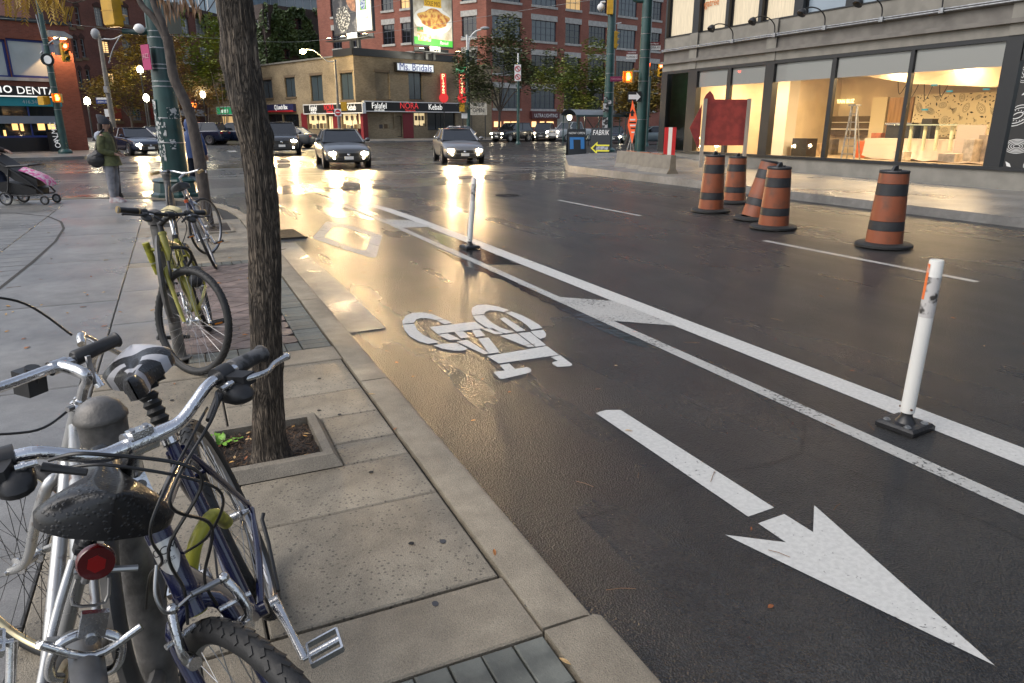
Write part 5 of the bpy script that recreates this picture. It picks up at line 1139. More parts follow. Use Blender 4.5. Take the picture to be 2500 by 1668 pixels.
q = MB(); q.sph(V((-.17, -.19, .86))*k_, V((.17, .1, .15)), 18, 12); q.sph(V((-.12, -.2, .95))*k_, V((.12, .08, .1)), 14, 10); q.tube(crv([V((-.14, -.2, .98)), V((-.1, -.18, 1.2)), V((0, -.08, 1.4)), V((.03, .06, 1.37))], 5), .018, 8); q.build('shoulder_bag', mat('bag_leather', (.012, .012, .013), .4, bump=.8, bs=16, bdist=.04), t, 60)
# companion, mostly hidden behind
p2_ = pw+V((-.08, .95, 0))+RT*.08; t, k_ = figure('person in dark coat with raised hand behind the one in the green parka', (p2_.x, p2_.y, SW), face+R(190), 1.6, {1: (.1, .2, 1.12), -1: (0, -.23, 1.05)}, {1: (.14, .07, 1.36), -1: (.14, -.14, .95)})
M_DCOAT = mat('dark_coat', (.04, .028, .024), .8, bump=.4, bs=14)
q = MB(); q.loft([[p_*k_ for p_ in r_] for r_ in (ell((0, 0, .78), .16, .19), ell((0, 0, 1.0), .14, .17), ell((0, 0, 1.2), .14, .185), ell((-.01, 0, 1.33), .1, .15), ell((-.01, 0, 1.39), .07, .08))])
limb(q, [V((0, .16, 1.31)), V((.1, .21, 1.13)), V((.14, .1, 1.3))], [.07, .06, .045], k_); limb(q, [V((0, -.16, 1.31)), V((0, -.23, 1.05)), V((.13, -.15, .96))], [.07, .06, .045], k_); q.build('coat', M_DCOAT, t, 60)
q = MB()
for s in (1, -1): limb(q, [V((0, s*.085, .86)), V((.0, s*.09, .46)), V((0, s*.085, .08))], [.11, .08, .055], k_)
q.build('trousers', mat('dark_denim', (.016, .02, .035), .8), t, 60)
for s in (1, -1):
    q = MB(); q.loft([[p_*k_ for p_ in r_] for r_ in (ell((.05, s*.085, .0), .14, .046), ell((.05, s*.085, .03), .14, .047), ell((-.01, s*.085, .1), .06, .045))]); q.build('shoe', M_SIGNK, t, 50)
garment('hair', MC['hair_brown'], t, [ell((-.05, 0, 1.4), .06, .09), ell((-.03, 0, 1.5), .09, .1), ell((.0, 0, 1.6), .1, .09), ell((.0, 0, 1.665), .05, .05)], k_)
# person in blue beyond the green pole
pb = ground(462, 17.9); t, k_ = figure('person in a blue hooded jacket behind the slim forked tree', (pb.x, pb.y, 0.004), R(80), 1.75, {1: (-.03, .24, 1.08), -1: (-.03, -.24, 1.08)}, {1: (.08, .26, .86), -1: (.08, -.26, .86)}, ((.06, .1), (-.02, -.14)))
q = MB(); q.loft([[p_*k_ for p_ in r_] for r_ in (ell((0, 0, .8), .17, .2), ell((0, 0, 1.0), .155, .19), ell((0, 0, 1.22), .155, .2), ell((-.01, 0, 1.34), .11, .16), ell((-.01, 0, 1.4), .08, .09), ell((0, 0, 1.47), .115, .115), ell((.0, 0, 1.57), .125, .12), ell((-.01, 0, 1.65), .09, .09), ell((-.01, 0, 1.68), .03, .03))])
for s in (1, -1): limb(q, [V((0, s*.17, 1.31)), V((-.03, s*.245, 1.08)), V((.07, s*.26, .88))], [.075, .065, .05], k_)
q.build('hooded_jacket', mat('jacket_blue', (.02, .05, .16), .6, bump=.4, bs=14), t, 60)
q = MB()
for s, kn, an in ((1, .06, .1), (-1, -.02, -.14)): limb(q, [V((0, s*.085, .86)), V((kn, s*.09, .46)), V((an, s*.085, .08))], [.115, .085, .06], k_)
q.build('trousers', MC['dark_denim'], t, 60)
for s, an in ((1, .1), (-1, -.14)):
    q = MB(); q.loft([[p_*k_ for p_ in r_] for r_ in (ell((an+.05, s*.085, .0), .14, .046), ell((an+.05, s*.085, .03), .14, .047), ell((an-.01, s*.085, .1), .06, .045))]); q.build('shoe', M_SIGNK, t, 50)
# parent pushing the stroller, and the stroller
ps = gp(92, 498, SW); face = -YAW+R(2); ux = V((math.cos(face), math.sin(face), 0))
pp_ = ps-ux*.84; t, k_ = figure('person in dark jeans and white sneakers pushing the stroller', (pp_.x, pp_.y, SW), face, 1.68, {1: (.05, .24, 1.08), -1: (.05, -.24, 1.08)}, {1: (.3, .2, 1.0), -1: (.3, -.2, 1.0)}, ((.2, .26), (.0, -.2)))
q = MB(); q.loft([[p_*k_ for p_ in r_] for r_ in (ell((0, 0, .84), .15, .19), ell((0, 0, 1.0), .145, .18), ell((0, 0, 1.22), .15, .195), ell((-.01, 0, 1.34), .1, .15), ell((-.01, 0, 1.4), .07, .08))])
for s in (1, -1): limb(q, [V((0, s*.17, 1.31)), V((.05, s*.245, 1.08)), V((.28, s*.2, 1.0))], [.07, .06, .045], k_)
q.build('jacket', M_DCOAT, t, 60)
q = MB()
for s, kn, an in ((1, .2, .26), (-1, 0, -.2)): limb(q, [V((0, s*.085, .86)), V((kn, s*.09, .47)), V((an, s*.085, .09))], [.12, .085, .065], k_)
q.build('jeans', mat('jeans_navy', (.014, .02, .045), .8, var=.3, vs=12), t, 60)
for s, an in ((1, .26), (-1, -.2)):
    q = MB(); q.loft([[p_*k_ for p_ in r_] for r_ in (ell((an+.06, s*.085, .0), .15, .048), ell((an+.06, s*.085, .03), .15, .049), ell((an+.02, s*.085, .07), .1, .046), ell((an-.01, s*.085, .11), .06, .045))]); q.build('sneaker', mat('sneaker_white', (.6, .58, .52), .6), t, 50)
garment('hair', MC['hair_brown'], t, [ell((-.04, 0, 1.42), .06, .09), ell((-.02, 0, 1.52), .1, .1), ell((.0, 0, 1.62), .1, .09), ell((.0, 0, 1.68), .05, .05)], k_)
t = thing('stroller', 'black stroller with pink floral blanket at the crossing', 'stroller', ps, face)
M_STR = mat('stroller_black', (.013, .013, .014), .6, bump=.3, bs=30)
q = MB()
for s in (-1, 1):
    q.tube(crv([(-.78, s*.2, 1.0), (-.55, s*.22, .86), (-.25, s*.24, .68), (.08, s*.23, .42), (.27, s*.2, .22)], 4), .018, 8); q.tube([(-.28, s*.24, .68), (-.36, s*.24, .3), (-.42, s*.25, .16)], .016, 8); q.tube([(-.42, s*.24, .2), (-.1, s*.22, .17), (.25, s*.2, .2)], .014, 8); q.tube([(-.3, s*.25, .73), (.12, s*.25, .75)], .022, 8)
q.tube([(.12, -.25, .75), (.16, 0, .76), (.12, .25, .75)], .022, 8); q.tube([(-.78, -.2, 1.0), (-.81, 0, 1.01), (-.78, .2, 1.0)], .018, 8); q.build('frame', M_BLACK, t, 50)
q = MB(); q.loft([[(x, -w_, z-a), (x, w_, z-a), (x, w_, z+a), (x, -w_, z+a)] for x, z, a, w_ in ((-.62, .88, .09, .19), (-.45, .76, .1, .21), (-.2, .56, .1, .22), (.05, .46, .09, .2), (.18, .42, .07, .18))]); q.build('seat', M_STR, t, 30)
q = MB(); q.loft([[(x, -.2, z0), (x, .2, z0), (x, .22, z1), (x, -.22, z1)] for x, z0, z1 in ((-.62, .3, .42), (-.4, .2, .45), (0, .19, .36), (.15, .2, .3))]); q.build('basket', M_STR, t, 30)
q = MB(); q.loft([[(x, y*w_, z+zz_*(1-abs(y))) for y, zz_ in ((-1, .06), (-.5, .06), (0, .06), (.5, .06), (1, .06), (1, -.02), (0, -.04), (-1, -.02))] for x, z, w_ in ((-.12, .66, .2), (.05, .6, .22), (.2, .52, .22), (.3, .45, .2), (.34, .38, .17))]); q.build('blanket', mat('blanket_pink', (.7, .12, .35), .8, col2=(.75, .6, .65), vs=16, cs=(.45, .55)), t, 60)
for x, y, r_ in ((-.42, -.27, .13), (-.42, .27, .13), (.27, -.2, .09), (.27, .2, .09)):
    q = MB(); q.torus((x, y, r_), r_-.018, .018, 28, 8); w_ = q.build('wheel', M_RUBBER, t, 60); q = MB()
    q.cyl((x, y-.015, r_), (x, y+.015, r_), .03); q.torus((x, y, r_), r_-.04, .01, 24, 6)
    for k in range(3): a = k*2.094; q.box((x+.5*(r_-.03)*math.cos(a), y, r_+.5*(r_-.03)*math.sin(a)), (r_-.03, .012, .03), Matrix.Rotation(-a, 3, 'Y'))
    q.build('rim', mat('wheel_grey', (.25, .25, .26), .5), w_, 50)
# ================================================================ BUILDINGS
def facade(P0, P1):
    d = P1-P0; L = V((d.x, d.y, 0)).length; return Matrix.Translation((P0.x, P0.y, 0)) @ Matrix.Rotation(math.atan2(d.y, d.x), 4, 'Z'), L
def onface(Mf, x, y, dep=0.0):               # local (u, z) where the ray through a photo pixel meets the wall plane
    I = Mf.inverted(); c = I @ CAMP; d = I.to_3x3() @ ray(x, y); t_ = (dep-c.y)/d.y; p = c+d*t_; return p.x, p.z
def rect(Mf, x0, y0, x1, y1, dep=0.0):
    ym, xm = (y0+y1)/2, (x0+x1)/2
    return onface(Mf, x0, ym, dep)[0], onface(Mf, x1, ym, dep)[0], onface(Mf, xm, y1, dep)[1], onface(Mf, xm, y0, dep)[1]
def wall(L, H, opens, dep=.25, m=None, z0=0.0, u0=0.0):
    q = MB(m); us = sorted({u0, L} | {o[0] for o in opens} | {o[1] for o in opens}); zs = sorted({z0, H} | {o[2] for o in opens} | {o[3] for o in opens})
    us = [u for u in us if u0 <= u <= L]; zs = [z for z in zs if z0 <= z <= H]
    for a, b_ in zip(us, us[1:]):
        for c, d in zip(zs, zs[1:]):
            um, zm = (a+b_)/2, (c+d)/2
            if any(o[0] < um < o[1] and o[2] < zm < o[3] for o in opens): continue
            q.poly([(a, 0, c), (b_, 0, c), (b_, 0, d), (a, 0, d)])
    for a, b_, c, d in opens:
        for p in ([(a, 0, c), (a, 0, d), (a, dep, d), (a, dep, c)], [(b_, 0, d), (b_, 0, c), (b_, dep, c), (b_, dep, d)], [(b_, 0, c), (a, 0, c), (a, dep, c), (b_, dep, c)], [(a, 0, d), (b_, 0, d), (b_, dep, d), (a, dep, d)]): q.poly(p)
    return q
def window(parent, o, dep=.18, nx=1, ny=1, fm=None, pm=None, m=None, bar=.06, name='window'):
    a, b_, c, d = o; q = MB(m); fm = fm or M_DARKMET; pm = pm or M_DGLASS
    for u in (a+bar/2, b_-bar/2): q.box((u, dep, (c+d)/2), (bar, .07, d-c-.002))
    for z in (c+bar/2, d-bar/2): q.box(((a+b_)/2, dep, z), (b_-a-2*bar, .07, bar))
    for k in range(1, nx): q.box((a+(b_-a)*k/nx, dep, (c+d)/2), (bar*.7, .05, d-c-2*bar))
    for k in range(1, ny): q.box(((a+b_)/2, dep+.002, c+(d-c)*k/ny), (b_-a-2*bar, .046, bar*.6))
    w = q.build(name, fm, parent); q = MB(m); q.poly([(a, dep+.01, c), (b_, dep+.01, c), (b_, dep+.01, d), (a, dep+.01, d)]); q.build('pane', pm, w); return w
def bar(parent, name, m, u0, u1, z0, z1, out=.06, inn=.02, M=None):
    q = MB(M); q.box(((u0+u1)/2, (inn-out)/2, (z0+z1)/2), (u1-u0, out+inn, z1-z0)); return q.build(name, m, parent)
def shell(L, H, W, m=None, z0=0.0, inset=.02):               # sides, back and roof behind a front wall
    q = MB(m); q.poly([(0, 0, z0), (0, 0, H), (0, W, H), (0, W, z0)]); q.poly([(L, 0, z0), (L, W, z0), (L, W, H), (L, 0, H)]); q.poly([(0, W, z0), (0, W, H), (L, W, H), (L, W, z0)]); q.poly([(0, 0, H-inset), (L, 0, H-inset), (L, W, H-inset), (0, W, H-inset)]); return q
M_LIT = glow('lit_window', (1, .62, .25), .7); M_LITD = glow('lit_window_dim', (.8, .5, .2), .25); M_WSTONE = mat('limestone', (.42, .41, .38), .75, var=.12, vs=3)
# ---------------------------------------------------------------- red brick block behind the corner shops
M_RB = brickmat('red_brick', (.25, .088, .06), (.32, .118, .08), (.26, .16, .13), dirt=.25)
Mc = brickmat
C_ = ground(1190, 88); MR, LR = facade(C_, ground(1655, 109)); ML, LL = facade(ground(795, 104), C_)
t = thing('brick_block', 'tall red brick block with pale lintels and wide gridded windows', 'building', mat=MR); LM = MR.inverted() @ ML
HB_ = 27.0; rows_z = [3.4+3.93*k for k in range(6)]
opR = []; bays = [onface(MR, x, 100)[0] for x in (1202, 1272, 1298, 1358, 1380, 1417, 1437, 1479, 1507, 1552, 1570, 1612)]
for a, b_ in zip(bays[::2], bays[1::2]):
    for z in rows_z: opR.append((a, b_, z, z+2.3))
wall(LR, HB_, opR).build('front_wall', M_RB, t)
bl = [onface(ML, x, 100)[0] for x in (812, 834, 858, 880, 935, 964, 981, 1010, 1034, 1064, 1128, 1164)]; opL = []
for a, b_ in zip(bl[::2], bl[1::2]):
    for z in rows_z: opL.append((a, b_, z, z+2.3))
wall(LL, HB_, opL, m=LM).build('side_wall', M_RB, t)
shell(LR, HB_, 20).build('rear_wall', M_RB, t)
rr_ = random.Random(3)
for i, o_ in enumerate(opR): 
    pm = M_LITD if (i in (10, 15)) else (M_BLUEGL if rr_.random() < .4 else M_DGLASS); window(t, o_, nx=3 if o_[1]-o_[0] < 3 else 5, ny=3, fm=mat('steel_sash', (.05, .055, .085), .5), pm=pm)
    bar(t, 'lintel', M_WSTONE, o_[0]-.12, o_[1]+.12, o_[3]+.002, o_[3]+.62, .05); bar(t, 'sill', M_WSTONE, o_[0]-.1, o_[1]+.1, o_[2]-.26, o_[2]-.002, .12)
for i, o_ in enumerate(opL):
    window(t, o_, nx=3, ny=3, fm=MC['steel_sash'], pm=M_LITD if i == 21 else M_DGLASS, m=LM); bar(t, 'lintel', M_WSTONE, o_[0]-.12, o_[1]+.12, o_[3]+.002, o_[3]+.62, .05, M=LM); bar(t, 'sill', M_WSTONE, o_[0]-.1, o_[1]+.1, o_[2]-.26, o_[2]-.002, .12, M=LM)
# shop floor of the block
a, b_, c, d = rect(MR, 1293, 280, 1360, 290); bar(t, 'fascia', mat('fascia_maroon', (.1, .03, .03), .6), a, b_, c, d+.4, .5); text('ULTRA LIGHTING', (d-c)*1.25, M_SIGNW, t, ((a+b_)/2, -.51, (c+d)/2+.1), sx=.78)
for x0, x1 in ((1206, 1222), (1230, 1245), (1248, 1264), (1298, 1308), (1318, 1328), (1334, 1350)):
    a, b_, c, d = rect(MR, x0, 297, x1, 310); q = MB(); q.box(((a+b_)/2, -.05, (c+d)/2), (b_-a, .08, d-c)); q.build('shop_window', glow('shop_glow', (1, .6, .25), .9), t)
a, b_, c, d = rect(MR, 1360, 278, 1390, 318); bar(t, 'pale_wall', mat('pale_render', (.35, .33, .28), .8), a, b_, 0, d, .05)
for k in range(3): a, b_, c, d = rect(MR, 1210+k*30, 330, 1230+k*30, 318)
# ---------------------------------------------------------------- corner shops
M_YB = brickmat('buff_brick', (.27, .205, .12), (.36, .28, .17), (.3, .25, .19), dirt=.45)
C2 = ground(872, 75.1); MFL, LFL = facade(ground(512, 100.5), C2); MFR, LFR = facade(C2, ground(1120, 84.2)); RL = MFL.inverted() @ MFR
t = thing('corner_shops', 'two storey buff brick corner shops with falafel and kebab signs', 'building', mat=MFL)
Hs = onface(MFL, 871, 134)[1]
wl = [rect(MFL, *r_) for r_ in ((536, 205, 556, 241), (640, 195, 665, 240), (696, 189, 721, 237), (758, 184, 788, 247), (831, 178, 862, 244))]
sl = [rect(MFL, *r_) for r_ in ((540, 283, 572, 320), (655, 279, 690, 318), (692, 279, 730, 318), (751, 278, 797, 316), (800, 283, 813, 330), (834, 277, 880, 315))]
wr = [rect(MFR, *r_) for r_ in ((917, 177, 951, 242), (998, 178, 1030, 243))]; sr = [rect(MFR, *r_) for r_ in ((900, 275, 962, 315), (966, 283, 982, 335), (1011, 275, 1040, 309), (1044, 275, 1112, 318))]
ztop = min(x[3] for x in sl+sr); 
def okop(o): return (o[0], o[1], max(.3, o[2]), o[3])
sl = [okop(o) for o in sl]; sr = [okop(o) for o in sr]
wall(LFL, Hs, wl+sl).build('side_wall', M_YB, t); wall(LFR, Hs, wr+sr, m=RL).build('front_wall', M_YB, t)
shell(LFL, Hs, 26).build('rear_wall', M_YB, t)
M_CREAM = glow('shop_cream', (.8, .62, .33), .38); M_SHOP = glow('shop_warm', (.7, .45, .2), .4)
for o_ in wl+[None]+wr:
    if o_ is None: mm = RL; continue
    mm = RL if o_ in wr else None; window(t, o_, nx=2, ny=1, m=mm, pm=M_BLUEGL); bar(t, 'sill', mat('brown_stone', (.14, .1, .06), .8), o_[0]-.1, o_[1]+.1, o_[2]-.2, o_[2]-.002, .1, M=mm); bar(t, 'lintel', MC['brown_stone'], o_[0]-.1, o_[1]+.1, o_[3]+.002, o_[3]+.25, .03, M=mm)
for i, o_ in enumerate(sl): window(t, o_, nx=2, ny=1, pm=(M_SHOP, M_DGLASS, M_DGLASS, M_CREAM, M_CREAM, M_CREAM)[i], name='shop_window', fm=M_SIGNK)
for i, o_ in enumerate(sr): window(t, o_, nx=2 if i != 1 else 1, ny=1, pm=(M_CREAM, M_SHOP, M_CREAM, M_DGLASS)[i], name='shop_window' if i != 1 else 'shop_door', m=RL, fm=M_SIGNK)
for Mf, mm, xs in ((MFL, None, ((752, 796), (835, 879))), (MFR, RL, ((901, 961), (1012, 1039)))):
    for x0, x1 in xs:
        for k in range(5):
            xx = x0+(x1-x0)*(k+.5)/5; hh_ = rng.uniform(6, 13); a, b_, c, d = rect(Mf, xx-(x1-x0)*.07, 313-hh_, xx+(x1-x0)*.07, 314); q = MB(mm); q.box(((a+b_)/2, .1, (c+d)/2), (b_-a, .06, d-c)); q.build('display_item', mat('goods_%d' % (k % 3), ((.12, .07, .03), (.25, .2, .12), (.06, .05, .05))[k % 3], .6), t)
        for k in range(3):
            xx = x0+(x1-x0)*(k+.7)/3.4; a, b_, c, d = rect(Mf, xx-3, 283, xx+3, 294); q = MB(mm); q.box(((a+b_)/2, .13, (c+d)/2), (b_-a, .02, d-c)); q.build('wall_poster', mat('poster_brown', (.12, .08, .05), .6, var=.5, vs=3), t)
red = mat('shop_red', (.2, .015, .02), .5)
def redpanels(Mf, mm, xs):
    for x0, x1 in xs: a, b_, c, d = rect(Mf, x0, 277, x1, 330, -.03); bar(t, 'red_pier', red, a, b_, .14, d, .05, M=mm)
redpanels(MFL, None, ((737, 750), (814, 832), (881, 887))); redpanels(MFR, RL, ((874, 898), (984, 1009)))
def sign(parent, Mf, mm, r_, m, texts, out=.35, edge=None):
    a, b_, c, d = rect(Mf, *r_, -out); q = MB(mm); q.box(((a+b_)/2, -out/2, (c+d)/2), (b_-a, out, d-c)); s_ = q.build('shop_sign', m, parent)
    if edge:
        q = MB(mm)
        for z in (c, d): q.box(((a+b_)/2, -out/2-.01, z), (b_-a+.1, out+.04, .09))
        for u in (a, b_): q.box((u, -out/2-.01, (c+d)/2), (.09, out+.04, d-c-.1))
        q.build('sign_border', edge, parent)
    R0 = (mm or Matrix()).to_euler()
    for s, fx, fz, sz, m2, sx in texts:
        p = V((a+(b_-a)*fx, -out-.03, c+(d-c)*fz)); p = mm @ p if mm is not None else p
        text(s, (d-c)*sz*1.4, m2, parent, p, (PI/2, 0, R0.z), sx=sx)
W_E = glow('sign_glow_white', (.9, .88, .82), .4); R_E = glow('sign_glow_red', (.6, .04, .04), .35)
sign(t, MFL, None, (529, 261, 574, 280), mat('sign_green', (.02, .16, .07), .5, emit=(.02, .3, .12), es=.35), [("Mamma's", .42, .5, .62, W_E, .8)], edge=M_SIGNW)
sign(t, MFL, None, (640, 255, 716, 273), mat('sign_navy', (.02, .025, .09), .5), [('CJ Lunch Box', .62, .58, .62, W_E, .8)], edge=None)
bar(t, 'red_trim', M_SIGNR, *rect(MFL, 640, 270, 716, 274, -.36)[:2], *rect(MFL, 640, 270, 716, 274, -.36)[2:], .38)
sign(t, MFL, None, (741, 254, 885, 277), M_SIGNK, [('Falafel', .18, .58, .6, W_E, .8), ('NORA', .46, .62, .62, R_E, .85), ('Shawarma', .47, .18, .3, R_E, .8), ('Kebab', .83, .55, .62, W_E, .8), ('416-598-2600', .18, .14, .2, W_E, .8)], edge=M_SIGNW)
sign(t, MFR, RL, (890, 250, 1123, 273), M_SIGNK, [('Falafel', .14, .55, .62, W_E, .9), ('NORA', .44, .6, .66, R_E, .95), ('Shawarma', .45, .14, .3, R_E, .8), ('Kebab', .72, .52, .62, W_E, .9), ('416-598-2600', .14, .1, .2, W_E, .8)], edge=M_SIGNW)
sign(t, MFR, RL, (969, 156, 1059, 175), mat('sign_panel_white', (.6, .63, .65), .5, emit=(.8, .85, .9), es=.25), [('Ms. Bridals', .5, .5, .95, mat('sign_blue', (.02, .05, .3), .5), .95)], .5, M_SIGNK)
# flat tar roof edge
q = MB(); a = onface(MFL, 815, 140)[0]; q.box(((a+LFL)/2, .3, Hs+.35), (LFL-a, .8, .7)); q.build('parapet', M_DARKMET, t); q = MB(RL); q.box((LFR/2, .3, Hs+.35), (LFR, .8, .7)); q.build('parapet', M_DARKMET, t)
q = MB(); q.box((a/2, .1, Hs+.08), (a, .5, .16)); q.build('coping', mat('coping_grey', (.18, .17, .15), .8), t)
a, b_, c, d = rect(MFL, 532, 98, 556, 172); q = MB(); q.box(((a+b_)/2, 1.5, (Hs+d)/2), ((b_-a)*1.1, 2, d-Hs)); q.build('chimney', M_YB, t)
# projecting pizza signs
for x, D, lab, flip in ((1085, 82, 'red vertical pizza sign lettered in yellow', 1), (1130, 78, 'red vertical pizza sign under a green panel', 0)):
    p = ground(x, D); s_ = thing('pizza_sign', lab, 'sign', p, -YAW, 'vertical pizza signs'); z1, z0 = pd(x, 180, D).z, pd(x, 232, D).z
    q = MB(); q.box((0, 0, (z0+z1)/2), (.62, .2, z1-z0)); q.build('panel', mat('pizza_red', (.5, .02, .02), .5, emit=(.8, .04, .04), es=.3), s_)
    for k, ch in enumerate('Pizza'): text(ch, .8, glow('pizza_letter', (1, .8, .4), .7), s_, (0, -.115, z1-.35-k*(z1-z0-.6)/4.4), sx=.9)
    q = MB(Matrix.Translation((0, 0, z0-.3)) @ Matrix.Rotation(PI/2, 4, 'X')); q.lathe([(.001, -.1), (.5, -.1), (.5, .1), (.001, .1)], 24); q.build('disc', MC['pizza_red'], s_, 30)
    q = MB(); q.cyl((0, 0, 0), (0, 0, z0-.6), .05); q.cyl((0, .0, z0), (.0, 1.2, z0+.2), .03); q.build('support', M_DARKMET, s_)
    if not flip:
        q = MB(); q.box((-.1, 0, z1+.4), (1.0, .2, .55)); q.build('green_panel', mat('sign_green2', (.02, .3, .1), .5, emit=(.05, .5, .2), es=.4), s_); text("Mamma's", .32, M_SIGNW, s_, (-.1, -.115, z1+.4), sx=.75)
# ---------------------------------------------------------------- billboards on the roof
def billboard(label, x0, x1, y0, y1, D0, D1, feet_z):
    A, B_ = ground(x0, D0), ground(x1, D1); Mf, L = facade(A, B_); t = thing('billboard', label, 'billboard', mat=Mf); zb = onface(Mf, (x0+x1)/2, y1)[1]; zt = onface(Mf, (x0+x1)/2, y0)[1]
    q = MB(); q.box((L/2, .15, (zb+zt)/2), (L+.3, .3, zt-zb+.3)); q.build('frame', M_DARKMET, t)
    q = MB()
    for u in (L*.35, L*.55): q.box((u, .4, (feet_z+zb)/2), (.3, .3, zb-feet_z))
    q.box((L/2, -.5, zb-.75), (L*1.15, .9, .06)); q.box((L/2, .4, zb-.5), (L*.9, .1, .5)); q.build('walkway', M_DARKMET, t)
    for u in (L*.03, L*.42, L*1.0):
        q = MB(); q.box((u, -.95, zb-.55), (.5, .3, .14)); q.build('flood_lamp', M_DARKMET, t); q = MB(); q.box((u, -.95, zb-.47), (.42, .22, .02)); q.build('flood_lens', glow('flood', (1, .85, .45), 25), t)
    ld = bpy.data.lights.new('billboard_lamp', 'AREA'); ld.energy = 160; ld.size = 3; ld.color = (1, .93, .75); lo = bpy.data.objects.new('billboard_lamp', ld); COL.objects.link(lo); lo.parent = t; lo.location = (L/2, -2.2, zb-.4); lo.rotation_euler = (R(135), 0, 0)
    q = MB(); q.box((L/2, -.16, zb-.35), (L*.27, .05, .5)); q.build('maker_plate', M_SIGNW, t)
    return t, L, zb, zt
def sheet(t, name, m, pts, off=.01): q = MB(); q.poly([(p[0], -off, p[1]) for p in pts]); return q.build(name, m, t)
def blob(cx, cz, rx, rz_, n=24, w=0.0, ph=0.0): return [(cx+rx*(1+w*math.sin(5*a+ph))*math.cos(a), cz+rz_*(1+w*math.cos(4*a+ph))*math.sin(a)) for a in [2*PI*k/n for k in range(n)]]
t, L, zb, zt = billboard('billboard split between a dark photograph and a green bottle on white', 833, 921, -45, 76, 79.5, 75.5, Hs)
sheet(t, 'poster', mat('poster_dark', (.02, .02, .025), .5, col2=(.16, .15, .15), vs=1.2, cs=(.5, .75)), [(0, zb), (L*.62, zb), (L*.62, zt), (0, zt)])
sheet(t, 'poster_skin', mat('poster_skin', (.4, .2, .11), .5, col2=(.12, .06, .04), vs=1.5), [(L*.3, zt-.1), (L*.6, zt-.1), (L*.6, zb+(zt-zb)*.4), (L*.48, zb+(zt-zb)*.45), (L*.38, zb+(zt-zb)*.6)], .016)
sheet(t, 'poster_lace', mat('poster_lace', (.03, .03, .03), .5, col2=(.4, .38, .35), vs=5, cs=(.5, .6)), blob(L*.25, zb+(zt-zb)*.3, L*.2, (zt-zb)*.27), .02)
sheet(t, 'poster_white', mat('poster_white', (.75, .74, .7), .5), [(L*.62, zb), (L, zb), (L, zt), (L*.62, zt)], .014)
bx_ = L*.8; bz = zb+(zt-zb)*.42; h_ = (zt-zb)*.42
sheet(t, 'bottle_picture', mat('bottle_green', (.1, .3, .03), .4), [(bx_-.5, bz), (bx_+.5, bz), (bx_+.5, bz+h_*.6), (bx_+.2, bz+h_*.8), (bx_+.2, bz+h_*1.3), (bx_-.2, bz+h_*1.3), (bx_-.2, bz+h_*.8), (bx_-.5, bz+h_*.6)], .02)
sheet(t, 'bottle_label', mat('bottle_label', (.4, .45, .5), .5, col2=(.03, .06, .2), vs=6), blob(bx_, bz+h_*.3, .42, .55), .026)
text('PERONI', .42, mat('grey_print', (.3, .3, .3), .5), t, (bx_, -.03, zb+(zt-zb)*.25), sx=.95)
t, L, zb, zt = billboard('billboard showing a plate of pasta over a green band', 1019, 1109, -40, 112, 78.2, 82.0, Hs); hh = zt-zb
sheet(t, 'poster', mat('poster_cream', (.62, .58, .5), .5, col2=(.4, .34, .25), vs=.9), [(0, zb), (L, zb), (L, zt), (0, zt)])
sheet(t, 'plate_picture', mat('poster_plate', (.75, .74, .7), .5), blob(L*.5, zb+hh*.4, L*.5, hh*.22), .016)
sheet(t, 'pasta_picture', mat('poster_pasta', (.65, .42, .12), .5, col2=(.35, .1, .03), vs=2.2, cs=(.42, .6)), blob(L*.52, zb+hh*.43, L*.4, hh*.15, 40, .12), .022)
sheet(t, 'yellow_panel', mat('poster_yellow', (.75, .45, .03), .5), [(L*.28, zb+hh*.62), (L*.72, zb+hh*.62), (L*.72, zt-.3), (L*.28, zt-.3)], .02)
sheet(t, 'yellow_panel_edge', M_SIGNW, [(L*.25, zb+hh*.585), (L*.75, zb+hh*.585), (L*.75, zb+hh*.62), (L*.25, zb+hh*.62)], .02)
sheet(t, 'green_band', mat('poster_green', (.06, .42, .05), .5), [(0, zb), (L, zb), (L, zb+hh*.1), (0, zb+hh*.12)], .026)
sheet(t, 'tub_picture', mat('poster_tub', (.6, .3, .08), .5, col2=(.7, .65, .5), vs=3), [(L*.1, zb+hh*.06), (L*.42, zb+hh*.06), (L*.44, zb+hh*.17), (L*.08, zb+hh*.17)], .03)
sheet(t, 'pack_picture', mat('poster_pack', (.05, .3, .1), .5, col2=(.6, .25, .05), vs=2.5), [(L*.07, zb+hh*.2), (L*.24, zb+hh*.2), (L*.24, zb+hh*.28), (L*.07, zb+hh*.28)], .03)
text('O\nSOLE MIO', .62, mat('brown_print', (.16, .06, .02), .5), t, (L*.5, -.03, zb+hh*.72), sx=.75); text('Ravioli', .5, M_SIGNW, t, (L*.77, -.035, zb+hh*.055), sx=.9, shear=.2)
# ---------------------------------------------------------------- ivy-covered block
M_GB = brickmat('grey_brick', (.06, .045, .04), (.09, .065, .055), (.08, .07, .06), dirt=.4)
C3 = ground(668, 120); MI1, LI1 = facade(ground(590, 126), C3); MI2, LI2 = facade(C3, ground(812, 128)); RI = MI1.inverted() @ MI2
t = thing('ivy_block', 'dark brick block thickly covered in green ivy', 'building', mat=MI1); Hi = onface(MI1, 667, 4)[1]
w1 = [rect(MI1, *r_) for r_ in ((619, 48, 631, 78), (646, 30, 655, 74))]; w2 = [rect(MI2, *r_) for r_ in ((717, 44, 735, 74), (782, 114, 803, 141), (690, 120, 706, 146))]
wall(LI1, Hi, w1).build('side_wall', M_GB, t); wall(LI2, Hi, w2, m=RI).build('front_wall', M_GB, t); shell(LI1, Hi, 15).build('rear_wall', M_GB, t)
for o_ in w1: window(t, o_, nx=2, ny=3)
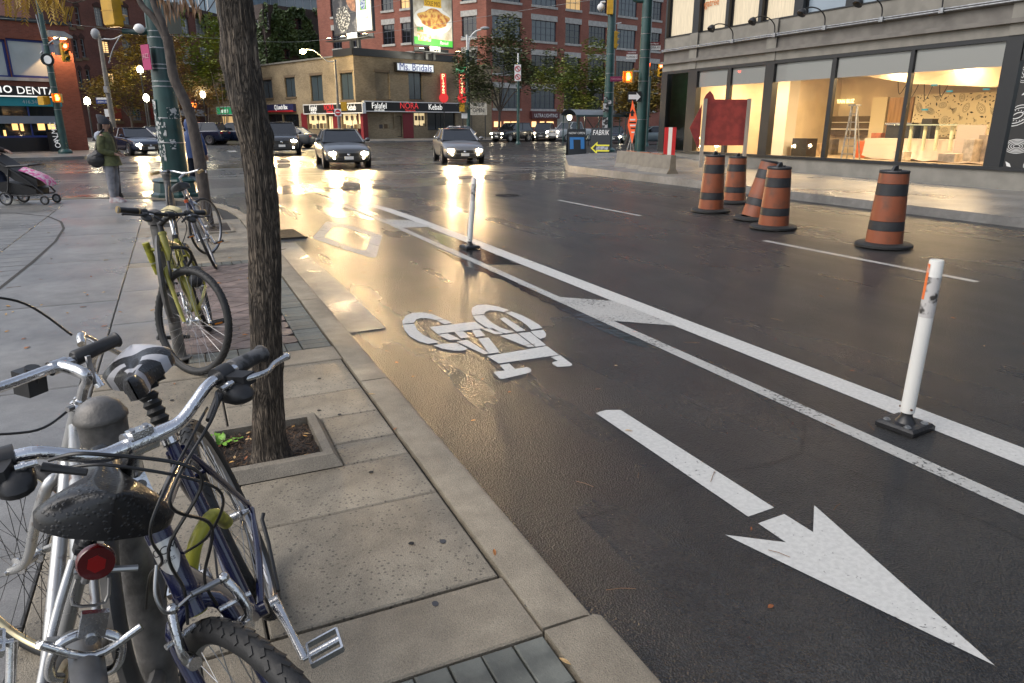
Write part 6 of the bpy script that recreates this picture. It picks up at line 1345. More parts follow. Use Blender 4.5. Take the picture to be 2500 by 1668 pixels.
for i, o_ in enumerate(w2): window(t, o_, nx=3, ny=4, m=RI, pm=glow('lit_yellow', (1, .8, .15), 1.0) if i == 1 else M_DGLASS)
q = MB(); r4 = random.Random(9)
for k in range(15000):
    u, z = r4.uniform(0, LI2), r4.uniform(3, Hi+.2)
    if any(o_[0] < u < o_[1] and o_[2] < z < o_[3] for o_ in w2): continue
    if noise.noise(V((u*.18, z*.16, 2)))+.2*noise.noise(V((u*.7, z*.7, 5))) < -.12: continue
    s = r4.uniform(.12, .26); a = r4.uniform(0, 6.3); c = RI @ V((u, -r4.uniform(.05, .5)-.5*max(0, noise.noise(V((u*.5, z*.5, 8)))), z)); e1 = V((math.cos(a)*s, -r4.uniform(-.1, .2), math.sin(a)*s)); e2 = V((-math.sin(a)*s*.7, -.1, math.cos(a)*s*.7))
    i = q.add([c-e1, c-e2, c+e1, c+e2]); q.face((i, i+1, i+2, i+3))
for k in range(2500):
    u, z = r4.uniform(LI1*.55, LI1), r4.uniform(3, Hi+.2)
    if noise.noise(V((u*.2, z*.16, 4))) < -.05: continue
    s = r4.uniform(.12, .26); a = r4.uniform(0, 6.3); c = V((u, -r4.uniform(.05, .5), z)); e1 = V((math.cos(a)*s, -.1, math.sin(a)*s)); e2 = V((-math.sin(a)*s*.7, -.1, math.cos(a)*s*.7)); i = q.add([c-e1, c-e2, c+e1, c+e2]); q.face((i, i+1, i+2, i+3))
stuff(q.build('ivy', mat('ivy_leaf', (.045, .08, .024), .5, col2=(.11, .16, .05), vs=.5, cs=(.35, .65)), t))
# ---------------------------------------------------------------- dark brick block on the far left
M_DB = brickmat('dark_brick', (.125, .052, .042), (.17, .07, .056), (.14, .09, .075), dirt=.3)
MD, LD = facade(ground(120, 78), ground(610, 116)); t = thing('mill_block', 'dark red brick mill block with tall paned windows', 'building', mat=MD); Hd = onface(MD, 437, 15)[1]
ws = [rect(MD, *r_) for r_ in ((438, 43, 461, 84), (478, 46, 503, 86), (523, 50, 545, 90), (445, 110, 468, 152), (453, 180, 474, 203), (232, 18, 250, 64), (300, 18, 315, 60), (243, 100, 268, 130), (262, 178, 282, 212), (300, 95, 322, 140), (184, 17, 196, 64), (168, 35, 176, 66), (181, 97, 192, 142), (198, 95, 208, 140), (194, 172, 202, 214), (212, 170, 222, 214), (272, 262, 296, 296), (322, 262, 345, 294), (400, 30, 415, 70), (405, 110, 420, 150), (490, 115, 512, 155), (498, 185, 515, 205))]
wall(LD, Hd, ws, .3).build('front_wall', M_DB, t); shell(LD, Hd, 14).build('rear_wall', M_DB, t)
bl_ = mat('blind_glass', (.3, .33, .33), .2, var=.15, vs=1)
for i, o_ in enumerate(ws):
    lit = {4: M_LITD, 7: M_LIT, 8: M_LIT, 16: M_LITD}.get(i); narrow = 10 <= i <= 15
    window(t, o_, nx=1 if narrow else 3, ny=3 if narrow else 6, fm=mat('sash_grey', (.16, .19, .22), .6), pm=lit or (bl_ if i in (0, 1, 2, 3, 5, 6) else M_DGLASS), bar=.1)
    bar(t, 'sill', M_WSTONE if i < 4 else MC['brown_stone'], o_[0]-.15, o_[1]+.15, o_[2]-.3, o_[2]-.002, .12); q = MB(); q.prism([(o_[0]-.1, o_[3]), (o_[1]+.1, o_[3]), (o_[1]+.1, o_[3]+.25), ((o_[0]+o_[1])/2, o_[3]+.55), (o_[0]-.1, o_[3]+.25)], .05, Matrix.Rotation(PI/2, 4, 'X')); q.build('arch_lintel', mat('soot_brick', (.05, .022, .018), .85), t)
bar(t, 'cornice', mat('soot', (.05, .04, .035), .8), 0, LD, Hd-.4, Hd+.15, .25)
sign(t, MD, None, (465, 252, 480, 262), glow('neon_orange', (1, .2, .03), 2.5), [], .3); sign(t, MD, None, (434, 268, 468, 284), mat('banner_white', (.55, .55, .56), .6), [], .3); sign(t, MD, None, (474, 268, 498, 284), MC['banner_white'], [], .3); sign(t, MD, None, (278, 260, 296, 290), mat('red_front', (.22, .03, .02), .6), [], .15); sign(t, MD, None, (370, 252, 380, 292), MC['red_front'], [], .15)
q = MB(); r5 = random.Random(4)
for k in range(900):
    u = onface(MD, r5.uniform(415, 560), 60)[0]; z = Hd-abs(r5.gauss(0, 2.2))
    if noise.noise(V((u*.35, z*.3, 1))) < .05: continue
    s = r5.uniform(.12, .24); a = r5.uniform(0, 6.3); c = V((u, -r5.uniform(.05, .35), z)); i = q.add([c+V((math.cos(a+j*PI/2)*s, -.05*j, math.sin(a+j*PI/2)*s)) for j in range(4)]); q.face((i, i+1, i+2, i+3))
stuff(q.build('creeper', MC['leaf_bright'], t))
# roof truss beyond
q = MB(); tz = Hd
for u0 in (onface(MD, 490, 10)[0], onface(MD, 515, 10)[0]):
    q.cyl((u0, 1, tz), (u0, 1, tz+3), .1, n=6); q.cyl((u0, 1, tz), (u0+3, 1, tz+2.5), .08, n=6); q.cyl((u0-3, 1, tz+2.2), (u0+3, 1, tz+2.6), .08, n=6)
q.build('roof_truss', M_DARKMET, t)
# ---------------------------------------------------------------- dentist on the near left corner
M_RB2 = brickmat('orange_brick', (.2, .06, .035), (.27, .085, .05), (.22, .13, .1), dirt=.2)
MT, LT = facade(ground(-190, 37.8), ground(207, 43.7)); t = thing('dentist_building', 'orange brick corner building with blue framed glazing and dentist sign', 'building', mat=MT); Ht = onface(MT, 150, 62)[1]
up = rect(MT, 22, 97, 128, 190); up0 = rect(MT, -110, 92, 20, 187); shop = rect(MT, -20, 237, 152, 335); shop = (shop[0]-3, shop[1], .9, shop[3]); door = rect(MT, -60, 285, 34, 368); door = (shop[0]-4, shop[0]-.4, .14, shop[3])
wall(LT, Ht, [up, up0, shop, door], .3).build('front_wall', M_RB2, t); shell(LT, Ht, 16).build('rear_wall', M_RB2, t)
fb = mat('frame_blue', (.02, .04, .2), .5); pg = mat('pale_blind', (.42, .47, .47), .15, var=.1, vs=.6)
window(t, up, fm=fb, pm=pg, bar=.12); window(t, up0, fm=fb, pm=pg, bar=.12); window(t, door, fm=fb, pm=M_DGLASS, nx=2, name='glass_door')
w = window(t, shop, nx=4, fm=fb, pm=M_DGLASS, bar=.1, name='shop_window')
for i, (x0, y0, x1, y1) in enumerate(((32, 300, 46, 318), (52, 302, 60, 320), (95, 302, 112, 318), (120, 303, 138, 316), (12, 318, 18, 340))):
    a, b_, c, d = rect(MT, x0, y0, x1, y1); q = MB(); q.box(((a+b_)/2, .16, (c+d)/2), (b_-a, .02, d-c)); q.build('lit_panel', glow('dental_glow', (1, .6, .2), .7), t)
a, b_, c, d = rect(MT, -90, 283, 150, 302); bar(t, 'frosted_band', mat('frosted', (.2, .22, .25), .5), a, b_, c, d, .0, .165)
a, b_, c, d = rect(MT, -190, 237, 150, 258); bar(t, 'teal_band', mat('teal', (.01, .13, .16), .5, emit=(.01, .2, .25), es=.1), max(0, a), b_, c, d, .02, .15); text('416.340.5', (d-c)*.62, mat('grey_letter', (.5, .5, .5), .5), t, ((onface(MT, 80, 250)[0]), -.03, (c+d)/2), sx=.95)
a, b_, c, d = rect(MT, -190, 208, 140, 236, -.25); bar(t, 'sign_panel', M_SIGNK, max(0, a), b_, c, d, .25, .05)
u1, zc = onface(MT, 98, 222, -.26); text('DENTAL', .56, W_E, t, (u1-.05, -.27, zc-.02), sx=1.05); u2, zc2 = onface(MT, 10, 220, -.26); text('soho', .82, W_E, t, (u2-.45, -.27, zc+.1), sx=1.05)
bar(t, 'sign_light_line', W_E, max(0, a), onface(MT, 133, 236, -.26)[0], c+.02, c+.08, .27, -.24)
for z0, z1, m_ in ((onface(MT, 60, 198)[1], onface(MT, 60, 190)[1], M_WSTONE),): bar(t, 'string_course', m_, 0, onface(MT, 134, 194)[0], z0, z1, .12)
bar(t, 'coping', M_DARKMET, 0, LT, Ht, Ht+.2, .1, .3); a, b_, c, d = rect(MT, 112, 78, 168, 93); q = MB(); q.prism([(a, c), (b_, c), (b_, c+(d-c)*.3), (b_-.4, d), (a, d)], .5, Matrix.Rotation(PI/2, 4, 'X')); q.build('lamp_hood', M_WSTONE, t)
q = MB(); q.box(((a+b_)/2, -.25, c-.04), (.6, .12, .05)); q.build('hood_lamp', glow('hood_glow', (1, .6, .25), 14), t)
ld = bpy.data.lights.new('hood_lamp_light', 'SPOT'); ld.energy = 300; ld.spot_size = R(100); ld.color = (1, .55, .25); lo = bpy.data.objects.new('hood_lamp_light', ld); COL.objects.link(lo); lo.parent = t; lo.location = ((a+b_)/2, -.4, c-.1)
bar(t, 'plinth', mat('black_tile', (.015, .015, .017), .3), shop[0], shop[1], .14, .9, .04)
a, b_, c, d = rect(MT, 122, 332, 158, 380, -.8); q = MB(); q.box(((a+b_)/2, -.9, .65), (b_-a, .5, 1.1)); o_ = q.build('newspaper_box', M_SIGNK, None); o_.matrix_basis = MT; tag(o_, 'black newspaper box with blue panel by the dentist window', 'newspaper box')
a, b_, c, d = rect(MT, 105, 85, 112, 160, -.9)
# background masses above the rooftops
def tower(name, label, x0, x1, D, top, m, grid, W=18, z0=0):
    Mf, L = facade(ground(x0, D), ground(x1, D+2)); t = thing(name, label, 'building', mat=Mf); q = MB(); q.box((L/2, W/2, top/2), (L, W, top)); q.build('mass', m, t)
    nx, nz, fm = grid; q = MB()
    for k in range(nx+1): q.box((L*k/nx, -.06, top/2), (.25, .14, top))
    q.build('mullions', fm, t)
    for k in range(nz):
        z = top-1.5-k*3.4; q = MB(); q.box((L/2, -.2, z), (L, .5, .5)); q.build('floor_band', fm, t)
    return t
tower('glass_tower', 'pale blue glass tower rising behind the brick blocks', 400, 640, 190, 75, mat('tower_glass', (.2, .27, .33), .1, spec=.8, var=.2, vs=.2), (12, 12, M_WHITE))
tower('grey_tower', 'grey glass tower behind the ivy block', 650, 800, 210, 70, mat('tower_glass2', (.16, .2, .23), .12, spec=.8, var=.2, vs=.2), (8, 12, mat('band_grey', (.4, .42, .44), .6)))
tower('office_slab', 'white banded office block with green glazing beyond the signal poles', 1572, 1668, 122, 40, mat('green_glass', (.04, .09, .08), .1, spec=.8), (7, 10, M_WHITE))
tower('back_block', 'dark block behind the dentist roof', -120, 150, 95, 24, mat('back_dark', (.06, .05, .05), .8), (6, 5, mat('back_band', (.1, .09, .085), .8)))
# ================================================================ STOREFRONT ON THE RIGHT
XS = 17.5; MS = Matrix.Translation((XS, 24, 0)) @ Matrix.Rotation(-PI/2, 4, 'Z'); LS = 34.0
t = thing('storefront', 'grey concrete storefront building with black framed windows being fitted out', 'building', mat=MS)
M_GC = mat('grey_concrete', (.2, .19, .165), .75, var=.1, vs=2.5, bump=.2, bs=40); M_GC2 = mat('grey_concrete_dark', (.15, .14, .125), .75, var=.12, vs=2.5, bump=.2, bs=40); M_BF = mat('black_frame', (.014, .015, .017), .35)
WB, WT = .68, 3.45
panes = [(.36, 1.62), (2.12, 3.69), (3.87, 5.49), (5.87, 8.09), (8.24, 10.57), (10.68, 12.97)]; later = [(16.6, 19.5), (20, 23)]
wall(LS, WB-.08, [], z0=-.1).build('base_wall', M_GC, t)
bar(t, 'sill_rail', M_BF, 0, LS, WB-.08, WB, .05, .1)
for a, b_ in ((0, .36), (1.62, 2.12), (5.49, 5.87), (12.97, 13.35)): bar(t, 'black_column', M_BF, a, b_, WB, WT, .03, .2)
for a, b_ in ((3.69, 3.87), (8.09, 8.24), (10.57, 10.68)): bar(t, 'mullion', M_BF, a, b_, WB, WT, .0, .12)
bar(t, 'head_rail', M_BF, 0, LS, WT, WT+.1, .01, .12)
for z0, z1, out, m_, nm in ((WT+.1, 3.8, .02, M_GC, 'lower_beam'), (3.8, 3.9, .14, M_GC2, 'moulding'), (3.9, 4.22, -.02, M_GC2, 'fascia_panel'), (4.34, 4.75, -.03, M_GC, 'upper_beam'), (4.22, 4.34, .06, M_GC2, 'ledge')): bar(t, nm, m_, 0, LS, z0, z1, out, .4)
for u in (1.6, 5.45, 13.0, 20.6, 28): bar(t, 'pilaster', M_GC, u, u+.42, WT+.1, 4.75, .05, -.021)
for z in (4.26, 4.31): q = MB(); q.cyl((0, -.11, z), (LS, -.11, z), .022, n=8); q.build('conduit', M_GALV, t, 40)
for a, b_ in panes: q = MB(); q.poly([(a, .06, WB), (b_, .06, WB), (b_, .06, WT), (a, .06, WT)]); q.build('shop_pane', M_GLASS, t)
frost = mat('frosted_header', (.6, .57, .55), .6)
for a, b_ in panes[1:]: q = MB(); q.box(((a+b_)/2, .1, WT-.27), (b_-a, .02, .54)); q.build('header_blind', frost, t)
# upper floor
uo = [(0.1, 1.62), (1.95, 3.35), (3.5, 4.9), (5.05, 6.4), (6.75, 8.3), (8.6, 10.3), (10.6, 12.4), (12.8, 15.2), (15.6, 18), (18.4, 21)]; opu = [(a, b_, 4.76, 7.0) for a, b_ in uo]
wall(LS, 8.2, opu, .25, z0=4.75).build('upper_wall', M_BF, t)
cur = mat('curtain_cream', (.5, .44, .33), .8, var=.12, vs=6, stretch=(6, 1, .3), emit=(1, .8, .5), es=.12); bgl = mat('upper_blue', (.22, .27, .32), .12, spec=.8, var=.1, vs=.5)
for i, o_ in enumerate(opu): window(t, o_, pm=cur if i < 4 else bgl, bar=.05, name='upper_window', fm=M_BF)
u, z = onface(MS, 1732, 8, .17); text('yogatree', .34, mat('logo_orange', (.55, .17, .04), .5), t, (u, .16, z), sx=.85)
q = MB(); q.poly([(0, 0, -.1), (0, 0, 8.2), (0, 16, 8.2), (0, 16, -.1)]); q.poly([(LS, 0, -.1), (LS, 16, -.1), (LS, 16, 8.2), (LS, 0, 8.2)]); q.poly([(0, 0, 8.2), (LS, 0, 8.2), (LS, 16, 8.2), (0, 16, 8.2)]); q.build('rear_shell', M_GC2, t)
# graphic panel at the right end, and the mural inside
M_MK = mat('mural_black', (.015, .015, .015), .5); M_MW = mat('mural_white', (.62, .62, .6), .5)
def mural(parent, u0, u1, z0, z1, y, seed, base, ink, out=-1):
    r_ = random.Random(seed); q = MB(); q.box(((u0+u1)/2, y, (z0+z1)/2), (u1-u0, .03, z1-z0)); pn = q.build('mural_panel', base, parent); q = MB(); yy = y-.018; W_, H_ = u1-u0, z1-z0
    def pol(pts): 
        pts = [(min(max(a, u0+.01), u1-.01), min(max(c, z0+.01), z1-.01)) for a, c in pts]; q.poly([(a, yy, c) for a, c in pts])
    def ring(cx, cz, rx, rz_, w, rot=0.0, n=22):
        for k in range(n):
            a, b_ = 2*PI*k/n, 2*PI*(k+1)/n; f = lambda t_, s: (cx+(rx-s)*math.cos(t_)*math.cos(rot)-(rz_-s)*math.sin(t_)*math.sin(rot), cz+(rx-s)*math.cos(t_)*math.sin(rot)+(rz_-s)*math.sin(t_)*math.cos(rot)); pol([f(a, 0), f(b_, 0), f(b_, w), f(a, w)])
    placed = []
    for tries in range(900):
        big = tries < 60; s = r_.uniform(.16, .3)*H_*.5 if big else r_.uniform(.02, .06)*H_; s = min(s, W_*.4); cx, cz = r_.uniform(u0, u1), r_.uniform(z0, z1)
        if any((cx-a)**2+(cz-b_)**2 < (s+c)**2*.9 for a, b_, c in placed): continue
        placed.append((cx, cz, s)); k = r_.randrange(4) if big else 9; rot = r_.uniform(0, 3)
        if k == 0:
            ring(cx, cz, s, s, s*.06); st_ = s*.19
            for i in range(-3, 4):
                for j in range(-3, 4):
                    hx, hz = cx+(i+.5*(j % 2))*st_*1.15, cz+j*st_
                    if (hx-cx)**2+(hz-cz)**2 < (s*.72)**2: ring(hx, hz, st_*.48, st_*.48, st_*.17, n=6)
        elif k == 1: ring(cx, cz, s, s*.65, s*.05, rot); ring(cx, cz, s*.8, s*.48, s*.05, rot); ring(cx, cz, s*.4, s*.2, s*.06, rot); [pol([(cx+s*.72*math.cos(a+rot)*.8, cz+s*.5*math.sin(a+rot)*.8), (cx+s*.6*math.cos(a+.08+rot)*.8, cz+s*.4*math.sin(a+.08+rot)*.8), (cx+s*.6*math.cos(a-.08+rot)*.8, cz+s*.4*math.sin(a-.08+rot)*.8)]) for a in [j*PI/8 for j in range(16)]]
        elif k == 2:
            for j in range(5): ring(cx, cz, s*(1-.18*j), s*(.55-.1*j), s*.045, rot)
        elif k == 3:
            for j in range(9): a = rot+j*.16; pol([(cx+s*math.cos(a), cz+s*math.sin(a)), (cx-s*.9*math.cos(a+.05), cz-s*.9*math.sin(a+.05)), (cx-s*.9*math.cos(a), cz-s*.9*math.sin(a))])
        else: pol([(cx+s*math.cos(rot), cz+s*math.sin(rot)), (cx+s*.4*math.cos(rot+1.6), cz+s*.4*math.sin(rot+1.6)), (cx-s*math.cos(rot), cz-s*math.sin(rot)), (cx+s*.4*math.cos(rot-1.6), cz+s*.4*math.sin(rot-1.6))])
    q.build('mural_print', ink, pn)
mural(t, 13.42, 16.4, WB, 3.0, .02, 5, M_MK, M_MW); bar(t, 'panel_head', M_BF, 13.36, 16.5, 3.01, WT, .0, .1)
for a, b_ in later: window(t, (a, b_, WB, WT), dep=.1, pm=M_DGLASS, bar=.06, name='dark_shop_window')
bar(t, 'pier', M_BF, 16.42, 16.6, WB, WT, .02, .1); bar(t, 'pier', M_BF, 19.5, 20, WB, WT, .02, .1); bar(t, 'pier', M_BF, 23, LS, WB, WT, .02, .1)
# interior being fitted out
M_PL = mat('plaster_cream', (.62, .52, .38), .8, var=.06, vs=1.5); M_PLW = mat('plaster_white', (.7, .66, .58), .8); M_FLOOR = mat('dusty_floor', (.28, .22, .15), .7, var=.2, vs=3); M_OAK = mat('oak_panel', (.36, .2, .08), .5, var=.2, vs=4, stretch=(4, 1, .3))
u0, u1, yb, fl, ce = 1.9, 13.3, 7.5, .5, 3.42
q = MB(); q.poly([(u0, .2, fl), (u1, .2, fl), (u1, yb, fl), (u0, yb, fl)]); q.build('interior_floor', M_FLOOR, t)
q = MB(); q.poly([(u0, yb, fl), (u1, yb, fl), (u1, yb, ce), (u0, yb, ce)]); q.poly([(u0, .2, fl), (u0, yb, fl), (u0, yb, ce), (u0, .2, ce)]); q.poly([(u1, yb, fl), (u1, .2, fl), (u1, .2, ce), (u1, yb, ce)]); q.build('interior_wall', M_PL, t)
q = MB(); q.poly([(u0, .2, ce), (u0, yb, ce), (u1, yb, ce), (u1, .2, ce)]); q.build('ceiling', M_PLW, t)
q = MB(); q.loft([[(u, yb-3.4, ce), (u, yb-.01, ce), (u, yb-.01, ce-dz), (u, yb-3.1, ce-dz)] for u, dz in ((5.5, .2), (7.5, .55), (10, .75), (u1-.01, .6))]); q.build('soffit', M_PL, t)
def inb(name, m, x0, y0, x1, y1, dep, th=.1): a, b_, c, d = rect(MS, x0, y0, x1, y1, dep); q = MB(); q.box(((a+b_)/2, dep+th/2, (max(c, fl)+d)/2), (b_-a, th, d-max(c, fl))); return q.build(name, m, t)
inb('white_column', M_PLW, 1893, 150, 1922, 392, 3.0, .5); inb('oak_door', M_OAK, 1941, 242, 1999, 392, 6.6); inb('door_trim', M_PL, 1935, 236, 2004, 242, 6.55); inb('dark_shelf', mat('shelf_brown', (.11, .08, .05), .6), 2005, 284, 2122, 330, 7.2); inb('shelf_board', M_PLW, 2005, 314, 2122, 317, 7.1, .2); inb('shelf_board', M_PLW, 2005, 298, 2122, 300, 7.1, .2); inb('tall_panel', mat('bright_panel', (.7, .62, .42), .7), 2124, 238, 2160, 345, 6.9); inb('oak_panel', M_OAK, 2166, 238, 2224, 335, 6.8); inb('partition', M_PLW, 1706, 190, 1730, 392, 3.5, .2); inb('cabinet', mat('cab_brown', (.3, .17, .07), .6), 1826, 248, 1858, 392, 5.5)
a, b_, c, d = rect(MS, 2229, 228, 2430, 335, 6.3); mural(t, a, min(b_, u1-.1), max(c, 1.2), d, 6.3, 12, mat('mural_cream', (.68, .6, .4), .6), M_MK)
a, b_, c, d = rect(MS, 2115, 345, 2420, 392, 4.0); q = MB(); q.box(((a+b_)/2, 4.3, (fl+d)/2), (b_-a, .7, d-fl)); q.build('counter', mat('counter_brown', (.4, .26, .13), .6), t); bar(t, 'counter_top', M_PLW, a-.05, b_+.05, d+.002, d+.05, -3.9, 4.7)
q = MB(); zc = d
for k in range(12):
    u = a+(b_-a)*(k/11); sag = -.18*abs(math.sin(k*1.3)); 
    q.add([(u, 3.88, zc+.06), (u, 3.84, zc-.3+sag), (u, 3.8+.05*math.sin(k), max(fl+.02, zc-.5+sag))])
for k in range(11):
    for j in range(2): q.face((k*3+j, k*3+j+1, k*3+j+4, k*3+j+3))
q.build('dust_sheet', mat('dust_sheet', (.55, .45, .38), .5), t, 60)
for x in (2218, 2252, 2282, 2318): p0 = onface(MS, x+8, 308, 3.6); p1 = onface(MS, x, 368, 3.6); q = MB(); q.cyl((p1[0], 3.6, p1[1]), (p0[0], 3.6, p0[1]), .05, n=12); q.build('counter_post', mat('post_pale', (.5, .52, .36), .5), t, 40)
p0 = onface(MS, 2200, 305, 3.6); p1 = onface(MS, 2345, 308, 3.6); q = MB(); q.box(((p0[0]+p1[0])/2, 3.6, p0[1]), (p1[0]-p0[0], .35, .03)); q.build('glass_shelf', mat('shelf_glass', (.35, .42, .38), .2), t)
inb('espresso_machine', M_DARKMET, 2162, 305, 2232, 345, 5.0, .5); inb('machine_top', M_ALU, 2160, 300, 2226, 306, 4.95, .6); inb('grinder', M_BLACK, 2247, 290, 2272, 345, 5.2, .3); inb('tool_bag', M_BLACK, 1932, 338, 1968, 395, 3.0, .5); inb('plastic_sheet', mat('plastic_sheet', (.4, .34, .3), .25), 2330, 305, 2400, 395, 3.3, .05); inb('bucket', mat('bucket', (.5, .1, .03), .5), 2090, 345, 2130, 392, 4.4, .4); inb('box', mat('carton', (.45, .3, .16), .7), 2138, 348, 2165, 372, 3.95, .3)
tp_ = mat('tape_teal', (.05, .3, .3), .6)
for x, y in ((2281, 208), (2318, 223), (2408, 218), (2258, 268)): a, b_, c, d = rect(MS, x-8, y-2, x+8, y+2, .05); q = MB(); q.box(((a+b_)/2, .05, (c+d)/2), (b_-a, .004, d-c)); q.build('tape_strip', tp_, t)
a, b_, c, d = rect(MS, 1731, 213, 1738, 227, 2.0); q = MB(); q.box(((a+b_)/2, 2.0, (c+d)/2), (.3, .08, d-c)); q.build('exit_sign', glow('exit_green', (.1, 1, .25), 3), t)
text('YAN BUZ', .22, glow('wall_letters', (1, .75, .3), 2.2), t, (onface(MS, 2064, 248, 7.3)[0], 7.3, onface(MS, 2064, 248, 7.3)[1]), sx=.9)
for u in (3.2, 6.9, 9.3, 11.8):
    for y in (1.6, 4.6):
        zl = ce-.015 if y < 4 else ce-.03
        ld = bpy.data.lights.new('ceiling_lamp', 'AREA'); ld.shape = 'DISK'; ld.size = .5; ld.energy = 80 if y < 4 else 60; ld.color = (1, .71, .4); lo = bpy.data.objects.new('ceiling_lamp', ld); COL.objects.link(lo); lo.parent = t; lo.location = (u, y if y < 4 else 3.9, zl-.03)
    q = MB()
    for du in (-.12, 0, .12): q.lathe([(.04, 0), (.001, .001)], 12, Matrix.Translation((u+du, 1.6, ce-.012)))
    q.build('spot_cluster', glow('spot_glow', (1, .8, .5), 12), t)
for k, (x0, y0, x1, y1, dp, cl) in enumerate(((2010, 340, 2030, 392, 5.5, (.12, .1, .08)), (2126, 325, 2150, 350, 5.2, (.3, .1, .05)), (2350, 340, 2375, 395, 2.6, (.3, .26, .22)), (2385, 330, 2415, 395, 3.0, (.25, .2, .16)), (1800, 350, 1822, 392, 4.5, (.15, .13, .1)), (1972, 350, 1990, 392, 4.2, (.4, .3, .2)), (2180, 370, 2205, 392, 2.2, (.45, .4, .33)), (2290, 375, 2330, 395, 1.8, (.35, .3, .25)))):
    inb('building_material', mat('stack_%d' % k, cl, .7, var=.25, vs=5), x0, y0, x1, y1, dp, .35)
for k in range(9):
    a_ = rng.uniform(5, 12.5); q = MB(); q.tube(crv([(a_, 5.2, ce-.4), (a_+.2, 5.1, ce-.8-rng.random()*.4), (a_+.5, 5.0, ce-.5)], 5), .012, 6)
    if k < 5: q.build('loose_cable', M_CABLE, t, 50)
# ladder stands inside as its own thing
a, zb0 = onface(MS, 2040, 391, 1.6); ld_ = thing('step_ladder', 'aluminium step ladder standing inside the lit storefront', 'ladder', mat=MS @ Matrix.Translation((a+.2, 1.7, fl)))
q = MB(); hL = onface(MS, 2065, 259, 1.7)[1]-fl
for s in (-1, 1): q.tube([(.16+s*.28*.9, 0, 0), (.05+s*.09, .12, hL)], .028, 6)
q.build('front_rails', M_GALV, ld_, 30); q = MB()
for s in (-1, 1): q.tube([(-.3+s*.25, .8, 0), (.05+s*.09, .15, hL)], .022, 6)
q.build('rear_rails', M_GALV, ld_, 30)
for k in range(1, 7):
    f = k/7; q = MB(); q.box((.16+(.05-.16)*f, .12*f, hL*f), ((.28*.9*(1-f)+.09*f)*2, .09, .03)); q.build('step', M_GALV, ld_)
q = MB(); q.box((.05, .13, hL+.02), (.26, .26, .05)); q.build('top_cap', M_GALV, ld_)
# gooseneck sign lamps
for k, x in enumerate((1790, 1892, 2014, 2153, 2300)):
    u, z = onface(MS, x, (100, 85, 70, 50, 30)[k], -.1); gl_ = thing('gooseneck_lamp', 'dark gooseneck sign lamp on the storefront conduit', 'lamp', mat=MS @ Matrix.Translation((u, 0, 4.28)), group='gooseneck sign lamps')
    q = MB(); q.tube(crv([(0, -.13, 0), (0, -.16, .28), (0, -.4, .46), (0, -.75, .5), (0, -1.0, .42)], 5), .018, 8); q.build('neck', M_DARKMET, gl_, 50); q = MB(Matrix.Translation((0, -1.03, .36)) @ Matrix.Rotation(R(-35), 4, 'X')); q.lathe([(.03, .1), (.07, .08), (.12, 0), (.125, -.08), (.11, -.08), (.001, .0)], 18); q.build('shade', M_DARKMET, gl_, 40); q = MB(); q.box((0, -.12, 0), (.12, .08, .12)); q.build('junction_box', M_GALV, gl_)
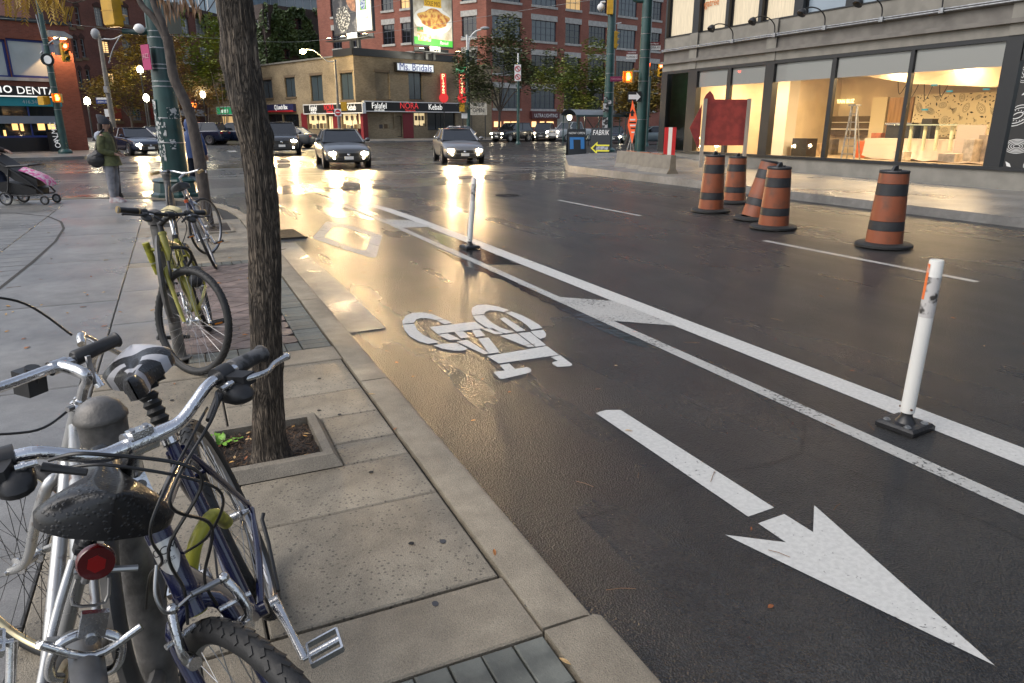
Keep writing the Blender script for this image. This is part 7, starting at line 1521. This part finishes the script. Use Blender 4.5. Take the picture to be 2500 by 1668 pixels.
# ================================================================ CARS
M_CARGL = mat('car_glass', (.012, .014, .016), .05, spec=.9)
M_HEADOFF = mat('headlight_off', (.45, .46, .47), .12, .3, coat=.5); M_HEADON = glow('headlight_on', (1, .74, .38), 150); M_HEADDIM = glow('headlight_dim', (1, .85, .6), 14)
M_TAIL = mat('tail_lamp', (.3, .01, .01), .2, coat=.5); M_RIMC = mat('car_rim', (.4, .4, .41), .3, .9)
car_cache = {}
def car(label, x, y, rz, kind, paint, lights=0, group=None, z=.004, beam=0):
    t = thing('car', label, 'car', (x, y, z), rz, group)
    if kind == 'sedan': L_, zr, st_ = 4.6, 1.45, [(2.3, .32, .55, .62), (2.27, .24, .66, .78), (2.1, .2, .73, .86), (1.5, .19, .85, .9), (.8, .19, .93, .91), (-.2, .19, .96, .91), (-1.2, .19, .98, .91), (-1.9, .2, .99, .89), (-2.2, .25, .97, .84), (-2.3, .36, .82, .74)]; gb = (.95, -1.85, .8); gt = (.15, -1.2, .61); zb = .94
    elif kind == 'pickup': L_, zr, st_ = 5.3, 1.82, [(2.6, .4, .8, .75), (2.56, .32, 1.0, .88), (2.4, .3, 1.08, .95), (1.6, .3, 1.13, .97), (1.0, .3, 1.15, .97), (0, .3, 1.16, .97), (-.9, .3, 1.16, .97), (-1.9, .3, 1.16, .97), (-2.55, .32, 1.15, .95), (-2.62, .5, 1.1, .9)]; gb = (1.1, -1.0, .86); gt = (.45, -.85, .7); zb = 1.13
    else: L_, zr, st_ = 4.7, 1.74, [(2.33, .36, .7, .66), (2.3, .27, .86, .82), (2.1, .24, .95, .9), (1.5, .23, 1.02, .93), (.9, .23, 1.07, .94), (-.2, .23, 1.1, .94), (-1.2, .23, 1.12, .94), (-2.0, .24, 1.13, .92), (-2.28, .28, 1.1, .88), (-2.36, .45, .95, .82)]; gb = (1.0, -2.2, .83); gt = (.25, -1.85, .66); zb = 1.06
    q = MB(); secs = []
    for sx_, zl, zs, w in st_:
        half = [(w*.8, zl), (w*.97, zl+.1), (w, zl+(zs-zl)*.55), (w*.985, zs-.06), (w*.92, zs), (w*.5, zs+.035)]
        secs.append([(sx_, a, b_) for a, b_ in half]+[(sx_, 0, zs+.045)]+[(sx_, -a, b_) for a, b_ in half[::-1]])
    q.loft(secs); body = q.build('body', paint, t, 60); sb = body.modifiers.new('sub', 'SUBSURF'); sb.levels = 2; sb.render_levels = 2
    B = [V((gb[0], gb[2], zb)), V((gb[0], -gb[2], zb)), V((gb[1], -gb[2], zb)), V((gb[1], gb[2], zb))]; T_ = [V((gt[0], gt[2], zr-.05)), V((gt[0], -gt[2], zr-.05)), V((gt[1], -gt[2], zr-.04)), V((gt[1], gt[2], zr-.04))]
    def pane(name, pts):
        q = MB(); c = sum((V(p) for p in pts), V())/len(pts); q.poly([p+(c-p)*.05 for p in pts]); q.build(name, M_CARGL, t)
    pane('windscreen', [B[0], B[1], T_[1], T_[0]]); pane('rear_window', [B[2], B[3], T_[3], T_[2]])
    for s, (b0, b1, t1, t0) in ((1, (B[3], B[0], T_[0], T_[3])), (-1, (B[1], B[2], T_[2], T_[1]))):
        m0, m1 = b0.lerp(b1, .5), t0.lerp(t1, .5); pane('side_window', [b0, m0, m1, t0]); pane('side_window', [m0, b1, t1, m1])
    q = MB(); q.loft([[T_[3]+V((-.05, .01, -.01)), T_[3].lerp(T_[2], .5)+V((-.04, 0, .03)), T_[2]+V((-.05, -.01, -.01))], [V((gt[1]*.5+gt[0]*.5, gt[2]+.01, zr-.02)), V((gt[1]*.5+gt[0]*.5, 0, zr+.02)), V((gt[1]*.5+gt[0]*.5, -gt[2]-.01, zr-.02))], [T_[0]+V((.04, .01, -.01)), T_[0].lerp(T_[1], .5)+V((.04, 0, .03)), T_[1]+V((.04, -.01, -.01))]], closed=False)
    for k in range(4): q.tube([B[k], T_[k]], [.045, .035], 6); q.tube([T_[k], T_[(k+1) % 4]], .03, 6)
    for b0, b1, t1, t0 in ((B[3], B[0], T_[0], T_[3]), (B[1], B[2], T_[2], T_[1])): q.tube([b0.lerp(b1, .5), t0.lerp(t1, .5)], .035, 6)
    q.build('roof', paint, t, 40)
    q = MB(); q.loft([[B[0]*.99, B[1]*.99, B[2]*.99, B[3]*.99], [p*.96 for p in T_]]); q.build('cabin', M_CABIN, t)
    wr = .33 if kind == 'sedan' else .38
    for wx in (st_[3][0]-.05, -L_/2+.95):
        for s in (-1, 1):
            w = .9 if kind == 'sedan' else .945
            q = MB(Matrix.Translation((wx, s*(w-.1), wr)) @ Matrix.Rotation(-s*PI/2, 4, 'X')); q.lathe([(wr*.62, .12), (wr*.95, .1), (wr, .06), (wr, -.12), (wr*.6, -.12)], 28); wh = q.build('wheel', M_RUBBER, t, 40)
            q = MB(Matrix.Translation((wx, s*(w-.1), wr)) @ Matrix.Rotation(-s*PI/2, 4, 'X')); q.lathe([(wr*.64, .115), (wr*.58, .1), (wr*.55, .07), (.06, .06), (.05, .1), (.001, .1)], 20)
            for k in range(5): q.box((wr*.32*math.cos(k*1.2566), wr*.32*math.sin(k*1.2566), .09), (wr*.55, .07, .04), Matrix.Rotation(k*1.2566, 3, 'Z'))
            q.build('rim', M_RIMC, wh, 40)
            q = MB(Matrix.Translation((wx, s*(w+.004), wr+.02)) @ Matrix.Rotation(-s*PI/2, 4, 'X')); q.lathe([(wr*1.16, 0), (wr*1.16, -.1), (.001, -.1)], 28); q.build('wheel_arch', M_CABIN, t)
    fx, zl, zs, w = st_[1]; fz = zs-.1
    for s in (-1, 1):
        q = MB(); q.sph((fx-.02, s*w*.74, fz), (.1, .17, .075), 14, 8, Matrix.Rotation(-s*.35, 3, 'Z')); q.build('headlight', (M_HEADOFF, M_HEADDIM, M_HEADON)[lights], t, 40)
        q = MB(); q.sph((fx+.0, s*w*.7, zl+.16), .05, 10, 8); q.build('fog_lamp', (M_HEADOFF, M_HEADDIM, M_HEADDIM)[lights], t, 50)
        q = MB(); q.sph((gb[0]-.12, s*(gb[2]+.16), zb+.1), (.06, .1, .075), 10, 8); q.cyl((gb[0]-.12, s*gb[2], zb+.05), (gb[0]-.12, s*(gb[2]+.1), zb+.08), .02, n=6); q.build('mirror', paint, t, 50)
        bx0, _, zz_, bw = st_[-2]; q = MB(); q.box((bx0-.04, s*bw*.75, zz_-.15), (.1, bw*.35, .16)); q.build('tail_light', M_TAIL, t)
        if beam:
            ld = bpy.data.lights.new('headlamp_beam', 'SPOT'); ld.energy = beam; ld.color = (1, .66, .33); ld.spot_size = R(75); ld.spot_blend = .6; ld.shadow_soft_size = .09; lo = bpy.data.objects.new('headlamp_beam', ld); COL.objects.link(lo); lo.parent = t; lo.location = (fx+.12, s*w*.68, fz); lo.rotation_euler = (0, R(-90+5), 0)
    q = MB(); q.box((fx+.012, 0, fz-.05), (.04, w*.95, .13)); q.box((fx+.02, 0, zl+.12), (.04, w*1.1, .12)); q.build('grille', M_BLACK, t); q = MB(); q.box((fx+.045, 0, (fz+zl)/2-.0), (.012, .34, .12)); q.build('number_plate', M_SIGNW, t)
    q = MB(); q.sph((fx+.03, 0, fz-.045), (.015, .06, .045), 10, 6); q.build('badge', M_CHROME, t, 60)
    return t
pw_ = mat('paint_silver', (.42, .42, .44), .3, .5, coat=.8); pk = mat('paint_charcoal', (.03, .032, .036), .25, .3, coat=.8); pwh = mat('paint_white', (.62, .62, .62), .3, coat=.8); pbl = mat('paint_dark_blue', (.015, .022, .05), .25, .2, coat=.8); pgr = mat('paint_grey', (.075, .078, .082), .3, .4, coat=.8)
# cars in place of passing headlight streaks; last two added to light the road
car('grey sedan with bright headlights coming through the intersection', 6.2, 30, R(-90-5), 'sedan', pgr, 2, beam=150)
car('charcoal suv with bright headlights behind the grey sedan', 5.6, 43, R(-90-8), 'suv', pk, 2, beam=220)
car('added pewter sedan with bright headlights approaching along the far lane', 11.6, 31, R(-90-12), 'sedan', mat('paint_pewter', (.2, .2, .205), .3, .5, coat=.8), 2, beam=230)
car('added dark hatchback with bright headlights turning behind the person in the parka', ground(325, 41).x, ground(325, 41).y, R(-90+20), 'sedan', pbl, 2, beam=250)
# parked and queued on the far side
def carat(label, x, D, ang, kind, paint, lights=1): p = ground(x, D); return car(label, p.x, p.y, -YAW+R(ang), kind, paint, lights, z=.004)
carat('silver saloon waiting in front of the dull green tree', 1112, 66, -118, 'sedan', pw_)
carat('charcoal suv queued behind the silver saloon', 1250, 70, -128, 'suv', pk)
carat('dark grey suv between the charcoal suv and the white pickup', 1328, 74, -100, 'suv', pgr)
carat('white pickup parked before the bus shelter', 1392, 72, -135, 'pickup', pwh)
carat('dark sedan stopped beyond the black sandwich board', 1500, 66, -100, 'sedan', pbl)
carat('pale blue sedan behind the bicycle racks', 1592, 62, -170, 'sedan', mat('paint_pale', (.2, .25, .27), .3, .3, coat=.8), 0)
carat('silver sedan on the far street beside the green pole', 372, 66, -60, 'sedan', pgr)
carat('dark blue van-like suv behind the slim forked tree', 480, 60, 175, 'suv', pbl, 0)
carat('dark blue suv between the tree trunks', 570, 62, 178, 'suv', pbl, 0)
carat('grey sedan crossing beyond the rough trunk', 690, 52, 172, 'sedan', pgr, 0)
# ================================================================ POLES, SIGNALS, LAMPS
def pole(name, label, x, D, zt, r0, r1, m=None, lean=0.0, group=None, z0=.13):
    p = ground(x, D, z0); t = thing(name, label, 'pole', p, -YAW, group); q = MB(); q.tube([(0, 0, 0), (lean*.5, 0, (zt-z0)*.5), (lean, 0, zt-z0)], [r0, (r0+r1)/2, r1], 16); q.build('shaft', m or M_GREEN, t, 40); q = MB(); q.lathe([(r0*1.7, 0), (r0*1.7, .12), (r0*1.3, .2), (r0*1.02, .25)], 16); q.build('base', m or M_GREEN, t, 40); return t, p
def rel(p, x, y, D): return Matrix.Rotation(YAW, 3, 'Z') @ (pd(x, y, D)-p)
def plate(t, c, w, h, m, name='sign_plate', rz=0.0, th=.02): q = MB(Matrix.Translation(c) @ Matrix.Rotation(rz, 4, 'Z')); q.box((0, 0, 0), (w, th, h)); return q.build(name, m, t)
def pedhead(t, c, rz=0.0, lit=True):
    MY = MC['signal_yellow']; Mx = Matrix.Translation(c) @ Matrix.Rotation(rz, 4, 'Z'); q = MB(Mx); q.cbox((0, 0, 0), (.4, .22, .42), .03); hd = q.build('pedestrian_signal', MY, t); q = MB(Mx)
    if lit:
        q.box((0, -.122, -.03), (.12, .02, .16))
        for k in range(4): q.box((-.055+k*.035, -.122, .1), (.022, .02, .1+.03*(k in (1, 2))))
        q.box((.085, -.122, -.01), (.03, .02, .1)); q.build('hand_symbol', glow('hand_orange', (1, .22, .02), 18), hd)
    q = MB(Mx)
    for a in ((-.19, 0), (.19, 0)): q.box((a[0], -.19, .02), (.02, .16, .4))
    q.box((0, -.19, .215), (.4, .16, .02)); q.build('visor', MY, hd)
# far left signal pole
t, p = pole('signal_pole', 'slim green signal pole in front of the dentist building', 147, 38.6, 8.0, .2, .1)
D_ = 38.6; a_, b_ = rel(p, 100, 131, D_), rel(p, 146, 92, D_); q = MB(); q.tube(crv([a_, a_.lerp(b_, .5)+V((0, 0, .12)), b_], 4), .05, 10); q.build('arm', M_GALV, t, 50)
signal_head(t, rel(p, 158, 128, D_), R(62), 0); q = MB(Matrix.Translation(rel(p, 116, 146, D_-.3)) @ Matrix.Rotation(PI/2, 4, 'X') @ Matrix.Rotation(R(30), 4, 'Y')); q.lathe([(.001, .05), (.3, .05), (.3, -.05), (.001, -.05)], 24); q.build('round_sign', M_SIGNK, t, 30); q = MB(Matrix.Translation(rel(p, 117, 146, D_-.4)) @ Matrix.Rotation(PI/2, 4, 'X')); q.lathe([(.001, .02), (.2, .02)], 24); q.build('round_face', M_SIGNW, t)
plate(t, rel(p, 118, 118, D_), .6, .4, mat('plate_grey', (.3, .3, .36), .5), rz=R(20)); plate(t, rel(p, 140, 116, D_), .3, .75, M_GALV, rz=R(40)); pedhead(t, rel(p, 104, 246, D_-.3), R(160), False); pedhead(t, rel(p, 141, 240, D_-.3), R(18), True)
for k, ch in enumerate('COMUNAO'[::-1]): text(ch, .42, M_SIGNW, t, rel(p, 142-k*2.2, 355-k*8.5, D_-.25), (PI/2, R(-90), R(0)), sx=.8)
q = MB(); 
for z in (2.2, 2.9, 3.3, 4.0, 4.6, 5.3, 5.6): q.lathe([(.2-.012*z, z), (.205-.012*z, z+.03)], 16)
stuff(q.build('steel_bands', M_GALV, t)); pc = rel(p, 100, 60, D_); q = MB(); q.tube([rel(p, 88, 36, D_), rel(p, 106, 105, D_)], .03, 8); q.build('conduit', M_GALV, t)
# concrete utility pole with lamps
D_ = 62; t, p = pole('utility_pole', 'grey concrete utility pole with two street lamps', 276, D_, pd(235, 88, D_).z, .24, .14, mat('pole_concrete', (.22, .2, .17), .8, var=.15, vs=3), lean=0.0)
for pts_ in ([(240, 95), (262, 96), (284, 86)], [(252, 155), (262, 120), (280, 88)], [(240, 96), (228, 97)]): q = MB(); q.tube(crv([rel(p, x+14, y, D_) for x, y in pts_], 4), .05, 8); q.build('arm', M_GALV, t, 50)
q = MB(); q.sph(rel(p, 233, 83, D_), (.35, .3, .42), 12, 8); q.build('lamp_housing', mat('lamp_grey', (.3, .31, .32), .5), t, 60); q = MB(); q.sph(rel(p, 336, 70, D_), (.3, .3, .2), 12, 8); q.build('lamp_globe', glow('lamp_pale', (1, .95, .8), 3), t, 60)
plate(t, rel(p, 250, 246, D_), 1.05, .48, mat('plate_blue', (.03, .06, .25), .5)); plate(t, rel(p, 250, 241, D_-.05), 1.0, .16, M_SIGNW); text('SPADINA AV', .2, M_SIGNW, t, rel(p, 250, 249, D_-.1), sx=.7); plate(t, rel(p, 263, 276, D_), .5, .6, M_SIGNW); q = MB(); q.box((0, -.22, 4.2), (.3, .25, .5)); q.build('transformer_box', M_GALV, t)
# globe street lamps
for x, y, D_, lab, s in ((222, 248, 66, 'white globe street lamp between dentist building and grey pole', 1), (366, 240, 70, 'white globe street lamp beside the poster-covered pole', 1), (504, 232, 76, 'white globe street lamp in front of the pale brick shops', 1), (361, 171, 72, 'bright small street lamp behind the tall green pole', 1), (1390, 286, 60, 'bright little lamp by the bus shelter', .7)):
    g_ = pd(x, y, D_); t, p = pole('street_lamp', lab, x, D_, g_.z-.3, .09, .06, M_DARKMET, z0=.14); q = MB(); q.sph((0, 0, g_.z-.14), (.26*s, .26*s, .38*s), 14, 10); q.build('globe', glow('globe_light', (1, .93, .7), 9), t, 60); q = MB(); q.lathe([(.1, g_.z-.5), (.2, g_.z-.42), (.22, g_.z-.38)], 12); q.build('collar', M_DARKMET, t)
    ld = bpy.data.lights.new('globe_lamp', 'POINT'); ld.energy = 60; ld.color = (1, .88, .6); ld.shadow_soft_size = .3; lo = bpy.data.objects.new('globe_lamp', ld); COL.objects.link(lo); lo.parent = t; lo.location = (0, -.5, g_.z-.1)
# curved-arm lamp over the corner shops
D_ = 71; t, p = pole('street_lamp', 'concrete street lamp with curved arm glowing above the corner shops', 828, D_, pd(815, 146, D_).z, .16, .1, MC['pole_concrete'], z0=.14)
q = MB(); q.tube(crv([rel(p, 822, 148, D_), rel(p, 800, 150, D_), rel(p, 778, 132, D_), rel(p, 762, 122, D_), rel(p, 742, 121, D_)], 5), .05, 8); q.build('arm', M_GALV, t, 50); q = MB(); q.sph(rel(p, 739, 126, D_), (.3, .2, .2), 14, 10); q.build('lamp', glow('sodium_lamp', (1, .75, .3), 60), t, 60)
ld = bpy.data.lights.new('sodium_light', 'POINT'); ld.energy = 900; ld.color = (1, .72, .3); ld.shadow_soft_size = .3; lo = bpy.data.objects.new('sodium_light', ld); COL.objects.link(lo); lo.parent = t; lo.location = rel(p, 739, 132, D_-.6)
# no-entry sign below
t, p = pole('no_entry_sign', 'square no entry sign on a thin post before the kebab shop', 826, 66, pd(826, 265, 66).z, .05, .04, M_GALV, z0=.14); c = rel(p, 825, 275, 65.9); plate(t, c, .6, .62, M_SIGNW); q = MB(Matrix.Translation(c+V((0, -.02, 0))) @ Matrix.Rotation(PI/2, 4, 'X')); q.lathe([(.25, .01), (.001, .012)], 24); q.build('red_disc', M_SIGNR, t); q = MB(); q.box(c+V((0, -.04, 0)), (.34, .01, .08)); q.build('white_bar', M_SIGNW, t)
q = MB(Matrix.Translation(rel(p, 840, 260, 66))); q.box((0, 0, 0), (.5, .3, .75)); q.build('signal_box', MC['signal_yellow'], t)
# green and white lamp post
D_ = 70; t, p = pole('street_lamp', 'green and white lamp post with curved arm beside the pizza sign', 1144, D_, pd(1142, 122, D_).z, .2, .16); q = MB(); q.tube([rel(p, 1141, 122, D_), rel(p, 1140, 85, D_)], .1, 10); q.tube(crv([rel(p, 1144, 122, D_), rel(p, 1147, 95, D_), rel(p, 1160, 78, D_), rel(p, 1175, 72, D_)], 5), .07, 8); q.tube(crv([rel(p, 1126, 90, D_), rel(p, 1136, 93, D_), rel(p, 1146, 90, D_), rel(p, 1160, 92, D_)], 4), .04, 8); q.build('white_top', M_WHITE, t, 50); q = MB(); q.sph(rel(p, 1184, 69, D_), (.42, .2, .15), 12, 8); q.build('lamp_head', MC['lamp_grey'], t, 60)
plate(t, rel(p, 1138, 232, D_-.2), .6, .3, M_SIGNK); plate(t, rel(p, 1134, 283, D_-.2), .55, .45, M_SIGNW); q = MB(); q.box(rel(p, 1128, 262, D_-.3), (.5, .3, .8)); q.build('signal_box', MC['signal_yellow'], t); q = MB(); q.tube([rel(p, 1144, 145, D_), rel(p, 1180, 147, D_)], .03, 6); q.build('arm', M_GALV, t)
bw = thing('banner_sign', 'ragged white WIDE OPEN banner sign on two posts', 'sign', ground(1168, 76, .14), -YAW); c = Matrix.Rotation(YAW, 3, 'Z') @ (pd(1168, 266, 76)-ground(1168, 76, .14)); plate(bw, c, 1.75, 1.2, mat('banner_dirty', (.5, .48, .42), .7, var=.2, vs=5)); text('WIDE\nOPEN', .55, M_SIGNK, bw, c+V((0, -.02, .12)), sx=.85); q = MB(); q.cyl((-.7, .05, 0), (-.7, .05, c.z), .05, n=8); q.cyl((.7, .05, 0), (.7, .05, c.z), .05, n=8); q.build('posts', M_DARKMET, bw)
# sign post with turn bans
D_ = 61; t, p = pole('sign_post', 'thin green post carrying two turn ban signs', 1265, D_, pd(1265, 152, D_).z, .13, .1, z0=.004); q = MB(); q.tube([rel(p, 1265, 152, D_), rel(p, 1265, 130, D_)], .06, 8); q.build('white_top', M_WHITE, t)
for y in (168, 188):
    c = rel(p, 1264, y, D_-.2); plate(t, c, .52, .62, M_SIGNW); q = MB(Matrix.Translation(c+V((0, -.02, 0)))); q.torus((0, 0, 0), .2, .028, 24, 6); q.build('red_ring', M_SIGNR, t); q = MB(); q.box(c+V((0, -.025, 0)), (.36, .01, .05), Matrix.Rotation(R(45), 3, 'Y')); q.build('red_slash', M_SIGNR, t); q = MB(); q.box(c+V((.02, -.018, -.02)), (.04, .008, .2)); q.box(c+V((-.04, -.018, .07)), (.14, .008, .04)); q.build('turn_arrow', M_SIGNK, t)
# middle green pole
D_ = 42; t, p = pole('signal_pole', 'green signal pole with stickers before the bus shelter', 1484, D_, 9.0, .3, .2, z0=.1)
signal_head(t, rel(p, 1490, 14, D_-.4), R(176)); signal_head(t, rel(p, 1499, 98, D_), R(120)); plate(t, rel(p, 1507, 193, D_-.3), .78, .26, mat('plate_maroon', (.2, .02, .07), .5)); text('Fashion District', .12, mat('plate_pink', (.6, .3, .35), .5), t, rel(p, 1507, 193, D_-.35), sx=.85)
q = MB(); q.tube([rel(p, 1490, 60, D_), rel(p, 1517, 56, D_)], .03, 8); q.build('bracket', M_WHITE, t); q = MB(); q.sph(rel(p, 1467, 18, D_), (.2, .2, .2), 12, 8); q.tube(crv([rel(p, 1467, 14, D_), rel(p, 1468, 6, D_), rel(p, 1478, 5, D_)], 4), .05, 8); q.build('camera_dome', M_WHITE, t, 60)
for x, y, w_, h_ in ((1479, 262, .3, .5), (1477, 300, .3, .6), (1488, 250, .2, .2), (1479, 240, .2, .12), (1479, 330, .3, .4)): plate(t, rel(p, x, y, D_-.33), w_, h_, mat('sticker_mix', (.5, .5, .5), .6, col2=(.03, .03, .03), vs=7, cs=(.45, .55)), 'sticker')
q = MB()
for z in (2.5, 3.2, 4.2, 5.2): q.lathe([(.3-.011*z, z), (.305-.011*z, z+.03)], 16)
stuff(q.build('steel_bands', M_GALV, t))
# big green pole at the near corner
D_ = 31; t, p = pole('signal_pole', 'thick dark green signal pole with street name signs at the corner', 1566, D_, 9.5, .24, .19, z0=.3)
pedhead(t, rel(p, 1535, 189, D_-.2), R(-20)); q = MB(); q.tube([rel(p, 1545, 175, D_), V((0, 0, rel(p, 1545, 175, D_).z))], .04, 8); q.build('signal_bracket', M_GALV, t, 50); q = MB(); q.tube(crv([V((0, 0, 6.05)), rel(p, 1550, 0, D_), rel(p, 1535, -30, D_)], 4), .08, 8); q.build('arm', M_GREEN, t, 50)
plate(t, rel(p, 1543, 129, D_-.25), .44, .12, mat('plate_brown', (.14, .03, .03), .5)); plate(t, rel(p, 1543, 138, D_-.24), .44, .2, M_SIGNW); text('RICHMOND ST', .11, M_SIGNK, t, rel(p, 1543, 139, D_-.28), sx=.6); text('Fashion District', .07, M_SIGNW, t, rel(p, 1543, 129, D_-.29), sx=.75)
plate(t, rel(p, 1595, 107, D_-.1), .58, .13, MC['plate_brown']); plate(t, rel(p, 1595, 116, D_-.09), .58, .2, M_SIGNW); text('SPADINA AV', .12, M_SIGNK, t, rel(p, 1595, 116, D_-.13), sx=.75); text('Fashion District', .08, M_SIGNW, t, rel(p, 1595, 107, D_-.14), sx=.8); q = MB(); q.tube([V((0, 0, rel(p, 1580, 112, D_).z)), rel(p, 1590, 112, D_)], .03, 8); q.build('sign_bracket', M_GALV, t)
plate(t, rel(p, 1549, 236, D_-.3), .56, .4, M_SIGNK); q = MB(Matrix.Translation(rel(p, 1549, 237, D_-.33)) @ Matrix.Rotation(PI/2, 4, 'X')); q.prism([(-.24, -.09), (.08, -.09), (.08, -.17), (.25, 0), (.08, .17), (.08, .09), (-.24, .09)], .01); q.build('white_arrow', M_SIGNW, t)
q = MB()
for z in (1.5, 3.0, 3.9, 4.2, 4.8, 5.4): q.lathe([(.245-.005*z, z), (.25-.005*z, z+.025)], 18)
stuff(q.build('steel_bands', M_GALV, t))
# two red signals hung beyond
for x, y, D_, lab in ((1581, 170, 52, 'signal showing red left of the grey storefront corner'), (1612, 172, 56, 'small signal showing red against the storefront corner')):
    t, p = pole('traffic_signal', lab, x, D_, pd(x, y+15, D_).z, .1, .08, z0=.1); signal_head(t, rel(p, x, y, D_-.2), R(5), 0)
# bus shelter
D_ = 56; A, B2 = ground(1392, D_, .01), ground(1545, D_+4, .01); Mf, L = facade(A, B2); t = thing('bus_shelter', 'bus shelter with arched grey roof beside the sign pole', 'shelter', mat=Mf); zt = onface(Mf, 1470, 282)[1]; q = MB()
secs = []
for u in (-.2, L+.2): secs.append([(u, -.9+1.8*k/8, zt+.42*math.sin(PI*k/8)**.7) for k in range(9)])
q.loft(secs, closed=False); q.build('roof', mat('roof_grey', (.2, .22, .24), .4, .3), t, 60); q = MB()
for u in (0, L*.33, L*.66, L):
    for y in (-.8, .8): q.cyl((u, y, 0), (u, y, zt), .04, n=8)
q.box((L/2, -.85, zt-.05), (L+.3, .08, .14)); q.cyl((L*.35, .8, .4), (L*.6, .8, zt-.2), .03, n=6); q.cyl((L*.6, .8, .4), (L*.35, .8, zt-.2), .03, n=6); q.build('frame', M_GREEN, t)
for k in range(3): q = MB(); q.poly([(L*k/3+.08, .8, .3), (L*(k+1)/3-.08, .8, .3), (L*(k+1)/3-.08, .8, zt-.2), (L*k/3+.08, .8, zt-.2)]); q.build('glass_panel', M_GLASS, t)
q = MB(); q.box((L*.25, .4, .45), (1.6, .35, .06)); q.cyl((L*.25-.6, .4, 0), (L*.25-.6, .4, .43), .03); q.cyl((L*.25+.6, .4, 0), (L*.25+.6, .4, .43), .03); q.build('bench', M_DARKMET, t)
# street furniture between: planters of the work zone, far bicycles
for k, (x, D_) in enumerate(((1545, 24.8), (1580, 23.6), (1612, 22.4))):
    p = ground(x, D_); t = thing('jersey_barrier', ('concrete barrier section at the foot of the orange diamond sign', 'concrete barrier section in the middle of the row', 'concrete barrier section beside the red and white striped panel')[k], 'barrier', (p.x, p.y, .0), R(-90), 'concrete barriers by the diamond sign'); q = MB(); q.loft([[(-.75, y*1.0, z) if e == 0 else (.75, y, z) for y, z in ((-.28, .0), (-.28, .12), (-.12, .35), (-.09, .75), (.09, .75), (.12, .35), (.28, .12), (.28, 0))] for e in (0, 1)]); q.build('block', mat('barrier_concrete', (.17, .155, .13), .75, var=.12, vs=4), t); q = MB(); q.box((0, 0, .76), (.5, .1, .02)); q.build('reflector_strip', M_OR, t)
# overhead wires
def wire(label, pts, r=.012): q = MB(); q.tube(crv([pd(*p) for p in pts], 10), r, 4); tag(q.build('overhead_wire', mat('wire_grey', (.2, .21, .2), .5)), label, 'wire')
wire('thin overhead wire sagging across the ivy block', [(380, 84, 58), (560, 96, 62), (700, 103, 66), (800, 96, 66), (1000, 70, 60), (1250, 30, 50), (1480, -5, 42)])
wire('thin overhead wire running past the dentist roof', [(-40, 42, 40), (100, 52, 42), (220, 65, 58), (400, 86, 60)])
wire('thin overhead wire above the billboards', [(820, 40, 70), (1000, -5, 66), (1150, -40, 60)])
